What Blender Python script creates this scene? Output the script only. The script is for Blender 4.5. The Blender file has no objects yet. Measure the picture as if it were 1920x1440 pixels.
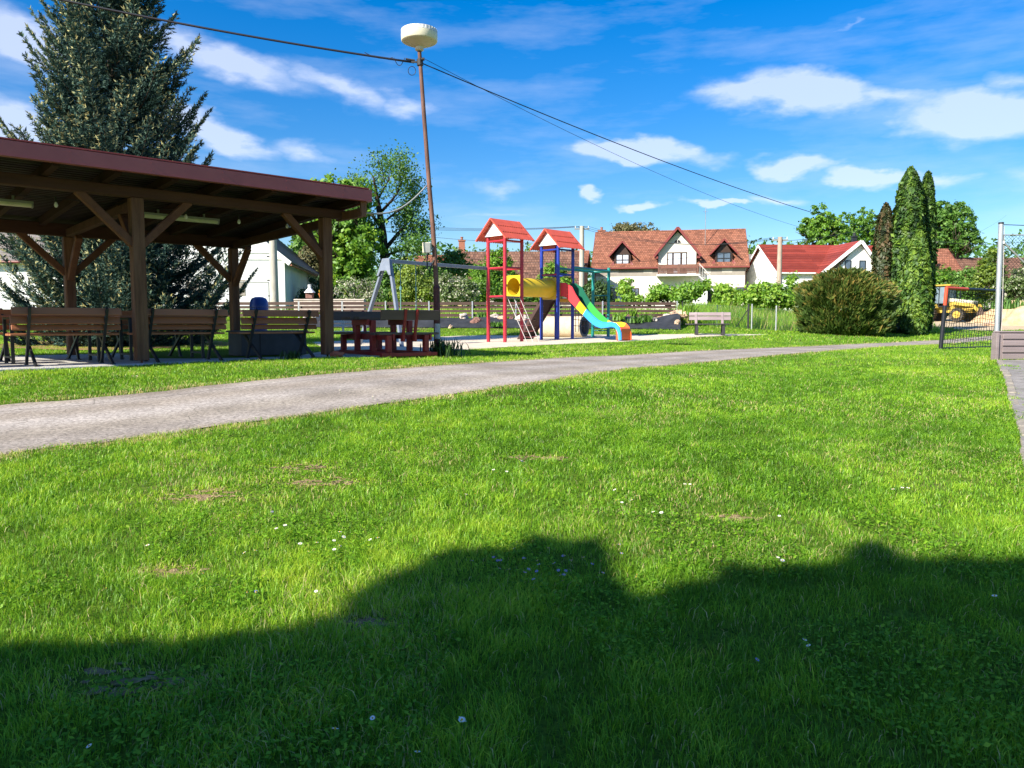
import bpy, math, random
import numpy as np
from mathutils import Vector, Matrix
R = math.radians
C = bpy.context.scene.collection
SC = bpy.context.scene
RNG = np.random.default_rng(7)
random.seed(11)

# ---------------------------------------------------------------- camera
F = 1442.0; CAMZ = 1.4; PITCH = math.atan(0.0785)
cam = bpy.data.cameras.new('camera'); camo = bpy.data.objects.new('camera', cam); C.objects.link(camo)
camo.location = (0, 0, CAMZ)
camo.rotation_euler = (R(90) - PITCH, R(0.0), 0)
cam.sensor_width = 36; cam.lens = 36 * F / 1920; cam.clip_end = 3000; cam.clip_start = 0.05
SC.camera = camo
SC.view_settings.view_transform = 'Standard'; SC.view_settings.look = 'None'
SC.view_settings.exposure = 1.1; SC.view_settings.gamma = 1
SC.cycles.max_bounces = 8; SC.cycles.transparent_max_bounces = 8

# ---------------------------------------------------------------- sun and sky
SUNV = Vector((0.715, 0.70, -math.tan(R(34)))).normalized()       # direction the light travels
sun = bpy.data.lights.new('sun', 'SUN'); sun.energy = 4.7; sun.angle = R(0.53); sun.color = (1.0, 0.94, 0.82)
suno = bpy.data.objects.new('sun', sun); C.objects.link(suno)
suno.rotation_euler = SUNV.to_track_quat('-Z', 'Y').to_euler()
W = bpy.data.worlds.new('World'); SC.world = W; W.use_nodes = True
nt = W.node_tree; N = nt.nodes; L = nt.links; N.clear()
def nd(t, **k):
    n = N.new(t)
    for a, v in k.items(): setattr(n, a, v)
    return n
def mth(op, a, b=None, clamp=False):
    n = nd('ShaderNodeMath', operation=op); n.use_clamp = clamp
    for i, v in enumerate((a, b)):
        if v is None: continue
        if isinstance(v, (int, float)): n.inputs[i].default_value = v
        else: L.new(v, n.inputs[i])
    return n.outputs[0]
sky = nd('ShaderNodeTexSky', sky_type='NISHITA'); sky.sun_disc = False
sky.sun_elevation = R(34); sky.sun_rotation = R(226); sky.altitude = 400; sky.air_density = 1.0; sky.dust_density = 0.6; sky.ozone_density = 2.2
hs = nd('ShaderNodeHueSaturation'); hs.inputs['Saturation'].default_value = 1.52; hs.inputs['Hue'].default_value = .508; hs.inputs['Value'].default_value = 1.0
L.new(sky.outputs[0], hs.inputs['Color'])
tc = nd('ShaderNodeTexCoord'); sep = nd('ShaderNodeSeparateXYZ'); L.new(tc.outputs['Generated'], sep.inputs[0])
az = mth('ARCTAN2', sep.outputs[0], sep.outputs[1])             # 0 straight ahead (+Y), positive to the right
el = mth('ARCSINE', sep.outputs[2])
er = nd('ShaderNodeMapRange', interpolation_type='SMOOTHSTEP'); er.inputs[1].default_value = .06; er.inputs[2].default_value = .42; er.inputs[3].default_value = .90; er.inputs[4].default_value = 1.10
L.new(el, er.inputs[0]); L.new(er.outputs[0], hs.inputs['Value'])
comb = nd('ShaderNodeCombineXYZ'); L.new(az, comb.inputs[0]); L.new(el, comb.inputs[1])
def noise(scale, detail, sx, sy, rough=0.55):
    mp = nd('ShaderNodeMapping'); mp.inputs['Scale'].default_value = (sx, sy, 1); L.new(comb.outputs[0], mp.inputs[0])
    n = nd('ShaderNodeTexNoise'); n.inputs['Scale'].default_value = scale; n.inputs['Detail'].default_value = detail; n.inputs['Roughness'].default_value = rough
    L.new(mp.outputs[0], n.inputs[0]); return n
wn = noise(9, 5, 1, 2.2); sw = nd('ShaderNodeSeparateColor'); L.new(wn.outputs[1], sw.inputs[0])
azw = mth('ADD', az, mth('MULTIPLY', mth('SUBTRACT', sw.outputs[0], 0.5), 0.17))
elw = mth('ADD', el, mth('MULTIPLY', mth('SUBTRACT', sw.outputs[1], 0.5), 0.06))
def skypos(px, py):
    x = (px - 960) / F; v = -(py - 720) / F
    d = Vector((x, math.cos(PITCH) + v * math.sin(PITCH), -math.sin(PITCH) + v * math.cos(PITCH))).normalized()
    return math.atan2(d.x, d.y), math.asin(d.z)
# real clouds of the sky, each an elongated soft bank: centre, half sizes in picture units, tilt, strength
CL = [(1500,170,160,42,8,1.0),(1390,150,90,22,-8,.55),(1830,222,150,46,10,.95),(1660,180,120,24,12,.5),(1195,280,150,24,5,.95),(1110,272,60,26,0,.6),
      (1480,310,110,24,6,.95),(1640,335,90,17,6,.8),(1760,342,70,14,0,.5),(1210,377,52,8,2,.9),(1345,382,62,8,4,.9),(1105,362,36,13,0,.85),(1440,372,80,14,6,.5),
      (40,70,110,44,14,.72),(430,122,190,32,10,.66),(640,165,120,30,12,.55),(760,195,90,24,8,.5),(20,230,90,46,5,.75),(400,255,130,30,14,.78),(560,285,90,22,10,.5),
      (940,352,70,14,4,.35),(1900,160,70,18,0,.4),(1570,62,40,9,-30,.25),(930,400,120,10,0,.3),(760,330,90,16,3,.25),(2150,330,200,40,6,.8),(-300,150,240,60,5,.6),(700,-200,300,60,8,.8),(1500,-260,260,50,4,.7)]
tot = None
for (px, py, a, b, tilt, st) in CL:
    ca, ce = skypos(px, py); t = R(tilt)
    dx = mth('SUBTRACT', azw, ca); dy = mth('SUBTRACT', elw, ce)
    # tilt: clouds descending to the right in the picture
    u = mth('DIVIDE', mth('SUBTRACT', mth('MULTIPLY', dx, math.cos(t)), mth('MULTIPLY', dy, math.sin(t))), a / F * 1.12)
    w = mth('DIVIDE', mth('ADD', mth('MULTIPLY', dx, math.sin(t)), mth('MULTIPLY', dy, math.cos(t))), b / F * 1.12)
    r2 = mth('ADD', mth('MULTIPLY', u, u), mth('MULTIPLY', w, w))
    s = mth('MULTIPLY', mth('SUBTRACT', 1.0, mth('POWER', r2, 0.55), clamp=True), st * 1.35)
    tot = s if tot is None else mth('MAXIMUM', tot, s)
fine = noise(22, 6, 1, 3.0, .6)
tot = mth('MULTIPLY', tot, mth('ADD', mth('MULTIPLY', fine.outputs[0], 0.9), 0.5))
sq = nd('ShaderNodeMapRange', interpolation_type='SMOOTHSTEP'); L.new(tot, sq.inputs[0]); sq.inputs[2].default_value = 1.15; tot = sq.outputs[0]
veil = noise(4.2, 6, 0.7, 3.2, .6)
vm = nd('ShaderNodeMapRange'); vm.inputs[1].default_value = .47; vm.inputs[2].default_value = .8; vm.inputs[4].default_value = .30
L.new(veil.outputs[0], vm.inputs[0])
tot = mth('MAXIMUM', tot, vm.outputs[0], clamp=True)
tot = mth('MINIMUM', tot, 0.55)
mx = nd('ShaderNodeMix', data_type='RGBA'); mx.inputs[7].default_value = (6.0, 6.3, 7.3, 1)
L.new(tot, mx.inputs[0]); L.new(hs.outputs[0], mx.inputs[6])
bg = nd('ShaderNodeBackground'); bg.inputs[1].default_value = 0.084; L.new(mx.outputs[2], bg.inputs[0])
wo = nd('ShaderNodeOutputWorld'); L.new(bg.outputs[0], wo.inputs[0])

# ---------------------------------------------------------------- materials
MATS = {}
def mat(name, col, rough=.7, var=.12, scale=6, bump=0., metal=0., col2=None, stretch=(1, 1, 1), spec=.4, detail=5, bscale=None, coat=0.):
    if name in MATS: return MATS[name]
    m = bpy.data.materials.new(name); m.use_nodes = True; t = m.node_tree; b = t.nodes['Principled BSDF']
    b.inputs['Roughness'].default_value = rough; b.inputs['Metallic'].default_value = metal; b.inputs['Specular IOR Level'].default_value = spec
    if coat: b.inputs['Coat Weight'].default_value = coat
    co = t.nodes.new('ShaderNodeTexCoord'); mp = t.nodes.new('ShaderNodeMapping'); mp.inputs['Scale'].default_value = stretch
    t.links.new(co.outputs['Object'], mp.inputs[0])
    nz = t.nodes.new('ShaderNodeTexNoise'); nz.inputs['Scale'].default_value = scale; nz.inputs['Detail'].default_value = detail; nz.inputs['Roughness'].default_value = .62
    t.links.new(mp.outputs[0], nz.inputs[0])
    rp = t.nodes.new('ShaderNodeValToRGB'); rp.color_ramp.elements[0].position = .3; rp.color_ramp.elements[1].position = .72
    c2 = col2 or tuple(min(1, c * (1 + var)) for c in col)
    c1 = tuple(c * (1 - var) for c in col) if col2 is None else col
    rp.color_ramp.elements[0].color = (*c1, 1); rp.color_ramp.elements[1].color = (*c2, 1)
    t.links.new(nz.outputs[0], rp.inputs[0]); t.links.new(rp.outputs[0], b.inputs['Base Color'])
    if bump:
        bn = t.nodes.new('ShaderNodeTexNoise'); bn.inputs['Scale'].default_value = bscale or scale * 4; bn.inputs['Detail'].default_value = 6
        t.links.new(mp.outputs[0], bn.inputs[0])
        bp = t.nodes.new('ShaderNodeBump'); bp.inputs['Strength'].default_value = bump; bp.inputs['Distance'].default_value = .02
        t.links.new(bn.outputs[0], bp.inputs['Height']); t.links.new(bp.outputs[0], b.inputs['Normal'])
    MATS[name] = m; return m
def leafmat(name, ramp, trans=.35, rough=.55, gloss=.04, attr='tint'):
    """ramp: list of (pos, rgb); colour of each leaf or blade by its own tint value"""
    if name in MATS: return MATS[name]
    m = bpy.data.materials.new(name); m.use_nodes = True; t = m.node_tree; t.nodes.clear()
    at_ = t.nodes.new('ShaderNodeAttribute'); at_.attribute_name = attr
    rp = t.nodes.new('ShaderNodeValToRGB')
    while len(rp.color_ramp.elements) < len(ramp): rp.color_ramp.elements.new(.5)
    for e, (p, c) in zip(rp.color_ramp.elements, ramp): e.position = p; e.color = (*c, 1)
    t.links.new(at_.outputs['Fac'], rp.inputs[0])
    d = t.nodes.new('ShaderNodeBsdfDiffuse'); tr = t.nodes.new('ShaderNodeBsdfTranslucent'); g = t.nodes.new('ShaderNodeBsdfGlossy'); g.inputs['Roughness'].default_value = rough
    g.inputs['Color'].default_value = (.8, .85, .8, 1)
    hsn = t.nodes.new('ShaderNodeHueSaturation'); hsn.inputs['Hue'].default_value = .485; hsn.inputs['Value'].default_value = 1.25
    t.links.new(rp.outputs[0], hsn.inputs['Color'])
    t.links.new(rp.outputs[0], d.inputs[0]); t.links.new(hsn.outputs[0], tr.inputs[0])
    m1 = t.nodes.new('ShaderNodeMixShader'); m1.inputs[0].default_value = trans; t.links.new(d.outputs[0], m1.inputs[1]); t.links.new(tr.outputs[0], m1.inputs[2])
    m2 = t.nodes.new('ShaderNodeMixShader'); m2.inputs[0].default_value = gloss; t.links.new(m1.outputs[0], m2.inputs[1]); t.links.new(g.outputs[0], m2.inputs[2])
    o = t.nodes.new('ShaderNodeOutputMaterial'); t.links.new(m2.outputs[0], o.inputs[0])
    MATS[name] = m; return m

# ---------------------------------------------------------------- geometry helpers
def at(px, py, Y):
    x = (px - 960) / F; v = -(py - 720) / F
    d = Vector((x, math.cos(PITCH) + v * math.sin(PITCH), -math.sin(PITCH) + v * math.cos(PITCH)))
    return Vector((0, 0, CAMZ)) + d * (Y / d.y)
def tag(o, label=None, cat=None, group=None, kind=None):
    if label: o['label'] = label
    if cat: o['category'] = cat
    if group: o['group'] = group
    if kind: o['kind'] = kind
    return o
def thing(name, label, cat, loc=(0, 0, 0), rz=0., group=None):
    o = bpy.data.objects.new(name, None); C.objects.link(o); o.location = loc; o.rotation_euler = (0, 0, rz); o.empty_display_size = .3
    o['_m'] = 1; del o['_m']
    return tag(o, label, cat, group)
def wmat(o):
    m = Matrix.Translation(o.location) @ o.rotation_euler.to_matrix().to_4x4()
    return (wmat(o.parent) @ m) if o.parent else m
class MB:
    def __init__(s): s.v = []; s.f = []; s.m = []; s.cur = 0
    def add(s, vs, fs):
        n = len(s.v); s.v += [tuple(p) for p in vs]; s.f += [tuple(i + n for i in f) for f in fs]; s.m += [s.cur] * len(fs); return s
    def box(s, c, size, rot=None):
        h = Vector(size) / 2; c = Vector(c)
        vs = [Vector((x * h.x, y * h.y, z * h.z)) for x in (-1, 1) for y in (-1, 1) for z in (-1, 1)]
        if rot is not None: vs = [rot @ p for p in vs]
        return s.add([c + p for p in vs], [(0, 1, 3, 2), (4, 6, 7, 5), (0, 4, 5, 1), (2, 3, 7, 6), (0, 2, 6, 4), (1, 5, 7, 3)])
    def beam(s, a, b, w, h, up=(0, 0, 1)):
        """bar from a to b; w = size across, h = size along up"""
        a, b = Vector(a), Vector(b); d = b - a; ln = d.length; x = d.normalized(); z = Vector(up)
        z = (z - x * z.dot(x)); 
        if z.length < 1e-5: z = Vector((0, 1, 0)) - x * x.y
        z.normalize(); y = z.cross(x); rot = Matrix((x, y, z)).transposed()
        return s.box((a + b) / 2, (ln, w, h), rot)
    def cyl(s, a, b, r0, r1=None, n=12, caps=True):
        r1 = r0 if r1 is None else r1; a, b = Vector(a), Vector(b); d = (b - a).normalized()
        u = d.orthogonal().normalized(); w = d.cross(u)
        vs = []
        for p, r in ((a, r0), (b, r1)):
            for i in range(n):
                t = 2 * math.pi * i / n; vs.append(p + u * (r * math.cos(t)) + w * (r * math.sin(t)))
        fs = [(i, (i + 1) % n, n + (i + 1) % n, n + i) for i in range(n)]
        if caps: fs += [tuple(range(n - 1, -1, -1)), tuple(range(n, 2 * n))]
        return s.add(vs, fs)
    def tube(s, pts, r, n=8, close=True):
        pts = [Vector(p) for p in pts]; rs = r if isinstance(r, (list, tuple)) else [r] * len(pts)
        vs = []; u = None
        for i, p in enumerate(pts):
            d = (pts[min(i + 1, len(pts) - 1)] - pts[max(i - 1, 0)]).normalized()
            u = d.orthogonal().normalized() if u is None else (u - d * u.dot(d)).normalized()
            w = d.cross(u)
            for k in range(n):
                t = 2 * math.pi * k / n; vs.append(p + u * (rs[i] * math.cos(t)) + w * (rs[i] * math.sin(t)))
        fs = []
        for i in range(len(pts) - 1):
            for k in range(n):
                fs.append((i * n + k, i * n + (k + 1) % n, (i + 1) * n + (k + 1) % n, (i + 1) * n + k))
        if close: fs += [tuple(range(n - 1, -1, -1)), tuple(range((len(pts) - 1) * n, len(pts) * n))]
        return s.add(vs, fs)
    def lathe(s, prof, c=(0, 0, 0), n=24):
        c = Vector(c); vs = []
        for r, z in prof:
            for k in range(n):
                t = 2 * math.pi * k / n; vs.append(c + Vector((r * math.cos(t), r * math.sin(t), z)))
        fs = [(i * n + k, i * n + (k + 1) % n, (i + 1) * n + (k + 1) % n, (i + 1) * n + k) for i in range(len(prof) - 1) for k in range(n)]
        fs += [tuple(range(n - 1, -1, -1)), tuple(range((len(prof) - 1) * n, len(prof) * n))]
        return s.add(vs, fs)
    def prism(s, poly, d):
        """closed polygon (3D points) extruded by vector d"""
        n = len(poly); d = Vector(d); vs = [Vector(p) for p in poly] + [Vector(p) + d for p in poly]
        fs = [tuple(range(n - 1, -1, -1)), tuple(range(n, 2 * n))] + [(i, (i + 1) % n, n + (i + 1) % n, n + i) for i in range(n)]
        return s.add(vs, fs)
    def build(s, name, mats, parent=None, world=False, smooth=False, bevel=0., kind=None):
        me = bpy.data.meshes.new(name); vs = s.v
        if world and parent is not None:
            inv = wmat(parent).inverted(); vs = [tuple(inv @ Vector(p)) for p in vs]
        me.from_pydata(vs, [], s.f)
        for m in (mats if isinstance(mats, (list, tuple)) else [mats]): me.materials.append(m)
        if any(s.m): me.polygons.foreach_set('material_index', s.m)
        import bmesh
        bm = bmesh.new(); bm.from_mesh(me)
        if len(bm.faces) < 60000: bmesh.ops.recalc_face_normals(bm, faces=bm.faces)
        bm.to_mesh(me); bm.free()
        if smooth: me.shade_smooth()
        me.update()
        o = bpy.data.objects.new(name, me); C.objects.link(o)
        if parent is not None: o.parent = parent
        if bevel:
            md = o.modifiers.new('bevel', 'BEVEL'); md.width = bevel; md.segments = 1; md.limit_method = 'ANGLE'
        if smooth and smooth != 'all':
            try: me.set_sharp_from_angle(angle=R(38))
            except Exception: pass
        if kind: o['kind'] = kind
        return o
def npmesh(name, V, faces, m, parent=None, tint=None, smooth=False):
    """V (n,3) array; faces list of (k,m) int arrays of equal-sized polygons; tint per vertex"""
    me = bpy.data.meshes.new(name)
    V = np.asarray(V, dtype=np.float32); me.vertices.add(len(V)); me.vertices.foreach_set('co', V.ravel())
    idx = np.concatenate([f.ravel() for f in faces]).astype(np.int32)
    cnt = np.concatenate([np.full(len(f), f.shape[1], dtype=np.int32) for f in faces])
    st = np.concatenate([[0], np.cumsum(cnt)[:-1]]).astype(np.int32)
    me.loops.add(len(idx)); me.loops.foreach_set('vertex_index', idx)
    me.polygons.add(len(cnt)); me.polygons.foreach_set('loop_start', st); me.polygons.foreach_set('loop_total', cnt)
    if smooth: me.polygons.foreach_set('use_smooth', np.ones(len(cnt), dtype=bool))
    me.update(calc_edges=True)
    if tint is not None:
        a = me.attributes.new('tint', 'FLOAT', 'POINT'); a.data.foreach_set('value', np.asarray(tint, dtype=np.float32))
    me.materials.append(m)
    o = bpy.data.objects.new(name, me); C.objects.link(o)
    if parent is not None: o.parent = parent
    return o
def copy_tree(o, parent=None):
    c = o.copy(); C.objects.link(c); c.parent = parent
    for ch in o.children: copy_tree(ch, c)
    return c
_g = np.random.default_rng(3).random((256, 256))
def vnoise(x, y, s):
    x = np.asarray(x) / s + 57.3; y = np.asarray(y) / s + 91.7
    xi = np.floor(x).astype(int); yi = np.floor(y).astype(int); fx = x - xi; fy = y - yi
    fx = fx * fx * (3 - 2 * fx); fy = fy * fy * (3 - 2 * fy)
    g = lambda a, b: _g[a % 256, b % 256]
    return (g(xi, yi) * (1 - fx) + g(xi + 1, yi) * fx) * (1 - fy) + (g(xi, yi + 1) * (1 - fx) + g(xi + 1, yi + 1) * fx) * fy

# ---------------------------------------------------------------- terrain
def _cp(px, py, Y): p = at(px, py, Y); return (p.x, p.y, p.z)
CP = [(0, 0, 0), (-5, 0, .05), (5, 0, -.02), (0, -5, 0), (-8, -6, .05), (8, -6, 0), (0, 5, .27), (-4, 6, .36), (3.5, 5, .22), (0, 8, .5), (6, 9, .4),
      _cp(0, 855, 6), _cp(0, 762, 8), _cp(880, 740, 8.9), _cp(1190, 690, 13.2), _cp(1755, 646, 26), _cp(1755, 638.5, 31.5), _cp(1600, 655, 21.5), _cp(1850, 636, 30), _cp(1000, 675, 15.5), _cp(1400, 655, 21),
      (-5.88, 12.2, .76), (-3.23, 14.2, .77), (-8.7, 15.2, .77), (-6, 17.2, .79), (-9, 9.5, .72), (-14, 16, .8), (-11, 21, .85), (-5, 22, .8), _cp(1920, 872, 6),
      _cp(917, 642, 24), _cp(1160, 641, 23), _cp(1325, 629, 28.5), _cp(860, 630, 31), _cp(700, 628, 30), _cp(1100, 617, 33), _cp(860, 617, 33.5), _cp(600, 617, 33.5),
      _cp(600, 598, 36.5), _cp(1250, 599, 36.5), _cp(900, 598, 36.5), _cp(1590, 629, 33), _cp(1450, 621, 34), _cp(1763, 655, 20.5), _cp(1870, 675, 15.5), _cp(1850, 622, 38), _cp(1760, 604, 57), _cp(1850, 612, 44),
      (-14, 36, 1.5), (-14, 48, 2.0), (0, 50, 2.0), (10, 50, 1.9), (-20, 75, 3.0), (0, 78, 2.9), (18, 80, 2.8), (40, 75, 2.6), (60, 50, 1.5), (40, 30, 1.0), (30, 10, .5),
      (-40, 20, 1.0), (-60, 60, 2.5), (-80, 140, 4.5), (0, 140, 4.5), (80, 140, 4.0), (0, 300, 6), (-200, 300, 6), (200, 300, 5), (-200, 0, 1), (200, 0, 1), (0, -60, 0), (-150, -100, 0), (150, -100, 0)]
CP = np.array(CP)
def _ph(r): return np.where(r > 0, r * r * np.log(np.maximum(r, 1e-9)), 0)
_S = 10.
_q = CP[:, :2] / _S; _n = len(CP)
_K = _ph(np.linalg.norm(_q[:, None] - _q[None], axis=2)) + np.eye(_n) * .02
_P = np.hstack([np.ones((_n, 1)), _q]); _A = np.block([[_K, _P], [_P.T, np.zeros((3, 3))]])
_w = np.linalg.solve(_A, np.concatenate([CP[:, 2], np.zeros(3)]))
def gza(x, y):
    x = np.asarray(x, dtype=float).ravel(); y = np.asarray(y, dtype=float).ravel(); out = np.empty(len(x))
    for i in range(0, len(x), 20000):
        q = np.stack([x[i:i+20000], y[i:i+20000]], 1) / _S
        k = _ph(np.sqrt(((q[:, None] - _q[None]) ** 2).sum(2)))
        out[i:i+20000] = k @ _w[:_n] + _w[_n] + q @ _w[_n+1:]
    return out
def gz(x, y): return float(gza([x], [y])[0])
def gnd(px, py):
    """where the ray through a picture point meets the ground"""
    o = np.array([0, 0, CAMZ]); Ys = np.geomspace(1.0, 120, 900)
    x = (px - 960) / F; v = -(py - 720) / F
    d = np.array([x, math.cos(PITCH) + v * math.sin(PITCH), -math.sin(PITCH) + v * math.cos(PITCH)])
    P = o + np.outer(Ys / d[1], d); h = P[:, 2] - gza(P[:, 0], P[:, 1])
    k = np.argmax(h < 0) if (h < 0).any() else len(Ys) - 1
    a, b = P[k-1], P[k]; t = h[k-1] / (h[k-1] - h[k] + 1e-12)
    p = a + (b - a) * min(1, max(0, t)); return Vector((p[0], p[1], gz(p[0], p[1])))
def base(px, Y, dz=0.): 
    x = (px - 960) / F * Y
    return Vector((x, Y, gz(x, Y) + dz))
def inpoly(x, y, poly):
    x = np.asarray(x); y = np.asarray(y); r = np.zeros(x.shape, bool); n = len(poly)
    for i in range(n):
        (x1, y1), (x2, y2) = poly[i][:2], poly[(i + 1) % n][:2]
        c = ((y1 > y) != (y2 > y)) & (x < (x2 - x1) * (y - y1) / ((y2 - y1) or 1e-9) + x1); r ^= c
    return r
# ================================================================ ground, road, paving, sand, grass
ROAD_N = [(-260, 925), (0, 856), (250, 824), (500, 788), (700, 762), (880, 736), (1050, 711), (1190, 692), (1400, 672), (1600, 655), (1755, 646), (1860, 638.5), (1960, 632)]
ROAD_F = [(-260, 800), (0, 762), (250, 740), (500, 713), (760, 691), (880, 683), (1050, 672), (1190, 666), (1400, 655), (1600, 646), (1755, 638.5), (1860, 630), (1960, 624)]
def poly_px(pts): return [gnd(*p) for p in pts]
RN = poly_px(ROAD_N); RF = poly_px(ROAD_F)
def jag(p, amp, seed):
    a = vnoise([p.x + seed], [p.y], .35)[0] - .5; b = vnoise([p.x + seed], [p.y], 1.3)[0] - .5
    return amp * (a + b)
def strip(name, A, B, m, dz, cross=10, along=14, jitter=.12, kind='structure'):
    """sheet between two boundary lines of equal length, laid on the ground"""
    def dens(P):
        out = []
        for i in range(len(P) - 1):
            for k in range(along):
                t = k / along; p0 = P[max(i-1, 0)]; p1 = P[i]; p2 = P[i+1]; p3 = P[min(i+2, len(P)-1)]
                q = .5 * ((2*p1) + (p2 - p0)*t + (2*p0 - 5*p1 + 4*p2 - p3)*t*t + (3*p1 - p0 - 3*p2 + p3)*t*t*t); out.append(q)
        out.append(P[-1]); return out
    A, B = dens(A), dens(B); V = []
    for i, (a, b) in enumerate(zip(A, B)):
        d = (b - a).normalized(); a = a + d * jag(a, jitter, 3); b = b + d * jag(b, jitter, 9)
        for k in range(cross + 1):
            V.append(a.lerp(b, k / cross))
    V = np.array([tuple(v) for v in V]); V[:, 2] = gza(V[:, 0], V[:, 1]) + dz
    c = cross + 1; F_ = np.array([(i*c+k, i*c+k+1, (i+1)*c+k+1, (i+1)*c+k) for i in range(len(A)-1) for k in range(cross)])
    o = npmesh(name, V, [F_], m, smooth=True, tint=np.tile(np.arange(cross + 1) / cross, len(A))); o['kind'] = kind
    return o, [tuple(p) for p in A] + [tuple(p) for p in B[::-1]]

def add_nodes(m, fn): t = m.node_tree; fn(t, t.nodes['Principled BSDF']); return m
# asphalt: fine aggregate speckle, warm dusty grey, wheel-track tone and a long crack line
mA = bpy.data.materials.new('old_asphalt'); mA.use_nodes = True
def _asph(t, b):
    n = t.nodes; l = t.links
    co = n.new('ShaderNodeTexCoord')
    v = n.new('ShaderNodeTexNoise'); v.inputs['Scale'].default_value = 30; v.inputs['Detail'].default_value = 8; v.inputs['Roughness'].default_value = .8; l.new(co.outputs['Object'], v.inputs[0])
    r = n.new('ShaderNodeValToRGB'); r.color_ramp.elements[0].position = .34; r.color_ramp.elements[0].color = (.15, .137, .125, 1); r.color_ramp.elements[1].position = .64; r.color_ramp.elements[1].color = (.66, .60, .54, 1)
    l.new(v.outputs[0], r.inputs[0])
    w = n.new('ShaderNodeTexNoise'); w.inputs['Scale'].default_value = 1.1; w.inputs['Detail'].default_value = 5; l.new(co.outputs['Object'], w.inputs[0])
    r2 = n.new('ShaderNodeValToRGB'); r2.color_ramp.elements[0].position = .35; r2.color_ramp.elements[0].color = (.66, .64, .61, 1); r2.color_ramp.elements[1].position = .65; r2.color_ramp.elements[1].color = (1, .98, .95, 1)
    l.new(w.outputs[0], r2.inputs[0])
    mx = n.new('ShaderNodeMix'); mx.data_type = 'RGBA'; mx.blend_type = 'MULTIPLY'; mx.inputs[0].default_value = 1; l.new(r.outputs[0], mx.inputs[6]); l.new(r2.outputs[0], mx.inputs[7])
    # thin cracks
    vo = n.new('ShaderNodeTexVoronoi'); vo.feature = 'DISTANCE_TO_EDGE'; vo.inputs['Scale'].default_value = .38
    wn = n.new('ShaderNodeTexNoise'); wn.inputs['Scale'].default_value = 2.5; l.new(co.outputs['Object'], wn.inputs[0])
    mm = n.new('ShaderNodeMix'); mm.data_type = 'VECTOR'; mm.inputs[0].default_value = .25; l.new(co.outputs['Object'], mm.inputs[4]); l.new(wn.outputs[1], mm.inputs[5]); l.new(mm.outputs[1], vo.inputs[0])
    cr = n.new('ShaderNodeMath'); cr.operation = 'LESS_THAN'; cr.inputs[1].default_value = .0012; l.new(vo.outputs[0], cr.inputs[0])
    m3 = n.new('ShaderNodeMix'); m3.data_type = 'RGBA'; l.new(cr.outputs[0], m3.inputs[0]); l.new(mx.outputs[2], m3.inputs[6]); m3.inputs[7].default_value = (.22, .20, .17, 1)
    # worn wheel tracks and one long joint crack, both running along the road
    at_ = n.new('ShaderNodeAttribute'); at_.attribute_name = 'tint'
    w2 = n.new('ShaderNodeTexNoise'); w2.inputs['Scale'].default_value = .8; w2.inputs['Detail'].default_value = 6; l.new(co.outputs['Object'], w2.inputs[0])
    def M(op, a, b_=None):
        q = n.new('ShaderNodeMath'); q.operation = op
        for i, x in enumerate((a, b_)):
            if x is None: continue
            if isinstance(x, (int, float)): q.inputs[i].default_value = x
            else: l.new(x, q.inputs[i])
        return q.outputs[0]
    u = M('ADD', at_.outputs['Fac'], M('MULTIPLY', M('SUBTRACT', w2.outputs[0], .5), .10))
    tr = n.new('ShaderNodeValToRGB'); tr.color_ramp.interpolation = 'EASE'; el_ = tr.color_ramp.elements
    for k_ in range(5): el_.new(.5)
    for e_, (p_, c_) in zip(el_, ((0, (.86, .81, .73)), (.12, (.97, .95, .95)), (.30, (.85, .82, .77)), (.50, (1, .99, 1)), (.70, (.84, .80, .75)), (.86, (1, .98, .98)), (1, (.84, .79, .71)))): e_.position = p_; e_.color = (*c_, 1)
    l.new(u, tr.inputs[0]); m4 = n.new('ShaderNodeMix'); m4.data_type = 'RGBA'; m4.blend_type = 'MULTIPLY'; m4.inputs[0].default_value = 1; l.new(m3.outputs[2], m4.inputs[6]); l.new(tr.outputs[0], m4.inputs[7])
    w3 = n.new('ShaderNodeTexNoise'); w3.inputs['Scale'].default_value = 3; w3.inputs['Detail'].default_value = 4; l.new(co.outputs['Object'], w3.inputs[0])
    ck = M('LESS_THAN', M('ABSOLUTE', M('SUBTRACT', M('ADD', at_.outputs['Fac'], M('MULTIPLY', M('SUBTRACT', w3.outputs[0], .5), .022)), .83)), .0042)
    m5 = n.new('ShaderNodeMix'); m5.data_type = 'RGBA'; l.new(M('MULTIPLY', ck, .75), m5.inputs[0]); l.new(m4.outputs[2], m5.inputs[6]); m5.inputs[7].default_value = (.10, .085, .07, 1)
    l.new(m5.outputs[2], b.inputs['Base Color']); b.inputs['Roughness'].default_value = .95; b.inputs['Specular IOR Level'].default_value = .15
    bp = n.new('ShaderNodeBump'); bp.inputs['Strength'].default_value = .5; bp.inputs['Distance'].default_value = .01; l.new(v.outputs[0], bp.inputs['Height']); l.new(bp.outputs[0], b.inputs['Normal'])
add_nodes(mA, _asph)
road, ROADP = strip('road', RN, RF, mA, .012)

# sand of the playground
SN = poly_px([(640, 668), (730, 664), (860, 657), (1000, 648.5), (1160, 641.5), (1290, 634), (1400, 629.5), (1440, 628)])
SF = poly_px([(585, 642), (720, 636), (860, 630.5), (1000, 629), (1130, 628), (1240, 627.5), (1400, 627), (1440, 627)])
mS = mat('pale_sand', (.52, .43, .32), .95, col2=(.74, .66, .52), scale=3.5, bump=.6, bscale=40, spec=.1, detail=9)
sand, SANDP = strip('sand', SN, SF, mS, .01, jitter=.25)
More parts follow.
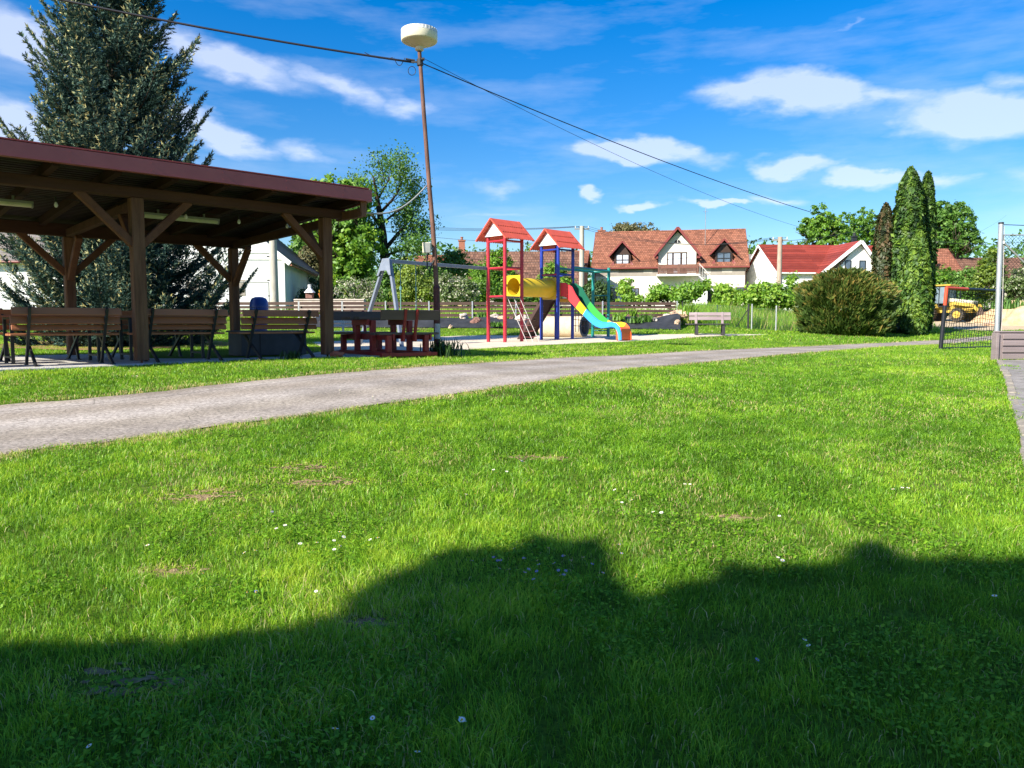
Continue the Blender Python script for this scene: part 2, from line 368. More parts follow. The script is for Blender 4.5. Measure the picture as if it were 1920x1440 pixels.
# dirt track at the building site and concrete paving along the right-hand edge
mD = mat('dry_dirt', (.42, .31, .19), .95, col2=(.62, .50, .33), scale=1.6, bump=.6, bscale=14, spec=.1, detail=8)
DN = poly_px([(1725, 611), (1800, 618), (1860, 620), (1960, 617)]); DF = [base(1725, 66), base(1790, 66), base(1840, 62), base(1960, 58)]
dirt, DIRTP = strip('dirt_track', DN, DF, mD, .01, jitter=.3)
PE = [Vector((3.93 + .0, 3.2, 0)), ]
mP = mat('weathered_paving', (.16, .145, .13), .9, col2=(.36, .33, .30), scale=5, bump=.5, spec=.15, detail=9)
PL = poly_px([(2500, 1440), (2200, 1180), (1990, 1010), (1922, 872), (1905, 790), (1885, 715), (1868, 678)]); PR = [p + Vector((4 + .0, .6, 0)) for p in PL]
pave, PAVEP = strip('pavement', PL, PR, mP, .03, jitter=.03)
mC = mat('worn_concrete_edge', (.20, .175, .14), .9, col2=(.40, .35, .28), scale=9, bump=.5, spec=.15)
# worn kerb of concrete pieces set along the paving edge
kb = MB(); 
for i in range(len(PL) - 1):
    a, b = PL[i], PL[i+1]; n = max(1, int((b - a).length / .55))
    for k in range(n):
        p = a.lerp(b, (k + .02) / n); q = a.lerp(b, (k + .94) / n); o_ = Vector((.0 + random.uniform(.03, .07), 0, random.uniform(.0, .02)))
        kb.beam((p.x + o_.x, p.y, gz(p.x, p.y) - .035 + o_.z), (q.x + o_.x, q.y, gz(q.x, q.y) - .035 + o_.z), .10, .12)
kb.build('kerb', mC, bevel=.012, kind='structure')

# ground sheet
mG = bpy.data.materials.new('meadow_soil'); mG.use_nodes = True
def _gr(t, b):
    n = t.nodes; l = t.links; co = n.new('ShaderNodeTexCoord')
    v = n.new('ShaderNodeTexNoise'); v.inputs['Scale'].default_value = 26; v.inputs['Detail'].default_value = 9; v.inputs['Roughness'].default_value = .75; l.new(co.outputs['Object'], v.inputs[0])
    r = n.new('ShaderNodeValToRGB'); r.color_ramp.elements[0].position = .35; r.color_ramp.elements[0].color = (.035, .065, .010, 1); r.color_ramp.elements[1].position = .66; r.color_ramp.elements[1].color = (.19, .30, .03, 1)
    l.new(v.outputs[0], r.inputs[0])
    w = n.new('ShaderNodeTexNoise'); w.inputs['Scale'].default_value = .55; w.inputs['Detail'].default_value = 7; l.new(co.outputs['Object'], w.inputs[0])
    r2 = n.new('ShaderNodeValToRGB'); r2.color_ramp.elements[0].position = .62; r2.color_ramp.elements[0].color = (0, 0, 0, 1); r2.color_ramp.elements[1].position = .70; r2.color_ramp.elements[1].color = (1, 1, 1, 1); l.new(w.outputs[0], r2.inputs[0])
    mx = n.new('ShaderNodeMix'); mx.data_type = 'RGBA'; l.new(r2.outputs[0], mx.inputs[0]); l.new(r.outputs[0], mx.inputs[6]); mx.inputs[7].default_value = (.17, .13, .065, 1)
    l.new(mx.outputs[2], b.inputs['Base Color']); b.inputs['Roughness'].default_value = 1; b.inputs['Specular IOR Level'].default_value = .05
    bp = n.new('ShaderNodeBump'); bp.inputs['Strength'].default_value = .8; bp.inputs['Distance'].default_value = .03; l.new(v.outputs[0], bp.inputs['Height']); l.new(bp.outputs[0], b.inputs['Normal'])
add_nodes(mG, _gr)
def axis(lo, hi, c0, c1, fine):
    a = list(np.arange(c0, c1 + 1e-6, fine)); s = fine; x = c1
    while x < hi: s *= 1.18; x += s; a.append(x)
    s = fine; x = c0; pre = []
    while x > lo: s *= 1.18; x -= s; pre.append(x)
    return np.array(pre[::-1] + a)
gx = axis(-700, 700, -16, 20, .35); gy = axis(-300, 1200, -3, 48, .35)
X, Y_ = np.meshgrid(gx, gy); Z = gza(X, Y_).reshape(X.shape)
V = np.stack([X.ravel(), Y_.ravel(), Z.ravel()], 1); nx_ = len(gx)
ii, jj = np.meshgrid(np.arange(len(gy) - 1), np.arange(nx_ - 1), indexing='ij'); q = (ii * nx_ + jj).ravel()
g = npmesh('ground', V, [np.stack([q, q + 1, q + nx_ + 1, q + nx_], 1)], mG, smooth=True); g['kind'] = 'structure'

# pavilion floor outline (local frame of the pavilion; dirA along its front, dirB to its back)
PZ = 0.77; PO = Vector((-5.88, 12.2, PZ)); PR_ = math.atan2(.682, .731); dA = Vector((math.cos(PR_), math.sin(PR_), 0)); dB = Vector((-dA.y, dA.x, 0))
def pv(a, b, z=0): return PO + dA * a + dB * b + Vector((0, 0, z))
FLOORP = [tuple(pv(-4.6, -.38)), tuple(pv(4.5, -.38)), tuple(pv(4.5, 4.5)), tuple(pv(-4.6, 4.5))]

# bare patches and dry streaks of the lawn
BARE = [(gnd(388, 932), .34, .16), (gnd(560, 878), .30, .12), (gnd(600, 906), .42, .12), (gnd(320, 1072), .16, .08), (gnd(690, 1169), .15, .07), (gnd(1378, 972), .20, .07), (gnd(245, 1280), .28, .12), (gnd(1010, 860), .3, .08)]
def blades(name, zones, m, seed, label):
    r = np.random.default_rng(seed); Vs = []; Q = []; T = []; Ts = []; off = 0
    for (y0, y1, dens, h0, h1, w, simple) in zones:
        xl0 = -(.75 * y1 + 1.8); area = 2 * (.75 * y1 + 1.8) * (y1 - y0); n = int(area * dens)
        x = r.uniform(xl0, -xl0, n); y = r.uniform(y0, y1, n)
        k = np.abs(x) < .72 * y + 1.6; x, y = x[k], y[k]
        jx = (vnoise(x, y, .35) - .5) * .16; 
        k = ~inpoly(x + jx, y + jx, ROADP) & ~inpoly(x + jx, y, SANDP) & ~inpoly(x, y, FLOORP) & ~(inpoly(x + jx * .5, y, PAVEP) & (vnoise(x, y, .22) < .74)) & ~inpoly(x, y, DIRTP) & ~inpoly(x, y, BEDP)
        x, y = x[k], y[k]
        cl = vnoise(x, y, .16); c2 = vnoise(x + 9, y, .6); c3 = vnoise(x, y + 31, 2.3)
        keep = r.random(len(x)) < np.clip(.3 + 1.2 * cl, 0, 1) * np.clip(.5 + 1.0 * c2, 0, 1)
        bare = np.zeros(len(x))
        for (p, a, b) in BARE: bare = np.maximum(bare, np.exp(-(((x - p.x) / a) ** 2 + ((y - p.y) / b) ** 2) * 1.1))
        keep &= r.random(len(x)) > bare * .78
        x, y, cl, c2, c3, bare = [q[keep] for q in (x, y, cl, c2, c3, bare)]; n = len(x)
        z = gza(x, y); h = r.uniform(h0, h1, n) * (.58 + .48 * c2 + .34 * cl) * (1 - .72 * bare) * np.where(r.random(n) < .04, 1.45, 1)
        # tufts lean together
        ang = r.uniform(0, 2 * np.pi, n) * .8 + vnoise(x, y, .22) * 12; lean = h * r.uniform(.25, 1.05, n)
        dx, dy = np.cos(ang) * lean, np.sin(ang) * lean
        pa = r.uniform(0, 2 * np.pi, n); wx, wy = np.cos(pa) * w * .5, np.sin(pa) * w * .5
        ws = r.uniform(.6, 1.3, n); wx *= ws; wy *= ws
        c4 = vnoise(x + 70, y + 11, .95); tint = np.clip(.36 + .26 * (c3 - .5) + .32 * (c4 - .5) + .45 * (cl - .5) + r.normal(0, .17, n) + bare * .5, .02, .8)
        jn = ((vnoise(x + 15, y, .12) - .5) * .2); nr = (inpoly(x + .16 + jn, y - .16, ROADP) | inpoly(x - .16, y + .16 + jn, ROADP)); dry = r.random(n) < (.42 * nr + .03 + .10 * (vnoise(x + 4, y + 77, .9) > .66) + .45 * bare); tint = np.where(dry, r.uniform(.86, 1, n), tint)
        b0 = np.stack([x - wx, y - wy, z - .005], 1); b1 = np.stack([x + wx, y + wy, z - .005], 1); tip = np.stack([x + dx, y + dy, z + h * .86], 1)
        if simple:
            V = np.stack([b0, b1, tip], 1).reshape(-1, 3); i = np.arange(n) * 3 + off; T.append(np.stack([i, i+1, i+2], 1)); off += 3 * n; Ts.append(np.repeat(tint, 3))
        else:
            m0 = np.stack([x - wx * .85 + dx * .33, y - wy * .85 + dy * .33, z + h * .62], 1); m1 = np.stack([x + wx * .85 + dx * .33, y + wy * .85 + dy * .33, z + h * .62], 1)
            V = np.stack([b0, b1, m1, m0, tip], 1).reshape(-1, 3); i = np.arange(n) * 5 + off
            Q.append(np.stack([i, i+1, i+2, i+3], 1)); T.append(np.stack([i+3, i+2, i+4], 1)); off += 5 * n; Ts.append(np.repeat(tint, 5))
        Vs.append(V)
    o = npmesh(name, np.concatenate(Vs), ([np.concatenate(Q)] if Q else []) + [np.concatenate(T)], m, tint=np.concatenate(Ts))
    tag(o, label, 'grass', kind='stuff'); return o
BEDP = [tuple(p) for p in poly_px([(380, 616), (600, 616), (860, 617), (1130, 617.5), (1270, 619)])] + [tuple(p) for p in [base(1285, 36.3), base(1000, 36.3), base(600, 36.3), base(380, 36.3)]]
mGr = leafmat('grass_blade', [(0, (.08, .18, .012)), (.3, (.155, .35, .02)), (.6, (.305, .52, .032)), (.8, (.45, .59, .05)), (.88, (.50, .42, .15)), (1, (.68, .57, .28))], trans=.45, gloss=.02, rough=.45)
GZ = [(1.5, 4.6, 15000, .018, .060, .0032, False), (4.6, 8, 8500, .018, .056, .0048, False), (8, 14, 3000, .022, .055, .008, False), (14, 26, 800, .025, .06, .016, True), (26, 50, 170, .04, .10, .03, True)]
blades('grass', GZ, mGr, 5, 'green lawn grass with daisies and dry patches in front of the road')

# broad-leaved clover and weeds between the blades
r = np.random.default_rng(77); Pz = []; 
for (y0, y1, dens) in ((1.5, 4.6, 3200), (4.6, 9, 1300)):
    n = int((2 * (.75 * y1 + 1.8)) * (y1 - y0) * dens); x = r.uniform(-(.75 * y1 + 1.8), .75 * y1 + 1.8, n); y = r.uniform(y0, y1, n)
    k = (vnoise(x + 3, y + 8, .45) > .52) & (np.abs(x) < .72 * y + 1.6) & ~inpoly(x, y, ROADP) & ~inpoly(x, y, PAVEP); Pz.append(np.stack([x[k], y[k]], 1))
Pz = np.concatenate(Pz); n = len(Pz); z = gza(Pz[:, 0], Pz[:, 1]) + r.uniform(.012, .05, n); s_ = r.uniform(.006, .013, n); a = r.uniform(0, 6.28, n); tl = r.normal(0, .35, (n, 2))
vv = []
for k in range(4):
    t = a + k * np.pi / 2; f = 1.0 if k % 2 else .62; cx, cy = np.cos(t) * s_ * f, np.sin(t) * s_ * f; vv.append(np.stack([Pz[:, 0] + cx, Pz[:, 1] + cy, z + cx * tl[:, 0] + cy * tl[:, 1]], 1))
V = np.stack(vv, 1).reshape(-1, 3); q = np.arange(n) * 4
o = npmesh('clover', V, [np.stack([q, q+1, q+2, q+3], 1)], mGr, tint=np.repeat(np.clip(r.normal(.30, .13, n), 0, .75), 4)); tag(o, 'clover and broad-leaved weeds growing in the near lawn', 'clover', kind='stuff')
# bare earth showing in worn spots
mSoil = mat('bare_soil', (.15, .10, .05), .95, col2=(.36, .27, .15), scale=14, bump=.7, bscale=60, spec=.05)
V = []; Fc = []; rs_ = np.random.default_rng(9)
for (p, a, b_) in BARE:
    for _ in range(26):
        cx, cy = p.x + rs_.normal() * a * .36, p.y + rs_.normal() * b_ * .42; rr_ = rs_.uniform(.008, .030) * (a / .3) ** .5; o0 = len(V); V.append((cx, cy, gz(cx, cy) + .009))
        for k in range(9):
            t = 2 * math.pi * k / 9; q_ = rr_ * rs_.uniform(.55, 1.3); x, y = cx + q_ * 1.7 * math.cos(t), cy + q_ * math.sin(t); V.append((x, y, gz(x, y) + .003))
        Fc += [(o0, o0 + 1 + k, o0 + 1 + (k + 1) % 9) for k in range(9)]
o = npmesh('soil_patches', np.array(V), [np.array(Fc)], mSoil, smooth=True); o['kind'] = 'structure'
# daisies, each flower on its own
mPet = mat('daisy_petal', (.78, .78, .76), .6, var=.03); mCen = mat('daisy_centre', (.62, .42, .02), .7, var=.1); mStem = mat('flower_stem', (.10, .20, .03), .7); mVio = mat('speedwell_petal', (.20, .20, .52), .6, var=.1)
def flower(name, m, rad, np_, hh):
    b = MB(); b.cur = 2; b.cyl((0, 0, 0), (.006, 0, hh), .0014, n=5); b.cur = 0
    for k in range(np_):
        t = 2 * math.pi * k / np_; c, s = math.cos(t), math.sin(t); w = rad * 2.2 / np_; up = .15 * rad
        b.add([(.006 + c * rad * .2 - s * w * .6, s * rad * .2 + c * w * .6, hh), (.006 + c * rad * .2 + s * w * .6, s * rad * .2 - c * w * .6, hh), (.006 + c * rad + s * w, s * rad - c * w, hh + up), (.006 + c * rad - s * w, s * rad + c * w, hh + up)], [(0, 1, 2, 3)])
    b.cur = 1; b.lathe([(rad * .34, hh - .001), (rad * .3, hh + .003), (.0005, hh + .005)], (.006, 0, 0), n=8)
    return b.build(name, [m, mCen, mStem])
dz_ = [(865, 1368), (872, 1380), (859, 1363), (183, 1407), (700, 1355), (625, 1393), (783, 1430), (1502, 1209), (1865, 1130), (1525, 1220), (1457, 1051), (1462, 1058), (1680, 912), (1672, 908), (1690, 918), (1700, 920), (1675, 922), (560, 1028), (580, 1040), (592, 1024), (625, 1018), (635, 1005), (638, 1014), (630, 1030), (700, 1017), (714, 1018), (466, 1040), (476, 1042), (279, 1029), (520, 993), (535, 990), (628, 1034), (278, 848), (271, 843), (594, 1112), (824, 1054), (892, 931), (871, 929), (926, 883), (935, 888), (1191, 939), (1195, 934), (1165, 943), (1152, 945), (1294, 908), (1283, 912), (1297, 912), (1228, 965), (1240, 967), (1451, 970), (1460, 971), (1478, 978), (1130, 964), (948, 886), (1790, 770), (1680, 768), (1672, 770), (1735, 780), (1160, 921), (700, 742), (640, 730), (245, 705), (262, 706), (255, 702)]
fl0 = None
for i, (px, py) in enumerate(dz_):
    p = gnd(px, py + 10); 
    if fl0 is None: fl0 = o = flower('daisy', mPet, .0100, 14, .050)
    else: o = fl0.copy(); C.objects.link(o)
    o.location = p; s_ = random.uniform(.85, 1.15) * (1 if p.y < 6 else 1.25); o.scale = (s_, s_, s_); o.rotation_euler = (random.uniform(-.45, -.05) * -1, random.uniform(-.3, .3), random.uniform(0, 6)); tag(o, 'small white daisy growing in the lawn', 'daisy', 'daisies in the lawn')
fl1 = None
for i in range(46):
    px, py = random.gauss(1030, 60), random.gauss(1060, 22)
    if i > 32: px, py = random.choice([(208, 1112), (505, 968), (388, 1084), (645, 968), (1200, 1092), (1400, 1250), (980, 870), (470, 1122), (1110, 1080)]); px += random.uniform(-8, 8); py += random.uniform(-5, 5)
    p = gnd(px, py + 8)
    if fl1 is None: fl1 = o = flower('speedwell', mVio, .008, 5, .05)
    else: o = fl1.copy(); C.objects.link(o)
    o.location = p; o.rotation_euler = (random.uniform(.1, .5), random.uniform(-.3, .3), random.uniform(0, 6)); tag(o, 'tiny violet-blue flower growing in the lawn', 'wildflower', 'violet flowers in the lawn')
# ================================================================ pavilion
mWood = mat('weathered_timber', (.085, .034, .017), .75, col2=(.215, .105, .055), scale=11, bump=.8, bscale=30, stretch=(1, 1, .10), spec=.25)
mWoodH = mat('weathered_beam', (.048, .019, .012), .8, col2=(.095, .042, .027), scale=3.2, bump=.5, bscale=30, stretch=(.16, 1, 1), spec=.25)
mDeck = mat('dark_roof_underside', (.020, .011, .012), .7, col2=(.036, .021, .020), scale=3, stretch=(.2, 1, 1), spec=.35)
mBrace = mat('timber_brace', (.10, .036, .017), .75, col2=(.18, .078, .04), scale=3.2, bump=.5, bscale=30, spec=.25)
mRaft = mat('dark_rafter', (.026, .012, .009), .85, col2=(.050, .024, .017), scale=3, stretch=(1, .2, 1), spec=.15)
mFas = mat('red_roof_trim', (.25, .058, .055), .42, col2=(.31, .08, .072), scale=2, spec=.5)
mRoofTop = mat('red_sheet_roof', (.26, .05, .04), .5, var=.15)
mSteel = mat('blackened_steel', (.022, .022, .024), .5, var=.3, scale=12, spec=.45)
mGalv = mat('galvanised_steel', (.42, .44, .46), .42, col2=(.56, .58, .60), scale=9, metal=.55)
mConc = mat('grey_concrete', (.42, .40, .36), .92, col2=(.60, .57, .52), scale=2.5, bump=.5, bscale=50, spec=.12, detail=9)
slab = MB(); slab.box((-.05, 2.06, -.10), (9.1, 4.88, .22))
so = slab.build('terrace', mConc, bevel=.015, kind='structure'); so.location = PO; so.rotation_euler = (0, 0, PR_)
pav = thing('pavilion', 'open timber pavilion with dark posts, braces and red roof trim', 'pavilion', PO, PR_)
ZF, ZR, YR = 2.58, 2.32, 4.1
for i, x in enumerate((-3.3, 0, 3.3)):
    for (y, zt) in ((0, ZF), (YR, ZR)):
        b = MB(); tw = random.uniform(-.01, .01)
        if y == 0: b.box((x, y, .05 + (zt - .05) / 2), (.185, .185, zt - .052)); b.box((x, y, .03), (.03, .03, .08)); b.box((x, y, .062), (.14, .14, .01))
        else: b.box((x, y, .012 + (zt - .012) / 2), (.185, .185, zt - .016))
        b.build('post', mWood, pav, bevel=.02)
        br = MB()
        for sx in (-1, 1):
            if (x > 3 and sx > 0) or (x < -3 and sx < 0): continue
            br.beam((x + sx * .06, y, zt - .72), (x + sx * .82, y, zt + .03), .115, .12)
        br.build('brace', mBrace, pav, bevel=.01); br = MB()
        sy = 1 if y == 0 else -1
        br.beam((x, y + sy * .06, zt - .82), (x, y + sy * .80, zt - .06), .115, .12, up=(0, 0, 1))
        br.build('brace', mBrace, pav, bevel=.01)
for (y, z, hh) in ((0, ZF, .165), (YR, ZR, .235)):
    b = MB(); b.box((-.45, y, z + .0025 + hh / 2), (8.3, .17, hh)); b.build('beam', mWoodH, pav, bevel=.012)
for x in (-3.3, 0, 3.3):
    b = MB(); b.beam((x, .10, ZF - .10), (x, YR - .10, ZR + .06), .12, .15); b.build('tie_beam', mWoodH, pav, bevel=.01)
sl = (ZR - ZF) / YR
zr = lambda y: ZF + .17 + sl * y
b = MB()
for i in range(11):
    x = -4.45 + i * .80
    b.beam((x, -.74, zr(-.74) + .07), (x, 4.75, zr(4.75) + .07), .10, .14)
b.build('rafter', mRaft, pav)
# profiled sheet roof: ribs run along the front
vs = []; ys = []; y = -.80; k = 0
while y < 4.85:
    for dy, dz in ((0, 0), (.05, 0), (.068, .035), (.118, .035)): ys.append((y + dy, dz))
    y += .136
for (yy, dz) in ys: vs += [(-4.62, yy, zr(yy) + .15 + dz), (3.72, yy, zr(yy) + .15 + dz)]
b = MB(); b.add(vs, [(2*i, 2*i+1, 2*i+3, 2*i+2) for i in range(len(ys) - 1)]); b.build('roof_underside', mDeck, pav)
b = MB(); b.beam((-.45, -.82, zr(-.82) + .262), (-.45, 4.9, zr(4.9) + .262), 8.40, .02); b.build('roof_cover', mRoofTop, pav)
b = MB(); b.box((-.45, -.84, 2.935), (8.46, .02, .205)); b.box((-.45, -.852, 2.838), (8.46, .012, .012)); b.box((-.45, -.80, 2.832), (8.44, .07, .006)); 
for i in range(8):
    for dz in (-.05, .06): b.cyl((-4.3 + i * 1.07, -.850, 2.935 + dz), (-4.3 + i * 1.07, -.856, 2.935 + dz), .009, n=6)
b.build('fascia', mFas, pav)
b = MB(); b.beam((3.785, -.82, 2.93), (3.785, 4.88, zr(4.88) + .19), .02, .19); b.build('fascia', mFas, pav)
b = MB(); b.beam((-4.685, -.82, 2.93), (-4.685, 4.88, zr(4.88) + .19), .02, .19); b.build('fascia', mFas, pav)
b = MB(); b.box((3.66, -.32, ZF + .06), (.10, .9, .15)); b.box((3.66, -.74, ZF + .16), (.12, .05, .2)); b.build('rafter_end', mWood, pav)

mTube = mat('milky_lamp_cover', (.55, .56, .40), .35, var=.08)
mGalvD = mat('grey_lamp_body', (.25, .26, .25), .5)
def tubelight(a0, lab):
    t = thing('strip_light', lab, 'lamp', pv(a0 + .66, 1.3, 2.50), PR_, 'fluorescent strip lights under the pavilion roof')
    b = MB(); b.box((0, 0, .035), (1.33, .12, .035)); b.box((-.4, 0, .085), (.03, .03, .07)); b.box((.4, 0, .085), (.03, .03, .07)); b.build('lamp_body', mGalvD, t)
    b = MB(); b.cyl((-.64, 0, 0), (.64, 0, 0), .042, n=12); b.build('lamp_cover', mTube, t, smooth=True)
    for e in (-.665, .64):
        b = MB(); b.cyl((e, 0, 0), (e + .025, 0, 0), .05); b.build('end_cap', mGalvD, t)
tubelight(.51, 'pale strip light right of the front pavilion post, under the roof')
tubelight(-2.46, 'pale strip light cut by the left edge, under the pavilion roof')
mBulb = mat('clear_bulb', (.75, .75, .72), .1, var=.02, spec=.9)
st = thing('string_lights', 'string of small clear bulbs hanging under the pavilion roof', 'string lights', pv(0, .9, 2.5), PR_)
b = MB(); hx = [-2.9, -1.9, -.9, .1, 1.1, 2.05, 3.0]
for i in range(len(hx) - 1):
    b.tube([(hx[i] + (hx[i+1] - hx[i]) * t / 6, 0, .115 - .04 * math.sin(math.pi * t / 6)) for t in range(7)], .006, n=5)
b.build('cable', mSteel, st)
for x in hx:
    b = MB(); b.cyl((x, 0, .115), (x, 0, .03), .016, n=8); o = b.build('bulb_holder', mSteel, st)
    b = MB(); b.lathe([(.002, -.055), (.02, -.048), (.03, -.02), (.026, .0), (.014, .028), (.012, .032)], (x, 0, 0), n=12); b.build('bulb', mBulb, st, smooth=True)

# ---------------------------------------------------------------- slatted benches and tables under the roof
mSlat = mat('brown_bench_slat', (.30, .105, .045), .55, col2=(.42, .17, .08), scale=2.2, bump=.3, bscale=25, stretch=(.2, 1, 1), spec=.3)
def make_bench(label):
    t = thing('bench', label, 'bench', (0, 0, 0), 0, 'brown slatted benches under the pavilion')
    for k, (z, h) in enumerate(((.80, .118), (.67, .118), (.56, .085))):
        y = -.30 + (.86 - z) * .42 / .86 + .038
        b = MB(); b.box((random.uniform(-.012, .012), y, z), (1.46, .028, h), Matrix.Rotation(R(-24), 3, 'X')); b.build('back_slat', mSlat, t, bevel=.005)
    for y in (-.02, .12, .26):
        b = MB(); b.box((random.uniform(-.012, .012), y, .455), (1.46, .125, .032)); b.build('seat_slat', mSlat, t, bevel=.005)
    for x in (-.51, .51):
        b = MB(); b.beam((x, -.30, .86), (x, .14, .0), .035, .06, up=(0, 1, 0)); b.beam((x + .036, .32, .43), (x + .036, -.36, .0), .035, .05, up=(0, 1, 0)); b.beam((x, -.10, .43), (x, .33, .43), .04, .03)
        b.box((x, .15, .006), (.05, .12, .012)); b.box((x + .036, -.36, .006), (.05, .12, .012))
        for z in (.80, .67, .56):
            y = -.30 + (.86 - z) * .44 / .86 - .033; b.cyl((x, y, z), (x, y - .006, z - .002), .012, n=8)
        b.build('leg_frame', mSteel, t)
    return t
bench0 = make_bench('brown slatted bench left of the front pavilion post, sunlight on its seat')
bl = [(-.99, .26, 0, None), (.70, .26, 0, 'brown slatted bench just right of the front pavilion post'), (2.42, .26, 0, 'brown slatted bench beside the right pavilion post, grey chest behind it'),
      (-2.72, .28, 0, 'brown slatted bench cut by the left edge of the pavilion view'), (-.95, 2.02, 180, 'brown slatted bench facing the camera across the table, left of the front post'), (.78, 2.05, 180, 'brown slatted bench facing the camera across the table, right of the front post'),
      (-2.7, 2.05, 180, 'brown slatted bench facing the camera across the table at the far left')]
for i, (a, bb, rz, lab) in enumerate(bl):
    o = bench0 if i == 0 else copy_tree(bench0)
    if lab: o['label'] = lab
    o.location = pv(a, bb, .011); o.rotation_euler = (0, 0, PR_ + R(rz + random.uniform(-1.5, 1.5)))
def make_table(label):
    t = thing('table', label, 'table', (0, 0, 0), 0, 'long tables under the pavilion')
    for y in (-.24, -.08, .08, .24):
        b = MB(); b.box((0, y, .735), (1.55, .15, .03)); b.build('top_board', mSlat, t, bevel=.004)
    for x in (-.6, .6):
        b = MB()
        for y in (-.26, .26): b.box((x, y, .36), (.045, .045, .72))
        b.box((x, 0, .70), (.045, .5, .03)); b.box((x, 0, .1), (.045, .5, .03)); b.build('leg_frame', mSteel, t)
    return t
tb0 = make_table('dark slatted table between the benches, left of the front pavilion post'); tb0.location = pv(-.98, 1.14, .011); tb0.rotation_euler = (0, 0, PR_)
o = copy_tree(tb0); o['label'] = 'dark slatted table between the benches, right of the front pavilion post'; o.location = pv(.72, 1.16, .011)
o = copy_tree(tb0); o['label'] = 'dark slatted table between the benches at the left edge'; o.location = pv(-2.7, 1.14, .011)

mChest = mat('slate_grey_board', (.060, .062, .070), .6, var=.2, scale=4, bump=.2)
ch = thing('storage_chest', 'low slate grey storage chest behind the bench at the right pavilion post', 'chest', pv(2.8, 1.42, .011), PR_)
b = MB(); b.box((0, 0, .23), (1.34, .6, .44)); b.build('chest_body', mChest, ch, bevel=.008)
b = MB(); b.box((0, 0, .47), (1.40, .66, .035)); b.build('lid', mChest, ch, bevel=.006)
b = MB(); 
b.box((-.30, -.304, .25), (.02, .008, .42))
b.build('batten', mSteel, ch)
mBlue = mat('blue_plastic', (.008, .045, .26), .38, var=.12, scale=3, spec=.5)
bp = base(488, 18.6); bin_ = thing('waste_bin', 'round blue plastic waste bin with domed lid behind the pavilion', 'bin', bp)
b = MB(); b.lathe([(.15, 0), (.155, .01), (.185, .55), (.20, .98), (.205, 1.0)], n=28); b.build('bin_body', mBlue, bin_, smooth=True)
b = MB(); b.lathe([(.218, .99), (.222, 1.05), (.212, 1.07), (.205, 1.14), (.17, 1.21), (.09, 1.245), (.01, 1.25)], n=28); b.build('lid', mBlue, bin_, smooth=True)
b = MB(); b.lathe([(.211, .93), (.218, .94), (.218, .97), (.211, .98)], n=28); b.build('rim', mBlue, bin_, smooth=True)

# broken brick at the foot of the right post
mTerr = mat('terracotta', (.36, .11, .06), .85, var=.25, scale=9, bump=.5)
import bmesh
def rock(name, r, m, loc, seed, parent=None, sub=3, amp=.35):
    bm = bmesh.new(); bmesh.ops.create_icosphere(bm, subdivisions=sub, radius=1); rr = random.Random(seed); of = rr.uniform(0, 50)
    from mathutils import noise as mn
    for v in bm.verts:
        n = mn.noise(v.co * 1.3 + Vector((of, 0, 0))) * amp + mn.noise(v.co * 3.1 + Vector((0, of, 0))) * amp * .4
        v.co = v.co * (1 + n); v.co = Vector((round(v.co.x * 5) / 5 * .5 + v.co.x * .5, round(v.co.y * 5) / 5 * .5 + v.co.y * .5, round(v.co.z * 5) / 5 * .5 + v.co.z * .5))
        v.co = Vector((v.co.x * r[0], v.co.y * r[1], v.co.z * r[2]))
    me = bpy.data.meshes.new(name); bm.to_mesh(me); bm.free(); me.materials.append(m)
    o = bpy.data.objects.new(name, me); C.objects.link(o); o.location = loc; o.parent = parent; return o
o = rock('broken_brick', (.14, .07, .06), mTerr, pv(3.36, -.24, .06), 4); tag(o, 'broken terracotta block lying at the foot of the right pavilion post', 'brick')

# ---------------------------------------------------------------- red picnic set beside the pavilion
mRed = mat('dark_red_paint', (.24, .018, .016), .5, col2=(.33, .035, .03), scale=5, spec=.4)
mPlank = mat('grey_brown_plank', (.085, .052, .038), .7, col2=(.16, .105, .08), scale=2.5, stretch=(.2, 1, 1), bump=.3, bscale=25)
pc = Vector((-2.62, 15.7, 0)); pc.z = gz(pc.x, pc.y) + .01
pt = thing('picnic_table', 'picnic table with attached benches, red frames and dark planks', 'picnic table', pc, PR_ - R(4))
for y in (-.22, 0, .22):
    b = MB(); b.box((random.uniform(-.06, .06), y, .745), (1.5, .205, .045)); b.build('tabletop_board', mPlank, pt, bevel=.006)
for s in (-1, 1):
    for k, y in enumerate((.72, .88)):
        b = MB(); b.box((random.uniform(-.04, .04) - s * .05, s * y, .44), (1.35, .15, .045)); b.build('seat_board', mPlank, pt, bevel=.006)
    b = MB(); b.box((0, s * 1.06, .80), (1.30, .04, .19), Matrix.Rotation(R(s * -8), 3, 'X')); b.build('backrest', mPlank, pt, bevel=.006)
for x in (-.42, .42):
    b = MB()
    b.box((x, 0, .045), (.09, 2.1, .085))
    b.box((x + .095, 0, .375), (.045, 1.96, .12)); b.box((x - .095, 0, .66), (.045, .68, .11))
    b.build('frame', mRed, pt, bevel=.005)
    for y in (-.93, -.32, .32, .93):
        b = MB(); h = .70 if abs(y) < .5 else .41; b.box((x, y, .09 + (h - .09) / 2), (.10, .10, h - .09)); b.build('leg', mRed, pt, bevel=.005)
for s in (-1, 1):
    for x in (-.13, .13):
        b = MB(); b.beam((x, s * .97, .30), (x, s * 1.105, .91), .05, .055, up=(0, 1, 0)); b.box((x, s * .98, .355), (.045, .12, .13)); b.build('back_support', mRed, pt, bevel=.006)
for s in (-1, 1):
    b = MB(); b.box((0, s * 1.0, .04), (1.25, .08, .07)); b.build('ground_runner', mRed, pt, bevel=.004)
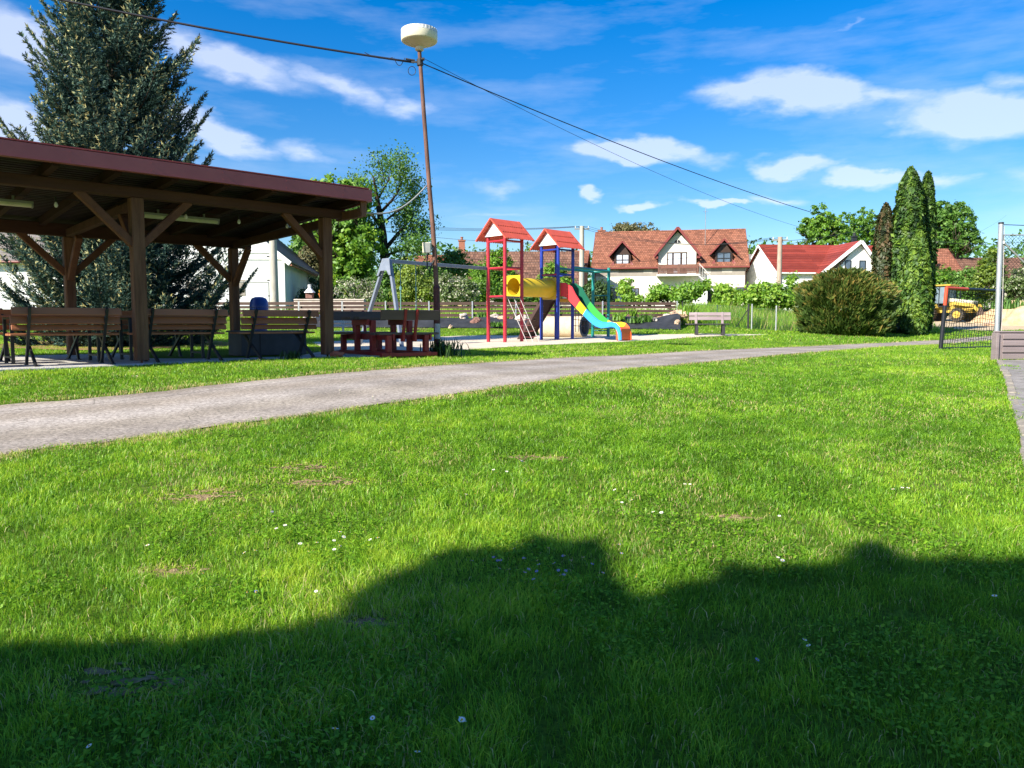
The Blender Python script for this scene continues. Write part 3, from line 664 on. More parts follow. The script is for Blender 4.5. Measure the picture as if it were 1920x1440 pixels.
# white garden chairs behind
mWhiteM = mat('white_enamel', (.62, .64, .66), .4, var=.05)
def garden_chair(loc, rz, lab):
    t = thing('garden_chair', lab, 'chair', loc, rz, 'white metal chairs behind the picnic table'); 
    for (x, y) in ((-.22, -.2), (.22, -.2), (-.22, .2), (.22, .2)):
        b = MB(); b.tube([(x * 1.15, y * 1.25, 0), (x, y, .43)] + ([(x, .30, .88)] if y > 0 else []), .013, n=6); b.build('leg', mWhiteM, t)
    b = MB()
    for k in range(6): b.box((0, -.2 + k * .08, .44), (.46, .05, .015))
    b.build('seat', mWhiteM, t)
    b = MB()
    for k in range(4): b.box((0, .235 + k * .02, .58 + k * .085), (.44, .012, .05))
    b.build('backrest', mWhiteM, t)
q = base(625, 18.2); garden_chair(q, R(200), 'white metal garden chair half hidden behind the right pavilion post')
q = base(668, 18.4); garden_chair(q, R(150), 'white metal garden chair behind the picnic table')

# ---------------------------------------------------------------- lamp mast with luminaire, cabinet and cables
mRust = mat('rusty_pole', (.075, .032, .022), .7, col2=(.20, .10, .07), scale=7, bump=.35, bscale=40, stretch=(1, 1, .3))
mRustD = mat('dark_red_pole', (.055, .014, .014), .65, col2=(.13, .04, .035), scale=16, bump=.4, bscale=50)
mCream = mat('cream_enamel', (.72, .66, .50), .4, var=.06, scale=4)
mCreamD = mat('aged_cream_plastic', (.55, .49, .36), .45, col2=(.66, .58, .42), scale=3, stretch=(1, 1, .3))
YM = 15.8
mb = base(820, YM); tops = at(786.5, 96, YM); up = (tops - mb).normalized()
lm = thing('lamp_mast', 'tall leaning rusty lamp mast beside the playground', 'lamp mast', mb)
P_ = lambda px, py: at(px, py, YM)
p1 = P_(818.5, 540)
b = MB(); b.cyl(mb - Vector((0, 0, .1)), p1, .068, n=18); b.cyl(p1, p1 + up * .06, .074, .05, n=18); b.build('pole_base', mRustD, lm, world=True, smooth=True)
b = MB(); b.tube([p1, P_(812, 430), P_(805, 350), P_(796, 230), tops], [.050, .047, .045, .042, .038], n=16); b.build('pole', mRust, lm, world=True, smooth=True)
b = MB(); b.lathe([(.055, 0), (.085, .02), (.085, .08), (.10, .09)], n=20); b.build('lamp_neck', mCreamD, lm).location = tops - mb
b = MB(); b.lathe([(.10, .08), (.31, .165), (.340, .18), (.345, .19)], n=40); b.build('lamp_bowl', mCreamD, lm, smooth=True).location = tops - mb
b = MB(); b.lathe([(.348, .185), (.36, .20), (.362, .325), (.352, .33)], n=40); b.build('lamp_ring', mCream, lm, smooth=True).location = tops - mb
mDiff = mat('ribbed_lamp_cover', (.50, .50, .52), .3, col2=(.78, .77, .72), scale=14, stretch=(1, 1, .1))
b = MB(); b.lathe([(.358, .33), (.350, .405), (.30, .42), (.05, .43), (.01, .43)], n=40)
for k in range(30):
    t = 2 * math.pi * k / 30; b.box((.352 * math.cos(t), .352 * math.sin(t), .367), (.014, .03, .070), Matrix.Rotation(t, 3, 'Z'))
b.build('lamp_cover', mDiff, lm, smooth=True).location = tops - mb
bx0 = P_(803, 465.5) + Vector((-.02, -.06, 0))
b = MB(); b.box(bx0, (.17, .13, .21)); b.build('junction_box', mCream, lm, world=True, bevel=.01)
b = MB(); b.box(bx0 + Vector((.02, -.068, 0)), (.10, .008, .19)); b.box(bx0 + Vector((.105, .03, -.01)), (.05, .05, .04)); b.build('box_bracket', mGalvD, lm, world=True)
b = MB(); b.tube([bx0 + Vector((.02, 0, -.10)), bx0 + Vector((.0, -.02, -.25)), bx0 + Vector((.01, -.02, -.42)), bx0 + Vector((.05, -.02, -.46)), P_(814, 488) + Vector((0, -.05, 0))], .014, n=8); b.build('conduit', mSteel, lm, world=True, smooth=True)
mPaper = mat('weathered_notice', (.45, .46, .44), .8, var=.12, scale=20)
b = MB()
n0 = P_(820, 621)
for k in range(6):
    a0 = R(-150 + k * 20); a1 = R(-150 + (k + 1) * 20); r_ = .072
    b.add([n0 + Vector((r_ * math.cos(a0), r_ * math.sin(a0), -.155)), n0 + Vector((r_ * math.cos(a1), r_ * math.sin(a1), -.155)), n0 + Vector((r_ * math.cos(a1), r_ * math.sin(a1), .155)), n0 + Vector((r_ * math.cos(a0), r_ * math.sin(a0), .155))], [(0, 1, 2, 3)])
b.build('notice', mPaper, lm, world=True)
cl_ = P_(787.5, 117)
b = MB(); b.cyl(cl_ - up * .06, cl_ + up * .06, .065, n=14); b.box(cl_ + Vector((-.10, -.02, .0)), (.14, .03, .03)); b.cyl(cl_ + Vector((.03, -.1, .03)), cl_ + Vector((.10, -.1, .03)), .03, n=10); b.cyl(cl_ + Vector((-.28, -.02, .06)), cl_ + Vector((-.1, -.02, .03)), .02, n=8); b.build('cable_clamp', mSteel, lm, world=True)

mCable = mat('black_cable', (.012, .013, .02), .6, var=.1)
mCableG = mat('grey_cable', (.30, .31, .30), .6, var=.1)
def cable(name, lab, a, b_, sag, r, m=None, n=40, parent=None, cat='cable', group=None):
    a, b_ = Vector(a), Vector(b_); q = MB()
    q.tube([a.lerp(b_, i / n) - Vector((0, 0, 4 * sag * (i / n) * (1 - i / n))) for i in range(n + 1)], r, n=6)
    o = q.build(name, m or mCable, parent, smooth='all'); 
    if not parent: tag(o, lab, cat, group)
    return o
cable('power_cable', 'thick black bundled power cable running from the lamp mast over the spruce', cl_ + Vector((-.12, 0, 0)), (-18, 13.0, 9.35), .35, .020)
# loose loops hanging by the mast
b = MB(); c0 = cl_ + Vector((-.14, -.02, -.17))
b.tube([c0 + Vector((.075 * math.cos(t) - .02, 0, .085 * math.sin(t))) for t in [i * 2 * math.pi / 24 for i in range(25)]], .007, n=5)
b.tube([cl_ + Vector((-.52 + .22 * i / 10, -.01, .085 - .15 * math.sin(math.pi * i / 10))) for i in range(11)], .007, n=5)
b.tube([cl_ + Vector((-1.1 + .56 * i / 10, -.01, .19 - .1 * i / 10 - .06 * math.sin(math.pi * i / 10))) for i in range(11)], .007, n=5)
b.build('cable_loop', mCable, lm, world=True)
WE = at(2000, 428, 70)
cable('overhead_wire', 'black overhead wire from the lamp mast across the sky to the right', cl_ + Vector((.05, 0, -.02)), WE, 2.4, .012, n=80)
cable('overhead_wire', 'very thin wire above the heavier wire right of the lamp mast', cl_ + Vector((.05, 0, .09)), WE + Vector((-8, -4, .6)), 3.1, .005, n=80)
b = MB(); e0 = P_(800, 348) ; e1 = pv(3.74, -.35, ZF + .12)
b.tube([e0.lerp(e1, t / 16) - Vector((0, 0, .30 * math.sin(math.pi * t / 16) * (1 - .3 * t / 16))) for t in range(17)], .016, n=7)
o = b.build('supply_cable', mCableG, smooth='all'); tag(o, 'pale grey cable hanging between the lamp mast and the pavilion roof', 'cable')
# ================================================================ playground
mPRed = mat('crimson_steel', (.42, .022, .040), .38, var=.22, scale=5, bump=.08, spec=.5)
mPBlue = mat('blue_steel', (.012, .035, .30), .38, var=.22, scale=5, bump=.08, spec=.5)
mPTeal = mat('teal_steel', (.008, .22, .20), .4, var=.22, scale=5, bump=.08, spec=.5)
mPRoof = mat('coral_roof_plastic', (.60, .095, .055), .6, var=.14, scale=4, spec=.4)
mWhite = mat('white_board', (.78, .78, .76), .5, var=.03)
mYel = mat('yellow_plastic', (.66, .46, .02), .5, var=.12, scale=3)
mYelD = mat('ochre_plastic', (.50, .33, .035), .45, var=.06)
mGrn = mat('green_plastic', (.05, .36, .07), .35, var=.05); mGrnD = mat('dark_green_plastic', (.012, .12, .07), .4, var=.05)
mSRed = mat('red_plastic', (.62, .05, .06), .35, var=.05); mSky = mat('sky_blue_plastic', (.04, .30, .72), .35, var=.05); mOra = mat('orange_plastic', (.72, .13, .035), .35, var=.05)
mRope = mat('pale_rope', (.50, .46, .44), .8, var=.2, scale=30); mRopeD = mat('dark_rope', (.10, .07, .08), .8, var=.2, scale=30)
mBrn = mat('brown_ramp_board', (.060, .032, .028), .6, var=.25, scale=6)
s2 = math.sqrt(.5); E1 = Vector((s2, s2, 0)); E2 = Vector((-s2, s2, 0)); UZ = Vector((0, 0, 1))
TR = Vector(((947 - 960) / F * 24.2, 24.2, 0)); TB = Vector(((1044 - 960) / F * 26.0, 26.0, 0)); H = .37
TR.z = gz(TR.x, TR.y); TB.z = gz(TB.x, TB.y); GP = (TR.z + TB.z) / 2
ps = thing('play_structure', 'colourful playground towers with red roofs, yellow tunnel and slide', 'playground tower', TR)
def tower(Tc, m, zt, rails):
    for a in (-1, 1):
        for c in (-1, 1):
            p = Tc + E1 * (a * H) + E2 * (c * H); b = MB(); b.cyl((p.x, p.y, gz(p.x, p.y) - .1), (p.x, p.y, zt), .055, n=14); b.build('post', m, ps, world=True, smooth=True)
    for (a, c, z) in rails:
        p = Tc + E1 * (a[0] * H) + E2 * (a[1] * H); q = Tc + E1 * (c[0] * H) + E2 * (c[1] * H); p.z = q.z = z
        b = MB(); b.cyl(p, q, .032, n=10); b.build('rail', m, ps, world=True, smooth=True)
zE = 3.95; zP = 2.24
# corner codes (along E1, along E2): left = (-1,1), front = (-1,-1), right = (1,-1), rear = (1,1)
LF, FR, RT, BK = (-1, 1), (-1, -1), (1, -1), (1, 1)
tower(TR, mPRed, zE + .18, [(LF, FR, zP + .87), (FR, RT, zP + .87), (RT, BK, zP + .87), (BK, LF, zP + .87), (LF, FR, zP), (BK, LF, zP), (LF, FR, zE - .02), (FR, RT, zE - .02)])
zB = zE - .10
tower(TB, mPBlue, zB + .18, [(FR, RT, zP + .78), (RT, BK, zP + .78), (BK, LF, zP + .78), (FR, RT, zB - .02), (LF, FR, zB - .02)])
mDeckP = mat('grey_platform', (.14, .13, .12), .7)
for Tc in (TR, TB):
    b = MB(); b.box((Tc.x, Tc.y, zP - .02), (2 * H - .02, 2 * H - .02, .05), Matrix.Rotation(R(45), 3, 'Z')); b.build('platform', mDeckP, ps, world=True)
p = TB + E2 * H; b = MB(); q = TB + E1 * (-H) ; 
b = MB(); a_ = TB - E1 * H + E2 * H; c_ = TB - E1 * H - E2 * H; a_.z = c_.z = zP + .78; b.cyl(a_, c_, .03, n=10); b.build('rail', mPRed, ps, world=True, smooth=True)
def roof(Tc, ze):
    hw, hl, rh = .64, .59, .62          # half width across the ridge, half length, rise
    o = Vector((Tc.x, Tc.y, ze))
    P = lambda l, w, z: o + E1 * l + E2 * w + UZ * z
    for sd in (-1, 1):
        b = MB(); rows = 3; tiles = 12
        for r_ in range(rows):
            t0, t1 = r_ / rows, (r_ + 1) / rows + .03
            lift = .030 - .012 * r_ * 0
            for k in range(tiles):
                l0 = -hl + 2 * hl * k / tiles; l1 = -hl + 2 * hl * (k + 1) / tiles; seg = 4
                top0, top1 = P(l0, sd * hw * t0, rh * (1 - t0) - .004 * r_), P(l1, sd * hw * t0, rh * (1 - t0) - .004 * r_)
                low = [P(l0 + (l1 - l0) * j / seg, sd * hw * (t1 + .035 * math.sin(math.pi * j / seg) ), rh * (1 - t1 - .035 * math.sin(math.pi * j / seg)) + .022) for j in range(seg + 1)]
                n = UZ * .02
                b.add([top0 + n, top1 + n] + [v + n for v in low[::-1]] + [top0, top1] + low[::-1],
                      [tuple(range(seg + 3)), tuple(range(2 * seg + 5, seg + 2, -1))] + [(2 + j, seg + 5 + j, seg + 6 + j, 3 + j) for j in range(seg)] + [(0, seg + 3, seg + 4, 1)])
        b.build('roof_panel', mPRoof, ps, world=True)
        for e in (-1, 1):
            b = MB(); b.beam(P(e * hl, 0, rh + .01), P(e * hl, sd * hw * 1.04, -.015), .035, .10, up=E1); b.build('bargeboard', mPRoof, ps, world=True)
    for e in (-1, 1):
        b = MB(); l = e * (hl - .12)
        b.prism([P(l, -hw * .68, rh * .30 - .08), P(l, hw * .68, rh * .30 - .08), P(l, 0, rh - .05)], E1 * (-e * .02)); b.build('gable_board', mWhite, ps, world=True)
roof(TR, zE + .02); roof(TB, zB + .02)
# tunnel between the towers
c0 = TR + E1 * H; c1 = TB - E1 * H; c0.z = c1.z = zP + .32; c0 = c0 + E2 * .0
def ringface(c, r, half, thick, m, name):
    b = MB(); n = 28; vs = []
    for d in (0, thick):
        for k in range(n):
            t = 2 * math.pi * k / n; vs.append(c + E2 * (r * math.cos(t)) + UZ * (r * math.sin(t)) + E1 * d)
        for k in range(n):
            t = 2 * math.pi * k / n; f = 1 / max(abs(math.cos(t)), abs(math.sin(t))); vs.append(c + E2 * (half * f * math.cos(t)) + UZ * (half * f * math.sin(t)) + E1 * d)
    fs = []
    for k in range(n):
        j = (k + 1) % n; fs += [(k, j, n + j, n + k), (2*n + j, 2*n + k, 3*n + k, 3*n + j), (j, k, 2*n + k, 2*n + j), (n + k, n + j, 3*n + j, 3*n + k)]
    b.add(vs, fs); b.build(name, m, ps, world=True)
ringface(c0, .28, .36, .02, mYel, 'tunnel_panel'); ringface(c1, .28, .36, -.02, mYelD, 'tunnel_panel')
b = MB(); n = 28; vs = []
for d in range(2):
    for rr in (.285, .30):
        for k in range(n):
            t = 2 * math.pi * k / n; vs.append((c0 if d == 0 else c1) + E2 * (rr * math.cos(t)) + UZ * (rr * math.sin(t)))
fs = []
for k in range(n):
    j = (k + 1) % n; fs += [(k, j, 2*n + j, 2*n + k), (n + j, n + k, 3*n + k, 3*n + j)]
b.add(vs, fs); b.build('tunnel', mYelD if False else mYel, ps, world=True, smooth=True)
# rope ladder net on the front-right face of the red tower
A0 = TR - E2 * H; A0.z = zP - .02
def rope_net(p00, p01, p10, p11, nu, nv, r, name, m, rr=None):
    """p00-p01 top edge, p10-p11 bottom edge"""
    b = MB()
    for i in range(nu + 1):
        t = i / nu; a, c = p00.lerp(p01, t), p10.lerp(p11, t); b.cyl(a, c, r, n=6)
    b.build(name, m, ps, world=True); b = MB()
    for j in range(1, nv):
        t = j / nv; a, c = p00.lerp(p10, t), p01.lerp(p11, t); q = MB(); b.tube([a, a.lerp(c, .5) - UZ * .02, c], r * 1.1, n=6)
    b.build('net_rung', rr or m, ps, world=True)
t0 = A0 - E1 * .27; t1 = A0 + E1 * .27; b0 = t0 - E2 * .85; b1 = t1 - E2 * .85; b0.z = gz(b0.x, b0.y); b1.z = gz(b1.x, b1.y)
mRungR = mat('faded_red_rung', (.40, .12, .12), .7)
rope_net(t0, t1, b0, b1, 2, 8, .010, 'net_rope', mRope, mRungR)
# climbing ramp on the rear-left face of the blue tower
D = TB + E2 * H; e = D + E2 * 1.15; b = MB(); D.z = zP; e.z = gz(e.x, e.y) - .02
b.beam(D, e, .60, .03); b.build('ramp_board', mBrn, ps, world=True); 
for s in (-1, 1):
    b = MB(); b.beam(D + E1 * (.31 * s), e + E1 * (.31 * s), .04, .12); b.build('ramp_rail', mPRed if False else mBrn, ps, world=True)
mHold = mat('climbing_hold', (.25, .17, .12), .6)
for k in range(5):
    b = MB(); q = D.lerp(e, .15 + .17 * k) + E1 * (.12 if k % 2 else -.12) - Vector((0, 0, .03)); b.lathe([(.005, -.02), (.04, -.01), (.04, .01)], q, n=10); b.build('hold', mHold, ps, world=True)
# slide on the front-right side of the blue tower
G0 = .5 * (gz(2.9, 24.6) + gz(3.4, 24.1)); S0 = TB - E2 * H
prof = [(0, 1.45), (.16, 1.45), (.30, 1.40), (.46, 1.26), (.70, 1.06), (1.00, .83), (1.30, .60), (1.52, .47), (1.74, .41), (1.95, .43), (2.12, .46), (2.26, .44), (2.36, .36), (2.42, .22), (2.44, .02)]
wall = [.42, .42, .38, .30, .24, .20, .20, .19, .17, .14, .12, .11, .10, .09, .08]
sec = []
for i, (d, z) in enumerate(prof):
    a = prof[max(i-1, 0)]; c = prof[min(i+1, len(prof)-1)]; tx, tz = c[0] - a[0], c[1] - a[1]; ln = math.hypot(tx, tz); nx, nz = -tz / ln, tx / ln
    w = wall[i]; W_ = .25; ring = []
    for (u, v) in ((-W_ - .035, -.02), (-W_ - .035, w), (-W_, w + .012), (-W_ + .01, .03), (-W_ + .05, 0), (0, -.012), (W_ - .05, 0), (W_ - .01, .03), (W_, w + .012), (W_ + .035, w), (W_ + .035, -.02)):
        ring.append(Vector((S0.x, S0.y, G0)) - E2 * (d + nx * v) + UZ * (z + nz * v) + E1 * u)
    sec.append(ring)
def slide_part(i0, i1, outer, inner, name):
    b = MB(); m_ = len(sec[0]); vs = [v for r_ in sec[i0:i1+1] for v in r_]
    for i in range(i1 - i0):
        for k in range(m_):
            j = (k + 1) % m_; b.cur = 0 if k in (0, 1, 9, 10) else 1
            b.add([], []); b.f.append((i*m_+k, i*m_+j, (i+1)*m_+j, (i+1)*m_+k)); b.m.append(b.cur)
    b.v = [tuple(v) for v in vs]; b.build(name, [outer, inner], ps, world=True, smooth=True)
slide_part(0, 4, mSRed, mGrnD, 'slide_top'); slide_part(4, 5, mYel, mGrn, 'slide_bend'); slide_part(5, 7, mSky, mGrn, 'slide_chute'); slide_part(7, 11, mSky, mYel, 'slide_runout'); slide_part(11, 14, mSky, mOra, 'slide_end')
b = MB(); e2 = Vector((S0.x, S0.y, G0)) - E2 * 2.36; b.box(e2 + UZ * .21 + E2 * -.03, (.54, .20, .40), Matrix.Rotation(R(45), 3, 'Z')); b.build('slide_foot', mOra, ps, world=True, bevel=.04)
b = MB(); 
f0 = S0 - E2 * .01; f0.z = zP + .30
for s in (-1, 1): b.box(f0 + E1 * (s * .325), (.08, .03, .72), Matrix.Rotation(R(45), 3, 'Z'))
b.box(f0 - UZ * .38, (.70, .03, .10), Matrix.Rotation(R(45), 3, 'Z')); b.build('slide_panel', mYelD, ps, world=True)
# teal climbing frame behind the slide
g1 = base(1111, 28.3); g2 = base(1140, 28.1); zt = 1.4 + (608 - 505) / F * 28.2
for g_ in (g1, g2):
    b = MB(); b.cyl(g_ - UZ * .1, (g_.x, g_.y, zt), .055, n=14); b.build('post', mPTeal, ps, world=True, smooth=True)
rb = TB + E1 * H - E2 * H; tb = TB + E1 * H + E2 * H
def rail(a, c, m, r=.032, name='rail'):
    b = MB(); b.cyl(a, c, r, n=10); b.build(name, m, ps, world=True, smooth=True)
zz = zt - .13
rail(Vector((rb.x, rb.y, zz)), Vector((g2.x, g2.y, zz)), mPTeal, .045); rail(Vector((tb.x, tb.y, zz)), Vector((g1.x, g1.y, zz)), mPTeal, .045); rail(Vector((g1.x, g1.y, zz)), Vector((g2.x, g2.y, zz)), mPTeal, .045)
rail(Vector((g1.x, g1.y, 2.42)), Vector((g2.x, g2.y, 2.42)), mPTeal, .02); rail(Vector((g1.x, g1.y, 1.15)), Vector((g2.x, g2.y, 1.15)), mPTeal, .02)
rope_net(Vector((rb.x, rb.y, zP - .05)), Vector((g1.x, g1.y, zP - .12)), Vector((rb.x, rb.y, 1.12)), Vector((g1.x, g1.y, 1.12)), 7, 5, .011, 'net_rope', mRopeD)

# swing with grey A-frame
mGP = mat('grey_blue_steel', (.15, .18, .235), .5, col2=(.21, .24, .30), scale=5, spec=.45)
cT = Vector(((729 - 960) / F * 21.4, 21.4, 0)); zS = 1.4 + (608 - 492) / F * 21.4
sw = thing('swing', 'swing with grey A-frame and long top beam joined to the red tower', 'swing', (cT.x, cT.y, gz(cT.x, cT.y)))
lf = TR + E1 * (-H) + E2 * H; endp = Vector((lf.x - .06, lf.y - .04, 1.4 + (608 - 506) / F * 24.2)); top = Vector((cT.x, cT.y, zS))
b = MB(); b.beam(top, endp, .07, .10); b.build('top_beam', mGP, sw, world=True, bevel=.008)
bc = cT - E1 * .30
for s in (-1, 1):
    ft = bc + E2 * (s * 1.02); ft.z = gz(ft.x, ft.y) - .05; b = MB(); b.beam(top + E2 * (s * .09) + UZ * .04, ft, .105, .08, up=E2 * s); b.build('leg', mGP, sw, world=True, bevel=.008)
b = MB(); q = [top + E2 * .16 + UZ * .07, top - E2 * .16 + UZ * .07, top - E2 * .33 - UZ * .40 - E1 * .08, top - E2 * .24 - UZ * .40 - E1 * .08, top - E2 * .14 - UZ * .27 - E1 * .08, top + E2 * .14 - UZ * .27 - E1 * .08, top + E2 * .24 - UZ * .40 - E1 * .08, top + E2 * .33 - UZ * .40 - E1 * .08]
b.prism([v - E1 * .055 for v in q], -E1 * .015)
b.build('gusset_plate', mGP, sw, world=True)
b = MB()
for (c_, h_) in ((.2, .0), (-.2, .0), (.24, -.25), (-.24, -.25), (.3, -.36), (-.3, -.36)): b.cyl(top + E2 * c_ * .6 + UZ * h_ - E1 * .07, top + E2 * c_ * .6 + UZ * h_ - E1 * .09, .018, n=8)
b.build('bolt_set', mGalv, sw, world=True)
mChain = mat('teal_chain', (.12, .28, .26), .5, var=.15, scale=20)
bd = (endp - top).normalized(); sp_ = []
for px_ in (752.5, 785):
    # point of the beam seen at this column
    k = (px_ - 960) / F; t = (k * top.y - top.x) / (bd.x - k * bd.y); sp_.append(top + bd * t)
def swingset(pa, pb_, seat=True):
    ends = []
    for p in (pa, pb_):
        b = MB(); e = Vector((p.x, p.y, gz(p.x, p.y) + .42)); 
        b.tube([p - UZ * .06, p.lerp(e, .38)], .012, n=6); b.tube([p.lerp(e, .38), e], .014, n=6); b.cyl(p.lerp(e, .36), p.lerp(e, .41), .035, n=8); b.build('chain', mChain, sw, world=True); ends.append(e)
    b = MB(); b.beam(ends[0] + (ends[0] - ends[1]).normalized() * .02, ends[1] - (ends[0] - ends[1]).normalized() * .02, .20, .03); b.build('swing_seat', mSteel, sw, world=True, bevel=.008)
swingset(sp_[0], sp_[0] + bd * .55); 
# concrete crawl pipe
mPipe = mat('sandy_concrete', (.46, .38, .26), .9, col2=(.60, .52, .38), scale=6, bump=.4, spec=.1)
pa = base(1095, 28.2); pb_ = Vector((pa.x - 1.48, pa.y + .95, 0)); pb_.z = gz(pb_.x, pb_.y)
pip = thing('crawl_pipe', 'short sandy concrete crawl pipe lying behind the playground slide', 'concrete pipe', pa)
r0 = .385; ax = (Vector((pb_.x, pb_.y, pa.z)) - pa).normalized(); u = UZ; w = ax.cross(u); b = MB(); n = 32; vs = []; ln = 1.75
for (d, rr) in ((0, r0), (0, r0 * .80), (ln, r0 * .80), (ln, r0)):
    for k in range(n): t = 2 * math.pi * k / n; vs.append(pa + UZ * r0 + ax * d + u * (rr * math.cos(t)) + w * (rr * math.sin(t)))
b.add(vs, [(i*n+k, i*n+(k+1) % n, ((i+1) % 4)*n+(k+1) % n, ((i+1) % 4)*n+k) for i in range(4) for k in range(n)]); b.build('pipe_body', mPipe, pip, world=True, smooth=True)
mRing = mat('grey_pipe_mouth', (.16, .15, .15), .85, var=.2, scale=15); b = MB(); vs = []
for (d, rr) in ((-.012, r0 * 1.01), (-.012, r0 * .74), (.22, r0 * .74), (.22, r0 * .79), (.003, r0 * .79), (.003, r0 * 1.01)):
    for k in range(n): t = 2 * math.pi * k / n; vs.append(pa + UZ * r0 + ax * d + u * (rr * math.cos(t)) + w * (rr * math.sin(t)))
b.add(vs, [(i*n+k, i*n+(k+1) % n, ((i+1) % 6)*n+(k+1) % n, ((i+1) % 6)*n+k) for i in range(6) for k in range(n)]); b.build('pipe_mouth', mRing, pip, world=True, smooth=True)

# park bench by the sand
mPurp = mat('purplish_plastic_plank', (.22, .16, .17), .7, col2=(.36, .29, .30), scale=4, stretch=(.2, 1, 1), spec=.25)
mDkP = mat('dark_plastic', (.035, .032, .036), .6, var=.2)
bb_ = base(1326, 28.7); pk = thing('park_bench', 'lone park bench with purplish planks and dark legs at the sand edge', 'bench', bb_, R(-8))
for z, y, h in ((.79, .275, .13), (.635, .235, .14)):
    b = MB(); b.box((.10, y, z), (1.52, .04, h), Matrix.Rotation(R(-12), 3, 'X')); b.build('back_plank', mPurp, pk, bevel=.008)
for y in (-.21, -.06, .09):
    b = MB(); b.box((-.02, y, .415), (1.55, .135, .045)); b.build('seat_plank', mDkP if y < 0 else mPurp, pk, bevel=.008)
for x in (-.46, .50):
    b = MB(); b.prism([(x, -.26, 0), (x, -.12, 0), (x, -.10, .28), (x, .04, .28), (x, .08, 0), (x, .24, 0), (x, .16, .39), (x, -.24, .39)], (.10, 0, 0)); b.build('leg', mDkP, pk, bevel=.008)
    b = MB(); b.beam((x + .05, .14, .30), (x + .05, .285, .86), .09, .05, up=(0, 1, 0)); b.build('back_support', mPurp, pk, bevel=.006)
# ================================================================ houses, barns, poles, wires, fences, stone bed
def tilemat(name, c1, c2, mort, course=.20, wid=.24, rough=.85):
    m = mat(name, c1, rough, col2=c2, scale=1.1, detail=8, spec=.2); t = m.node_tree; n = t.nodes; l = t.links; b = n['Principled BSDF']
    co = n.new('ShaderNodeTexCoord'); sp_ = n.new('ShaderNodeSeparateXYZ'); l.new(co.outputs['Object'], sp_.inputs[0]); cb = n.new('ShaderNodeCombineXYZ')
    ad = n.new('ShaderNodeMath'); ad.operation = 'ADD'; l.new(sp_.outputs[0], ad.inputs[0]); l.new(sp_.outputs[1], ad.inputs[1]); l.new(sp_.outputs[0], cb.inputs[0]); l.new(sp_.outputs[2], cb.inputs[1])
    br = n.new('ShaderNodeTexBrick'); br.inputs['Scale'].default_value = 1; br.inputs['Brick Width'].default_value = wid; br.inputs['Row Height'].default_value = course; br.inputs['Mortar Size'].default_value = .022; br.inputs['Mortar Smooth'].default_value = .6
    br.inputs['Color1'].default_value = (.62, .62, .62, 1); br.inputs['Color2'].default_value = (1.12, 1.1, 1.08, 1); br.inputs['Mortar'].default_value = (*mort, 1); br.inputs['Bias'].default_value = .1; l.new(cb.outputs[0], br.inputs[0])
    old = b.inputs['Base Color'].links[0].from_socket; mx = n.new('ShaderNodeMix'); mx.data_type = 'RGBA'; mx.blend_type = 'MULTIPLY'; mx.inputs[0].default_value = 1; l.new(old, mx.inputs[6]); l.new(br.outputs[0], mx.inputs[7]); l.new(mx.outputs[2], b.inputs['Base Color']); return m
mTileR = mat('bright_red_tile', (.24, .036, .028), .6, col2=(.32, .055, .042), scale=3, spec=.35)
mTile = tilemat('orange_clay_tile', (.26, .105, .066), (.36, .16, .105), (.28, .25, .24)); mTileB0 = tilemat('aged_brown_clay_tile', (.15, .078, .056), (.32, .18, .13), (.22, .2, .2), .26)
mTileR = tilemat('red_concrete_tile', (.26, .046, .034), (.33, .066, .048), (.40, .40, .40), .26, 8., .6)
mTileB = mTileB0 or mat('aged_brown_tile', (.12, .060, .042), .9, col2=(.26, .14, .10), scale=4, spec=.15, detail=8, stretch=(1.2, 1, 2.5))
mTileG = mat('grey_tile', (.15, .13, .12), .85, col2=(.26, .23, .21), scale=5)
mTileN = mat('dark_blue_tile', (.018, .020, .030), .5, col2=(.035, .038, .052), scale=5, spec=.4)
mPlas = mat('cream_plaster', (.64, .60, .51), .9, col2=(.76, .72, .64), scale=1.2, bump=.2, spec=.1, detail=8)
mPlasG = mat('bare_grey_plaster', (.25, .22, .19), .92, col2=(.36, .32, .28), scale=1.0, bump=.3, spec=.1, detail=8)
mPatch = mat('light_plaster_patch', (.50, .46, .40), .9, var=.08)
mWhiteW = mat('white_plaster', (.78, .78, .77), .85, var=.03, scale=1, spec=.1)
mWhiteO = mat('old_whitewash', (.62, .63, .64), .9, col2=(.78, .78, .77), scale=1.1, bump=.2, spec=.1, detail=8)
mStoneW = mat('crumbling_wall', (.30, .26, .22), .9, col2=(.62, .57, .50), scale=2.2, bump=.5, detail=9)
mYW = mat('yellow_plaster', (.58, .45, .25), .9, var=.1)
mTrimR = mat('red_roof_edge', (.20, .04, .035), .5, var=.1)
mGlass = mat('window_glass', (.055, .075, .11), .08, col2=(.11, .15, .21), scale=1.5, spec=.9)
mCurt = mat('pale_curtain', (.42, .48, .58), .6, col2=(.58, .63, .70), scale=8, stretch=(6, 6, .4))
mDark = mat('dark_interior', (.012, .012, .016), .6, var=.2)
mFrameD = mat('dark_brown_frame', (.045, .022, .014), .5, var=.2)
mBrick = mat('chimney_brick', (.32, .13, .08), .9, var=.3, scale=12)
mBlackM = mat('black_sheet_metal', (.02, .02, .022), .35, var=.1, spec=.6)
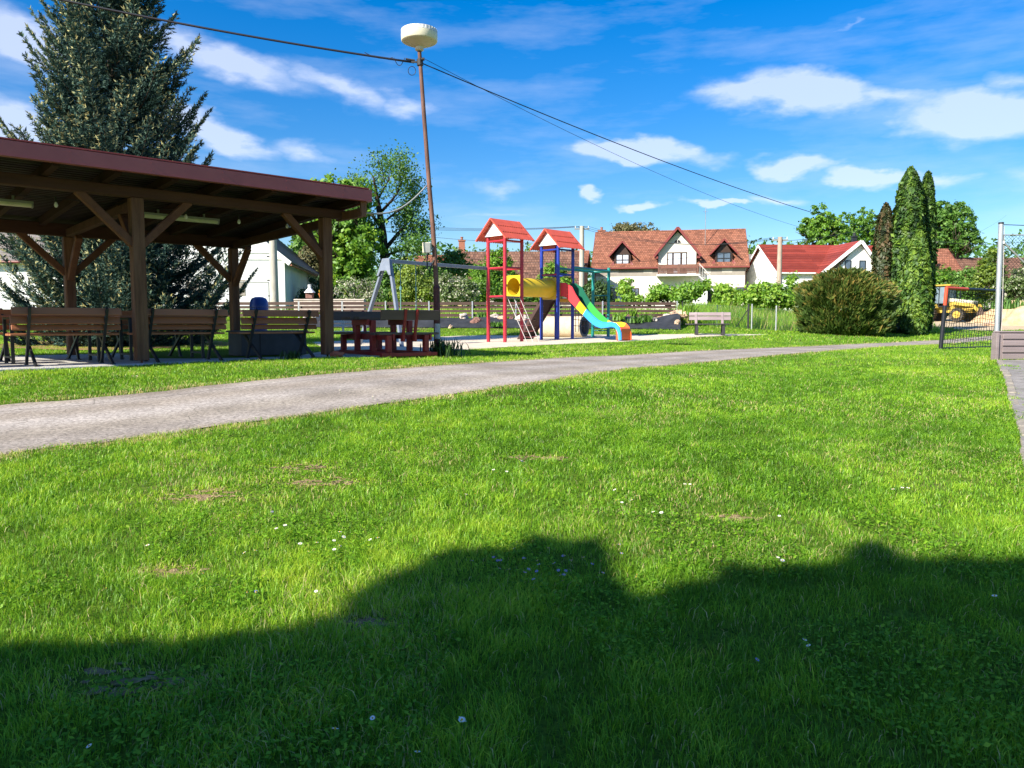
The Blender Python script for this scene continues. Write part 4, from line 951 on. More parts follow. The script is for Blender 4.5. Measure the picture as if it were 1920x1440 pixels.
def slope(b, x0, x1, ye, ze, yr, zr_, rows, th=.085, xr0=None, xr1=None):
    """tiled slope from eave (ye,ze) to ridge (yr,zr_) in stepped courses"""
    xr0 = x0 if xr0 is None else xr0; xr1 = x1 if xr1 is None else xr1
    for i in range(rows):
        t0, t1 = i / rows, (i + 1) / rows
        a0, a1 = x0 + (xr0 - x0) * t0, x1 + (xr1 - x1) * t0; c0_, c1_ = x0 + (xr0 - x0) * t1, x1 + (xr1 - x1) * t1
        y0, z0 = ye + (yr - ye) * t0, ze + (zr_ - ze) * t0; y1, z1 = ye + (yr - ye) * t1, ze + (zr_ - ze) * t1
        b.add([(a0, y0, z0 - .02), (a1, y0, z0 - .02), (a1, y0, z0 + th), (a0, y0, z0 + th), (c0_, y1, z1 + .006), (c1_, y1, z1 + .006)], [(0, 1, 2, 3), (3, 2, 5, 4)])
def window(h, x, z, w, hh, y=0., label=None, panes=(2, 2), fm=None, gm=None, n=(0, -1, 0), name='window'):
    """window on the wall plane at y facing -y (local)"""
    fm = fm or mFrameD; b = MB(); f = .07; d = .05
    b.box((x, y - d / 2 - .003, z + hh / 2), (f, d, hh)) if panes[0] == 2 else None
    for sx in (-1, 1): b.box((x + sx * (w / 2 - f / 2), y - d / 2 - .003, z + hh / 2), (f, d, hh))
    for zz_ in (z + f / 2, z + hh - f / 2): b.box((x, y - d / 2 - .003, zz_), (w - 2 * f, d, f))
    if panes[1] == 2: b.box((x, y - d / 2 - .006, z + hh * .5), (w - 2 * f, d * .8, f * .7))
    o = b.build(name, fm, h)
    b = MB(); b.box((x, y - .012, z + hh / 2), (w - f, .018, hh - f)); b.build('pane', gm or mGlass, o)
    return o
def gable_house(name, label, org, rz, L_, D_, wh, rise, wall, roofm, rows=14, ov=.35, oe=.3, group=None, cat='house', edge=None, tall=None):
    h = thing(name, label, cat, org, rz, group)
    b = MB(); e = .18
    # walls as a hollow shell of slabs, with gable triangles
    b.box((L_ / 2, .12, wh / 2 - .3), (L_, .24, wh + .6)); b.box((L_ / 2, D_ - .12, wh / 2 - .3), (L_, .24, wh + .6))
    for x in (0, L_ - .24):
        b.prism([(x, .24, -.6), (x, D_ - .24, -.6), (x, D_ - .24, wh + rise * .48 / D_), (x, D_ / 2, wh + rise - .02), (x, .24, wh + rise * .48 / D_)], (.24, 0, 0))
    b.build('wall', wall, h)
    k = rise / (D_ / 2); b = MB(); z0 = wh - k * ov + .06
    slope(b, -oe, L_ + oe, -ov, z0, D_ / 2, wh + rise + .06, rows); slope(b, L_ + oe, -oe, D_ + ov, z0, D_ / 2, wh + rise + .06, rows)
    b.cyl((-oe, D_ / 2, wh + rise + .06), (L_ + oe, D_ / 2, wh + rise + .06), .11, n=8); b.build('roof', roofm, h)
    em = edge or mTrimR
    for x in (-oe - .02, L_ + oe - .01):
        b = MB()
        b.prism([(x, -ov, z0 + .05), (x, D_ / 2, wh + rise + .14), (x, D_ / 2, wh + rise - .10), (x, -ov, z0 - .16)], (.03, 0, 0)); b.prism([(x, D_ + ov, z0 + .05), (x, D_ / 2, wh + rise + .14), (x, D_ / 2, wh + rise - .10), (x, D_ + ov, z0 - .16)], (.03, 0, 0))
        b.build('bargeboard', em, h)
    b = MB(); b.tube([(-oe, -ov - .06, z0 - .03), (L_ + oe, -ov - .06, z0 - .03)], .07, n=8); b.build('gutter', em, h)
    return h
def front_frame(px0, Y0, px1, Y1, zg):
    a = Vector(((px0 - 960) / F * Y0, Y0, zg)); c = Vector(((px1 - 960) / F * Y1, Y1, zg)); d = c - a
    return a, math.atan2(d.y, d.x), d.length
def lx(org, rz, px, off=0.):
    """local x on the front plane of a house seen at a picture column"""
    k = (px - 960) / F; c, s = math.cos(rz), math.sin(rz); ox, oy = org.x - s * off, org.y + c * off
    return (k * oy - ox) / (c - k * s)

# ---- large house with dormers and balcony
HZ = 2.9; ho, hr, hL = front_frame(1113, 79.5, 1395, 76.6, HZ); wh = 4.34; rise = 3.85; D_ = 9.0
H1 = gable_house('large_house', 'large cream house with orange tiled roof, two dormers and a balcony gable', ho, hr, hL, D_, wh, rise, mPlas, mTile, rows=22)
X = lambda px, off=0.: lx(ho, hr, px, off)
def Zy(py, px=1250, off=0.):
    x = X(px, off); c, s = math.cos(hr), math.sin(hr); Yw = ho.y + s * x + c * off; return 1.4 + (608 - py) / F * Yw - HZ
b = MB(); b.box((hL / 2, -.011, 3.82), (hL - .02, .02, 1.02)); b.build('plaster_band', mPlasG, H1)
for px in (1150, 1213, 1322, 1360):
    b = MB(); w = .75 + random.random() * .25; b.box((X(px), -.027, 3.85 + random.uniform(-.05, .1)), (w, .012, .62), Matrix.Rotation(R(random.uniform(-3, 3)), 3, 'Y')); b.build('plaster_patch', mPatch, H1)
def dormer(pxc, apex, eave, hw, winm, cur):
    xc = X(pxc, .3); k = rise / (D_ / 2); za, ze = Zy(apex, pxc, .3), Zy(eave, pxc, .3); yf = .25
    ya = (za - wh) / k; ye_ = (ze - wh) / k
    d_ = MB(); zb = wh + .05
    d_.prism([(xc - hw * .62, yf + .02, zb), (xc + hw * .62, yf + .02, zb), (xc + hw * .62, yf + .02, ze), (xc, yf + .02, za - .12), (xc - hw * .62, yf + .02, ze)], (0, .08, 0))
    for s in (-1, 1): d_.prism([(xc + s * hw * .62, yf, zb), (xc + s * hw * .62, yf, ze), (xc + s * hw * .62, ye_ + .2, ze), ], (-s * .08, 0, 0))
    o = d_.build('dormer', mFrameD, H1)
    r_ = MB(); n = 7
    for s in (-1, 1):
        for i in range(n):
            t0, t1 = i / n, (i + 1) / n
            P = lambda t, f: (xc + s * hw * (1 - t), (-.18 if f else ye_ + (ya - ye_) * t + .12), ze - .1 + (za - ze + .12) * t)
            p0, p1, q0, q1 = P(t0, 1), P(t0, 0), P(t1, 1), P(t1, 0)
            up_ = lambda p, z: (p[0], p[1], p[2] + z)
            r_.add([up_(p0, -.02), up_(p1, -.02), up_(p1, .04), up_(p0, .04), q0, q1], [(0, 1, 2, 3), (3, 2, 5, 4), (0, 3, 4)])
    r_.build('dormer_roof', mTile, o)
    e_ = MB()
    for s in (-1, 1): e_.beam((xc + s * (hw + .02), -.20, ze - .12), (xc, -.20, za + .02), .04, .15, up=(0, 0, 1))
    e_.build('dormer_edge', mTrimR, o)
    for s in (-1, 1):
        q = MB(); q.prism([(xc + s * hw * .62, .0, wh - .22), (xc + s * hw * .62, .20, wh + .55), (xc + s * (hw * .62 + .42), .05, wh - .0), (xc + s * (hw * .62 + .5), -.1, wh - .22)], (0, -.03, 0)); q.build('flashing', mTrimR, o)
    w_ = MB(); ww = hw * .95; z0_ = zb + .03; h_ = 1.12
    for xx in (-ww / 2, 0, ww / 2): w_.box((xc + xx, yf - .03, z0_ + h_ / 2), (.08, .06, h_))
    for zz_ in (0, h_ / 2, h_): w_.box((xc, yf - .034, z0_ + zz_), (ww, .05, .07))
    w_.build('dormer_window', mFrameD if cur else mDark, o)
    g_ = MB(); g_.box((xc, yf + .004, z0_ + h_ / 2), (ww, .02, h_)); g_.build('dormer_pane', mCurt if cur else mGlass, o)
dormer(1165, 457, 482, 1.35, None, True); dormer(1353, 453, 478, 1.35, None, False)
# central gable bay
xc = X(1267); x0, x1 = X(1232), X(1302); za = Zy(431, 1268, -.3); ze = Zy(478, 1268, 0); k = rise / (D_ / 2)
b = MB(); hw = (x1 - x0) / 2; xm = (x0 + x1) / 2
zw = ze + .12
b.prism([(x0, -.06, wh - .9), (x1, -.06, wh - .9), (x1, -.06, zw), (xm, -.06, za - .35), (x0, -.06, zw)], (0, .26, 0))
for x in (x0, x1 - .2): b.box((x + .1, 1.6, (wh + zw) / 2 - .1), (.2, 2.8, zw - wh + .1))
b.build('gable_bay', mPlas, H1)
b = MB(); n = 13; HW = hw + .42; ya = (za - wh) / k; ye_ = (ze - .3 - wh) / k
for s in (-1, 1):
    for i in range(n):
        t0, t1 = i / n, (i + 1) / n
        P = lambda t, f: (xm + s * HW * (1 - t), (-.62 if f else ye_ + (ya - ye_) * t + .15), ze - .28 + (za - ze + .28) * t)
        p0, p1, q0, q1 = P(t0, 1), P(t0, 0), P(t1, 1), P(t1, 0)
        b.add([(p0[0], p0[1], p0[2] - .03), (p1[0], p1[1], p1[2] - .03), (p1[0], p1[1], p1[2] + .04), (p0[0], p0[1], p0[2] + .07), q0, q1], [(0, 1, 2, 3), (3, 2, 5, 4)])
b.build('gable_roof', mTile, H1)
b = MB()
for s in (-1, 1): b.beam((xm + s * (HW + .03), -.65, ze - .33), (xm, -.65, za + .02), .05, .22); b.beam((xm + s * (HW - .22), -.55, ze - .42), (xm + s * (HW - .22), .1, ze - .42), .32, .22)
b.build('gable_edge', mTrimR, H1)
b = MB(); b.beam((xm - HW + .1, -.30, ze - .32), (xm, -.30, za - .16), .6, .03); b.beam((xm + HW - .1, -.30, ze - .32), (xm, -.30, za - .16), .6, .03); b.build('soffit', mFrameD, H1)
# arched attic window, balcony door with side lights
ax_ = X(1267); az_ = Zy(460, 1267); b = MB(); pts = [(ax_ + .33 * math.cos(t), -.075, az_ + .38 * math.sin(t)) for t in [math.pi * i / 12 for i in range(13)]]; b.prism(pts, (0, .02, 0)); o = b.build('arched_window', mDark, H1)
b = MB(); b.box((ax_, -.085, az_ + .19), (.04, .02, .36)); b.box((ax_, -.085, az_ + .01), (.68, .02, .05)); b.build('glazing_bar', mWhite, o)
zb = Zy(517, 1267); xd0, xd1 = X(1248), X(1285); zt_ = Zy(476, 1267)
b = MB(); b.box(((xd0 + xd1) / 2, -.075, (zb + zt_) / 2), (xd1 - xd0, .03, zt_ - zb)); dr = b.build('balcony_door', mFrameD, H1)
w_ = xd1 - xd0
for (f0, f1, zz0) in ((.06, .25, .75), (.34, .66, .12), (.76, .95, .75)):
    b = MB(); b.box((xd0 + w_ * (f0 + f1) / 2, -.098, (zb + zz0 + zt_ - .12) / 2), (w_ * (f1 - f0), .02, zt_ - .12 - zb - zz0)); b.build('pane', mCurt, dr)
bx0, bx1 = X(1229, -1.1), X(1309, -1.1)
mBalc = mat('balcony_edge', (.55, .54, .52), .8, var=.06)
b = MB(); b.box(((bx0 + bx1) / 2, -.72, zb - .12), (bx1 - bx0, 1.32, .18)); b.build('balcony_slab', mBalc, H1)
mRailB = mat('brown_balcony_board', (.12, .055, .04), .6, col2=(.20, .10, .07), scale=8)
bal = MB(); n = 30
for i in range(n):
    x = bx0 + .25 + (bx1 - bx0 - .5) * i / (n - 1)
    if i in (n // 2,): bal.box((x, -1.31, zb + .46), (.16, .05, .98))
    bal.box((x, -1.33, zb + .46), (.085, .022, .86))
for zz_ in (.12, .88): bal.box(((bx0 + bx1) / 2, -1.305, zb + zz_), (bx1 - bx0 - .4, .03, .07))
for x in (bx0 + .18, bx1 - .18): bal.box((x, -1.31, zb + .46), (.12, .06, 1.0)); bal.box((x, -.72, zb + .88), (.06, 1.14, .07)); 
for i in range(7):
    for x in (bx0 + .18, bx1 - .18): bal.box((x, -1.2 + i * .18, zb + .46), (.022, .085, .8))
bal.build('balcony_railing', mRailB, H1)
b = MB(); sx0 = bx1 - .1; 
for i in range(11): b.box((sx0 + .1 + i * .24, -1.25, zb - .15 - i * .26), (.24, .5, .05)); b.box((sx0 + .1 + i * .24, -1.5, zb + .45 - i * .26), (.03, .03, 1.0))
b.beam((sx0, -1.5, zb + .95), (sx0 + 2.7, -1.5, zb + .95 - 2.85), .05, .06); b.beam((sx0, -1.25, zb - .2), (sx0 + 2.7, -1.25, zb - .2 - 2.85), .4, .12); b.build('outside_stair', mBalc, H1)
# ground-floor windows and door
for (px, z, w, h_) in ((1144, .75, 1.25, 1.35), (1189, .9, .8, 1.2), (1239, .9, .9, 1.1), (1288, .5, .75, 1.5), (1385, 1., .8, 1.1)):
    window(H1, X(px), z, w, h_, y=-.002)
b = MB(); b.box((X(1334), -.02, 1.15), (1.0, .05, 2.25)); b.build('door', mDark, H1)
b = MB(); b.box((X(1310), -.6, 1.05), (1.35, 1.1, 2.1)); b.build('stair_closet', mWhiteW, H1)
def chimney(h, x, y, z0, z1, w, m, cap=True):
    b = MB(); b.box((x, y, (z0 + z1) / 2), (w, w * .8, z1 - z0)); o = b.build('chimney', m, h)
    if cap: b = MB(); b.box((x, y, z1 + .05), (w + .14, w * .8 + .14, .10)); b.lathe([(.12, 0), (.12, .25), (.16, .27), (.16, .32)], (x, y, z1 + .1), n=10); b.build('chimney_cap', m, o)
chimney(H1, X(1126, 5), 5.0, wh + rise - 1, Zy(434, 1126, 5) - .2, .72, mBrick); chimney(H1, X(1194, 5.5), 5.5, wh + rise - 1, Zy(437, 1194, 5.5), .3, mBalc, False)
b = MB(); x_ = X(1318, 2.5); b.cyl((x_, 2.5, wh + 1.8), (x_, 2.5, Zy(395, 1318, 2.5)), .03, n=6); za2 = Zy(401, 1318, 2.5)
for i in range(4): b.cyl((x_ - .18 + i * .1, 2.3, za2 - .1 * (i % 2)), (x_ - .18 + i * .1, 2.75, za2 - .1 * (i % 2)), .012, n=5)
b.cyl((x_ - .25, 2.5, za2), (x_ + .3, 2.5, za2), .015, n=5); b.build('antenna', mGalvD, H1)
b = MB(); 
for x in (.1,): b.tube([(x - .2, -.35, wh - .25), (x, -.1, wh - .6), (x, -.08, .2)], .05, n=8)
b.build('drainpipe', mTrimR, H1)
b = MB(); b.tube([(hL + .2, -.35, wh - .25), (hL - .05, -.1, wh - .7), (hL - .05, -.08, .2)], .05, n=8); b.build('drainpipe', mFrameD, H1)

# ---- white house with bright red roof
wo_ = Vector(((1457 - 960) / F * 72, 72, 2.6)); wr = R(5)
H2 = gable_house('white_house', 'white house with smooth bright red roof and a cross gable', wo_, wr, 11.5, 8.4, 3.62, 2.75, mWhiteW, mTileR, rows=16, ov=.3, oe=.35, edge=mWhiteW)
X2 = lambda px, off=0.: lx(wo_, wr, px, off)
gx0, gx1 = X2(1545, -1.2), X2(1640, -1.2); gm = X2(1604, -1.2); zt2 = 3.62 + 2.6; hw2 = gx1 - gm
b = MB(); b.prism([(gm - hw2, -1.2, -.6), (gm + hw2, -1.2, -.6), (gm + hw2, -1.2, 3.9), (gm, -1.2, zt2), (gm - hw2, -1.2, 3.9)], (0, 1.4, 0)); b.build('gable_bay', mWhiteW, H2)
b = MB(); n = 12
for s, hw_ in ((-1, hw2 + 1.9), (1, hw2 + .45)):
    for i in range(n):
        t0, t1 = i / n, (i + 1) / n; dz = (zt2 + .1 - 3.45)
        P = lambda t, f: (gm + s * hw_ * (1 - t), (-1.6 if f else .3 + 3.9 * t), 3.35 + (zt2 + .18 - 3.35) * t)
        p0, p1, q0, q1 = P(t0, 1), P(t0, 0), P(t1, 1), P(t1, 0)
        b.add([(p0[0], p0[1], p0[2] - .03), (p1[0], p1[1], p1[2] - .03), (p1[0], p1[1], p1[2] + .045), (p0[0], p0[1], p0[2] + .045), q0, q1], [(0, 1, 2, 3), (3, 2, 5, 4)])
b.build('gable_roof', mTileR, H2)
b = MB(); b.beam((gm - hw2 - 1.9, -1.62, 3.3), (gm, -1.62, zt2 + .08), .04, .3); b.beam((gm + hw2 + .45, -1.62, 3.3), (gm, -1.62, zt2 + .08), .04, .3); b.build('gable_edge', mWhiteW, H2)
for px in (1584, 1611): window(H2, X2(px, -1.2), 3.55, .62, 1.05, y=-1.2, panes=(1, 1), fm=mBlackM)
for px in (1480, 1515): window(H2, X2(px), 1.1, 1.1, 1.2, fm=mBlackM)
chimney(H2, X2(1594, 4.2), 4.2, 3.62 + 2.2, 3.62 + 2.75 + .95, .42, mBlackM)
b = MB(); b.tube([(.15, -.3, 3.45), (.15, -.08, 3.0), (.15, -.07, .1)], .045, n=7); b.build('drainpipe', mBlackM, H2)

# ---- other roofs of the village

def plain(name, label, px0, px1, Y, eave_y, ridge_y, depth, wall, roofm, rz=0., group=None, rows=12, wins=()):
    zg = gz((px0 - 960) / F * Y, Y); o = Vector(((px0 - 960) / F * Y, Y, zg)); L_ = (px1 - px0) / F * Y
    ze = 1.4 + (608 - eave_y) / F * Y - zg; zr2 = 1.4 + (608 - ridge_y) / F * (Y + depth / 2) - zg
    h = gable_house(name, label, o, rz, L_, depth, ze, zr2 - ze, wall, roofm, rows=rows)
    for f in wins: window(h, L_ * f, ze * .4, 1.0, 1.2)
    return h
Hb = plain('long_barn', 'long low barn with aged brown tiled roof behind the playground towers', 866, 1084, 66, 545, 478, 10, mStoneW, mTileB, R(-1), rows=20)
Hc = plain('yellow_house', 'yellowish old house with orange roof left of the red tower, behind bushes', 800, 872, 74, 502, 484, 7, mYW, mTile, R(1.5), wins=(.35, .7))
chimney(Hc, 3.3, 3.5, 4.5, 6.75, .6, mBrick)
Hc2 = plain('low_house', 'low house with orange ridge behind the lamp mast', 779, 812, 92, 500, 485, 6, mPlas, mTile, 0)
Hd = plain('small_barn', 'narrow gabled barn with dark red roof beside the large house', 1076, 1094, 72, 498, 476, 8, mBrick, mTile, R(-8), rows=10)
He = plain('grey_roofed_house', 'grey roofed house between the large house and the white house', 1394, 1440, 92, 524, 482, 9, mPlasG, mTileG, 0)
Hf = plain('orange_roofed_house', 'orange roofed house right of the tall thujas, behind bushes', 1700, 1800, 78, 528, 473, 9, mPlas, mTile, R(-4), rows=16)
Hg = plain('cottage', 'cottage with faded red roof at the right edge, behind bushes', 1800, 1990, 88, 520, 488, 8, mPlas, mTileB, R(2), rows=12)
# white barn at the left
bo = Vector((-12.9 - 9.2, 44, gz(-14, 44))); 
barn = thing('white_barn', 'whitewashed barn with dark blue tiled roof seen through the pavilion', 'barn', (-12.9, 44, gz(-13, 44)), 0)
zE_ = 1.4 + (608 - 487) / F * 44 - barn.location.z; W2 = 4.6; sl_ = .80; zA = zE_ + W2 * sl_; bd_ = Vector((-1.7, 15.5, 0))
b = MB(); b.prism([(0, 0, -.8), (-2 * W2, 0, -.8), (-2 * W2, 0, zE_), (-W2, 0, zA), (0, 0, zE_)], (-.02, .25, 0)); b.prism([bd_ + Vector(v) for v in ((0, 0, -.8), (-2 * W2, 0, -.8), (-2 * W2, 0, zE_), (-W2, 0, zA), (0, 0, zE_))], (.02, -.25, 0))
b.beam((-.14, .25, zE_ / 2 - .4), Vector((-.14, 0, zE_ / 2 - .4)) + bd_ * .52, .24, zE_ + .8); b.beam(Vector((-2 * W2 + .14, .25, zE_ / 2 - .4)), Vector((-2 * W2 + .14, 0, zE_ / 2 - .4)) + bd_, .24, zE_ + .8)
b.build('wall', mWhiteO, barn)
b = MB(); b.beam(Vector((-.16, 0, zE_ / 2 - .4)) + bd_ * .52, Vector((-.16, 0, zE_ / 2 - .4)) + bd_, .24, zE_ + .8); b.build('old_side_wall', mStoneW, barn)
b = MB()
n = 22
for s, xo in ((1, .42), (-1, -2 * W2 - .42)):
    for i in range(n):
        t0, t1 = i / n, (i + 1) / n
        def P(t, f): 
            x = xo + (-W2 - xo) * t; z = zE_ - .42 * sl_ + (zA - zE_ + .42 * sl_) * t + .10
            return Vector((x, 0, z)) + (bd_ * 1.02 if f else bd_ * -.025)
        p0, p1, q0, q1 = P(t0, 0), P(t0, 1), P(t1, 0), P(t1, 1)
        b.add([p0 - UZ * .03, p1 - UZ * .03, p1 + UZ * .04, p0 + UZ * .04, q0, q1], [(0, 1, 2, 3), (3, 2, 5, 4)])
b.build('roof', mTileN, barn)
b = MB(); y_ = -.42
b.beam((.44, y_, zE_ - .42 * sl_), (-W2, y_, zA), .05, .26); b.beam((-2 * W2 - .44, y_, zE_ - .42 * sl_), (-W2, y_, zA), .05, .26); b.build('bargeboard', mWhiteW, barn)
b = MB(); b.cyl(Vector((.48, -.4, zE_ - .40)), Vector((.48, 0, zE_ - .40)) + bd_ * 1.02, .06, n=8); b.build('gutter', mBrick, barn)
for zz_ in (zE_ - .05, zE_ + .3):
    b = MB(); b.box((-W2, -.03, zz_), (2 * W2 - 1.2 * (zz_ > zE_) - .2, .06, .05)); b.build('cornice', mWhiteO, barn)
b = MB()
for (x, z) in ((-5.2, .9), (-2.6, 1.0), (-7.2, .9)): b.box((x, -.012, z + .5), (.7, .02, .9))
b.build('shutter', mPlasG, barn)
lw = gable_house('white_outbuilding', 'white outbuilding glimpsed through the spruce at the left edge', (-31.5, 42, gz(-28, 42)), R(2), 8, 7, 3.2, 2.6, mWhiteW, mTileG, rows=12)

# ---- utility poles and wires
mCP = mat('concrete_pole', (.36, .33, .28), .9, col2=(.50, .46, .40), scale=6, bump=.3, stretch=(1, 1, .3))
mRotP = mat('brownish_concrete_pole', (.30, .22, .17), .9, col2=(.45, .36, .29), scale=6, stretch=(1, 1, .3))
def upole(label, px, Y, topy, r, m, arms=True):
    p = base(px, Y); zt_ = 1.4 + (608 - topy) / F * Y; t = thing('utility_pole', label, 'utility pole', p)
    b = MB(); b.cyl((0, 0, -.5), (0, 0, zt_ - p.z), r * 1.25, r, n=16); b.build('pole', m, t, smooth=True)
    b = MB(); h = zt_ - p.z
    if arms:
        b.box((0, 0, h - .22), (1.15, .10, .10)); b.box((0, 0, h - 2.9), (.45, .12, .08)); b.build('crossarm', mGalvD, t)
        for x in (-.5, 0, .5): q = MB(); q.lathe([(.03, 0), (.05, .05), (.03, .09), (.05, .13), (.02, .18)], (x, 0, h - .17), n=8); q.build('insulator', mBalc, t)
    else:
        for z in (h - .9, h - 2.1, h - 2.9): b.cyl((-.32, -.1, z), (.05, 0, z), .035, n=6)
        b.build('peg', mSteel, t)
    return Vector((p.x, p.y, zt_))
pA = upole('concrete utility pole with short crossarm left of the large house', 1089.5, 60, 428, .17, mCP)
pB = upole('brownish utility pole in front of the white house', 1457, 56, 448, .16, mRotP)
pC = upole('plain concrete pole standing in front of the white barn', 517, 40, 452, .19, mCP, False)
for i, dx in enumerate((-.5, 0, .5)):
    cable('overhead_wire', ('uppermost', 'middle', 'lower')[2 - i] + ' of the three thin wires running left from the concrete pole', pA + Vector((dx, 0, -.02)), at(560, 398 + i * 5, 75), .7, .013, n=30, cat='cable')
    cable('overhead_wire', ('nearest', 'middle', 'farthest')[i] + ' of the three thin wires between the two far utility poles', pA + Vector((dx, 0, -.02)), pB + Vector((dx, 0, -.02)), .9, .012, n=30, cat='cable')
cable('overhead_wire', 'thin wire low across the sky left of the concrete pole', pA + Vector((0, 0, -1.3)), at(640, 420, 70), .5, .014, n=30)
cable('overhead_wire', 'lowest wire behind the playground towers', pA + Vector((0, 0, -2.9)), at(640, 448, 70), .5, .014, n=30)
cable('overhead_wire', 'wire crossing in front of the large house front', pA + Vector((0, 0, -2.9)), at(1720, 400, 75), 1.0, .012, n=40)
cable('overhead_wire', 'wire rising right from the brownish pole towards the thujas', pB + Vector((0, 0, -.3)), at(1720, 398, 75), .5, .014, n=30)
pD_ = WE; q_ = Vector((WE.x, WE.y, gz(WE.x, WE.y))); t = thing('utility_pole', 'far utility pole beyond the right edge carrying the long overhead wire', 'utility pole', q_); b = MB(); b.cyl((0, 0, -.5), (0, 0, WE.z - q_.z + .3), .2, .16, n=14); b.build('pole', mCP, t, smooth=True)
q_ = at(1720, 398, 75); q2 = Vector((q_.x, q_.y, gz(q_.x, q_.y))); t = thing('utility_pole', 'utility pole hidden behind the tall thujas', 'utility pole', q2); b = MB(); b.cyl((0, 0, -.5), (0, 0, q_.z - q2.z + .3), .2, .16, n=14); b.build('pole', mCP, t, smooth=True)
# thin carpet rail in front of the barn
fr = thing('carpet_rail', 'thin grey metal carpet rail in front of the white barn', 'carpet rail', base(490, 38)); b = MB(); z1 = at(507, 529, 38).z
for px in (507, 440): p = base(px, 38); b.cyl((p.x, 38, p.z - .1), (p.x, 38, z1), .03, n=8)
b.cyl((base(440, 38).x, 38, z1), (base(507, 38).x, 38, z1), .03, n=8); b.build('rail_frame', mGalvD, fr, world=True)

# ---- wooden rail fence
mRailD = mat('dark_fence_board', (.050, .028, .022), .75, col2=(.11, .065, .05), scale=3, stretch=(.3, 1, 1), bump=.3)
fa, fb = base(380, 36.2), base(1272, 36.2)
wf = thing('rail_fence', 'long dark brown four-rail fence with metal posts above the stone bed', 'fence', fa)
px = 400; pp = []
while px <= 1275: pp.append(px); px += 81
pp[-1] = 1268
for j, (y0, y1) in enumerate(((566.5, 571.8), (573.8, 578.2), (581, 585.5), (588.3, 593.6))):
    for i in range(len(pp) - 1):
        a, c = at(pp[i] + .5, (y0 + y1) / 2 + random.uniform(-.35, .35), 36.2), at(pp[i+1] - .5, (y0 + y1) / 2 + random.uniform(-.35, .35), 36.2); b = MB()
        a.y = c.y = 36.2 + (.05 if j % 2 else -.02); b.beam(a, c, .032, (y1 - y0) / F * 36.2 * 1.04); b.build('rail', mRailD, wf, world=True)
for px in pp: 
    p = base(px, 36.15); b = MB(); b.box((p.x, p.y, (p.z - .1 + at(px, 564.5, 36.15).z) / 2), (.06, .05, at(px, 564.5, 36.15).z - p.z + .1)); b.build('post', mGalv, wf, world=True)

# ---- black fabric bed with stones and plants
mFab = mat('black_weed_fabric', (.018, .020, .024), .75, col2=(.045, .048, .055), scale=3, bump=.6, bscale=6, spec=.3)
A_ = poly_px([(560, 613), (700, 615), (860, 615.5), (1000, 616), (1130, 616.5), (1230, 618), (1276, 619)]); Bf = [base(px, 35.9) for px in (560, 700, 860, 1000, 1130, 1230, 1272)]
def dens(P, n=20):
    return [P[i].lerp(P[i+1], k / n) for i in range(len(P) - 1) for k in range(n)] + [P[-1]]
A2, B2 = dens(A_), dens(Bf); cr = 16; V = np.array([tuple(a.lerp(c, k / cr)) for a, c in zip(A2, B2) for k in range(cr + 1)])
edge = np.tile(np.sin(np.linspace(0, np.pi, cr + 1)), len(A2))
V[:, 2] = gza(V[:, 0], V[:, 1]) + .03 + edge * (.12 + .18 * vnoise(V[:, 0], V[:, 1], .9) + .07 * vnoise(V[:, 0], V[:, 1], .25) + .35 * np.clip((V[:, 0] - 6.6) / 1.2, 0, 1))
fabz = V.copy()
c_ = cr + 1; o = npmesh('weed_fabric', V, [np.array([(i*c_+k, i*c_+k+1, (i+1)*c_+k+1, (i+1)*c_+k) for i in range(len(A2)-1) for k in range(cr)])], mFab, smooth=True)
tag(o, 'black weed fabric covering the planted bank below the rail fence', 'fabric')
def bedz(x, y): 
    k = np.argmin((fabz[:, 0] - x) ** 2 + (fabz[:, 1] - y) ** 2); return float(fabz[k, 2])
mRk1 = mat('pale_stone', (.42, .35, .29), .9, col2=(.62, .54, .47), scale=5, bump=.5); mRk2 = mat('reddish_stone', (.16, .075, .06), .9, col2=(.28, .15, .12), scale=5, bump=.5); mRk3 = mat('tan_stone', (.45, .29, .18), .9, col2=(.60, .44, .32), scale=5, bump=.5)
for i, (px, py, w, m, adj) in enumerate([(870, 602, .30, mRk1, 'pale knobbly'), (894, 608, .26, mRk2, 'dark reddish'), (845, 612, .16, mRk3, 'small tan'), (928, 603, .26, mRk1, 'pale pinkish'), (942, 604, .20, mRk3, 'tan'), (960, 597, .22, mRk2, 'flat dark brown'), (978, 606, .34, mRk1, 'large whitish'),
        (1198, 597, .20, mRk2, 'dark reddish'), (1209, 592, .16, mRk1, 'white round'), (1241, 595, .30, mRk3, 'large tan'), (1250, 600, .22, mRk1, 'pale'), (1262, 606, .22, mRk3, 'orange tan'), (1275, 603, .40, mRk3, 'big tan'), (1283, 612, .26, mRk3, 'low tan'), (1270, 618, .22, mRk3, 'flat tan'), (1226, 611, .20, mRk1, 'oblong pale'),
        (593, 603, .24, mRk1, 'pale'), (605, 608, .16, mRk2, 'dark'), (575, 601, .18, mRk1, 'small pale'), (736, 606, .2, mRk1, 'single pale rounded'), (1028, 604, .2, mRk2, 'dark'), (1180, 602, .2, mRk2, 'brown')]):
    Yr = 36 - (py - 597) / 19 * 3.0; x = (px - 960) / F * Yr; z = bedz(x, Yr)
    o = rock('rock', (w, w * .6, w * .62), m, (x, Yr, z + w * .12), i + 20, amp=.45); o.rotation_euler = (0, 0, random.uniform(0, 3))
    near = 'at the right end of the fabric bed' if px > 1220 else ('on the fabric bed behind the red tower' if 840 < px < 1000 else ('on the fabric bed beyond the slide' if px > 1000 else 'on the fabric bed left of the lamp mast'))
    tag(o, f'{adj} stone {near}', 'rock', 'stones on the fabric bed')
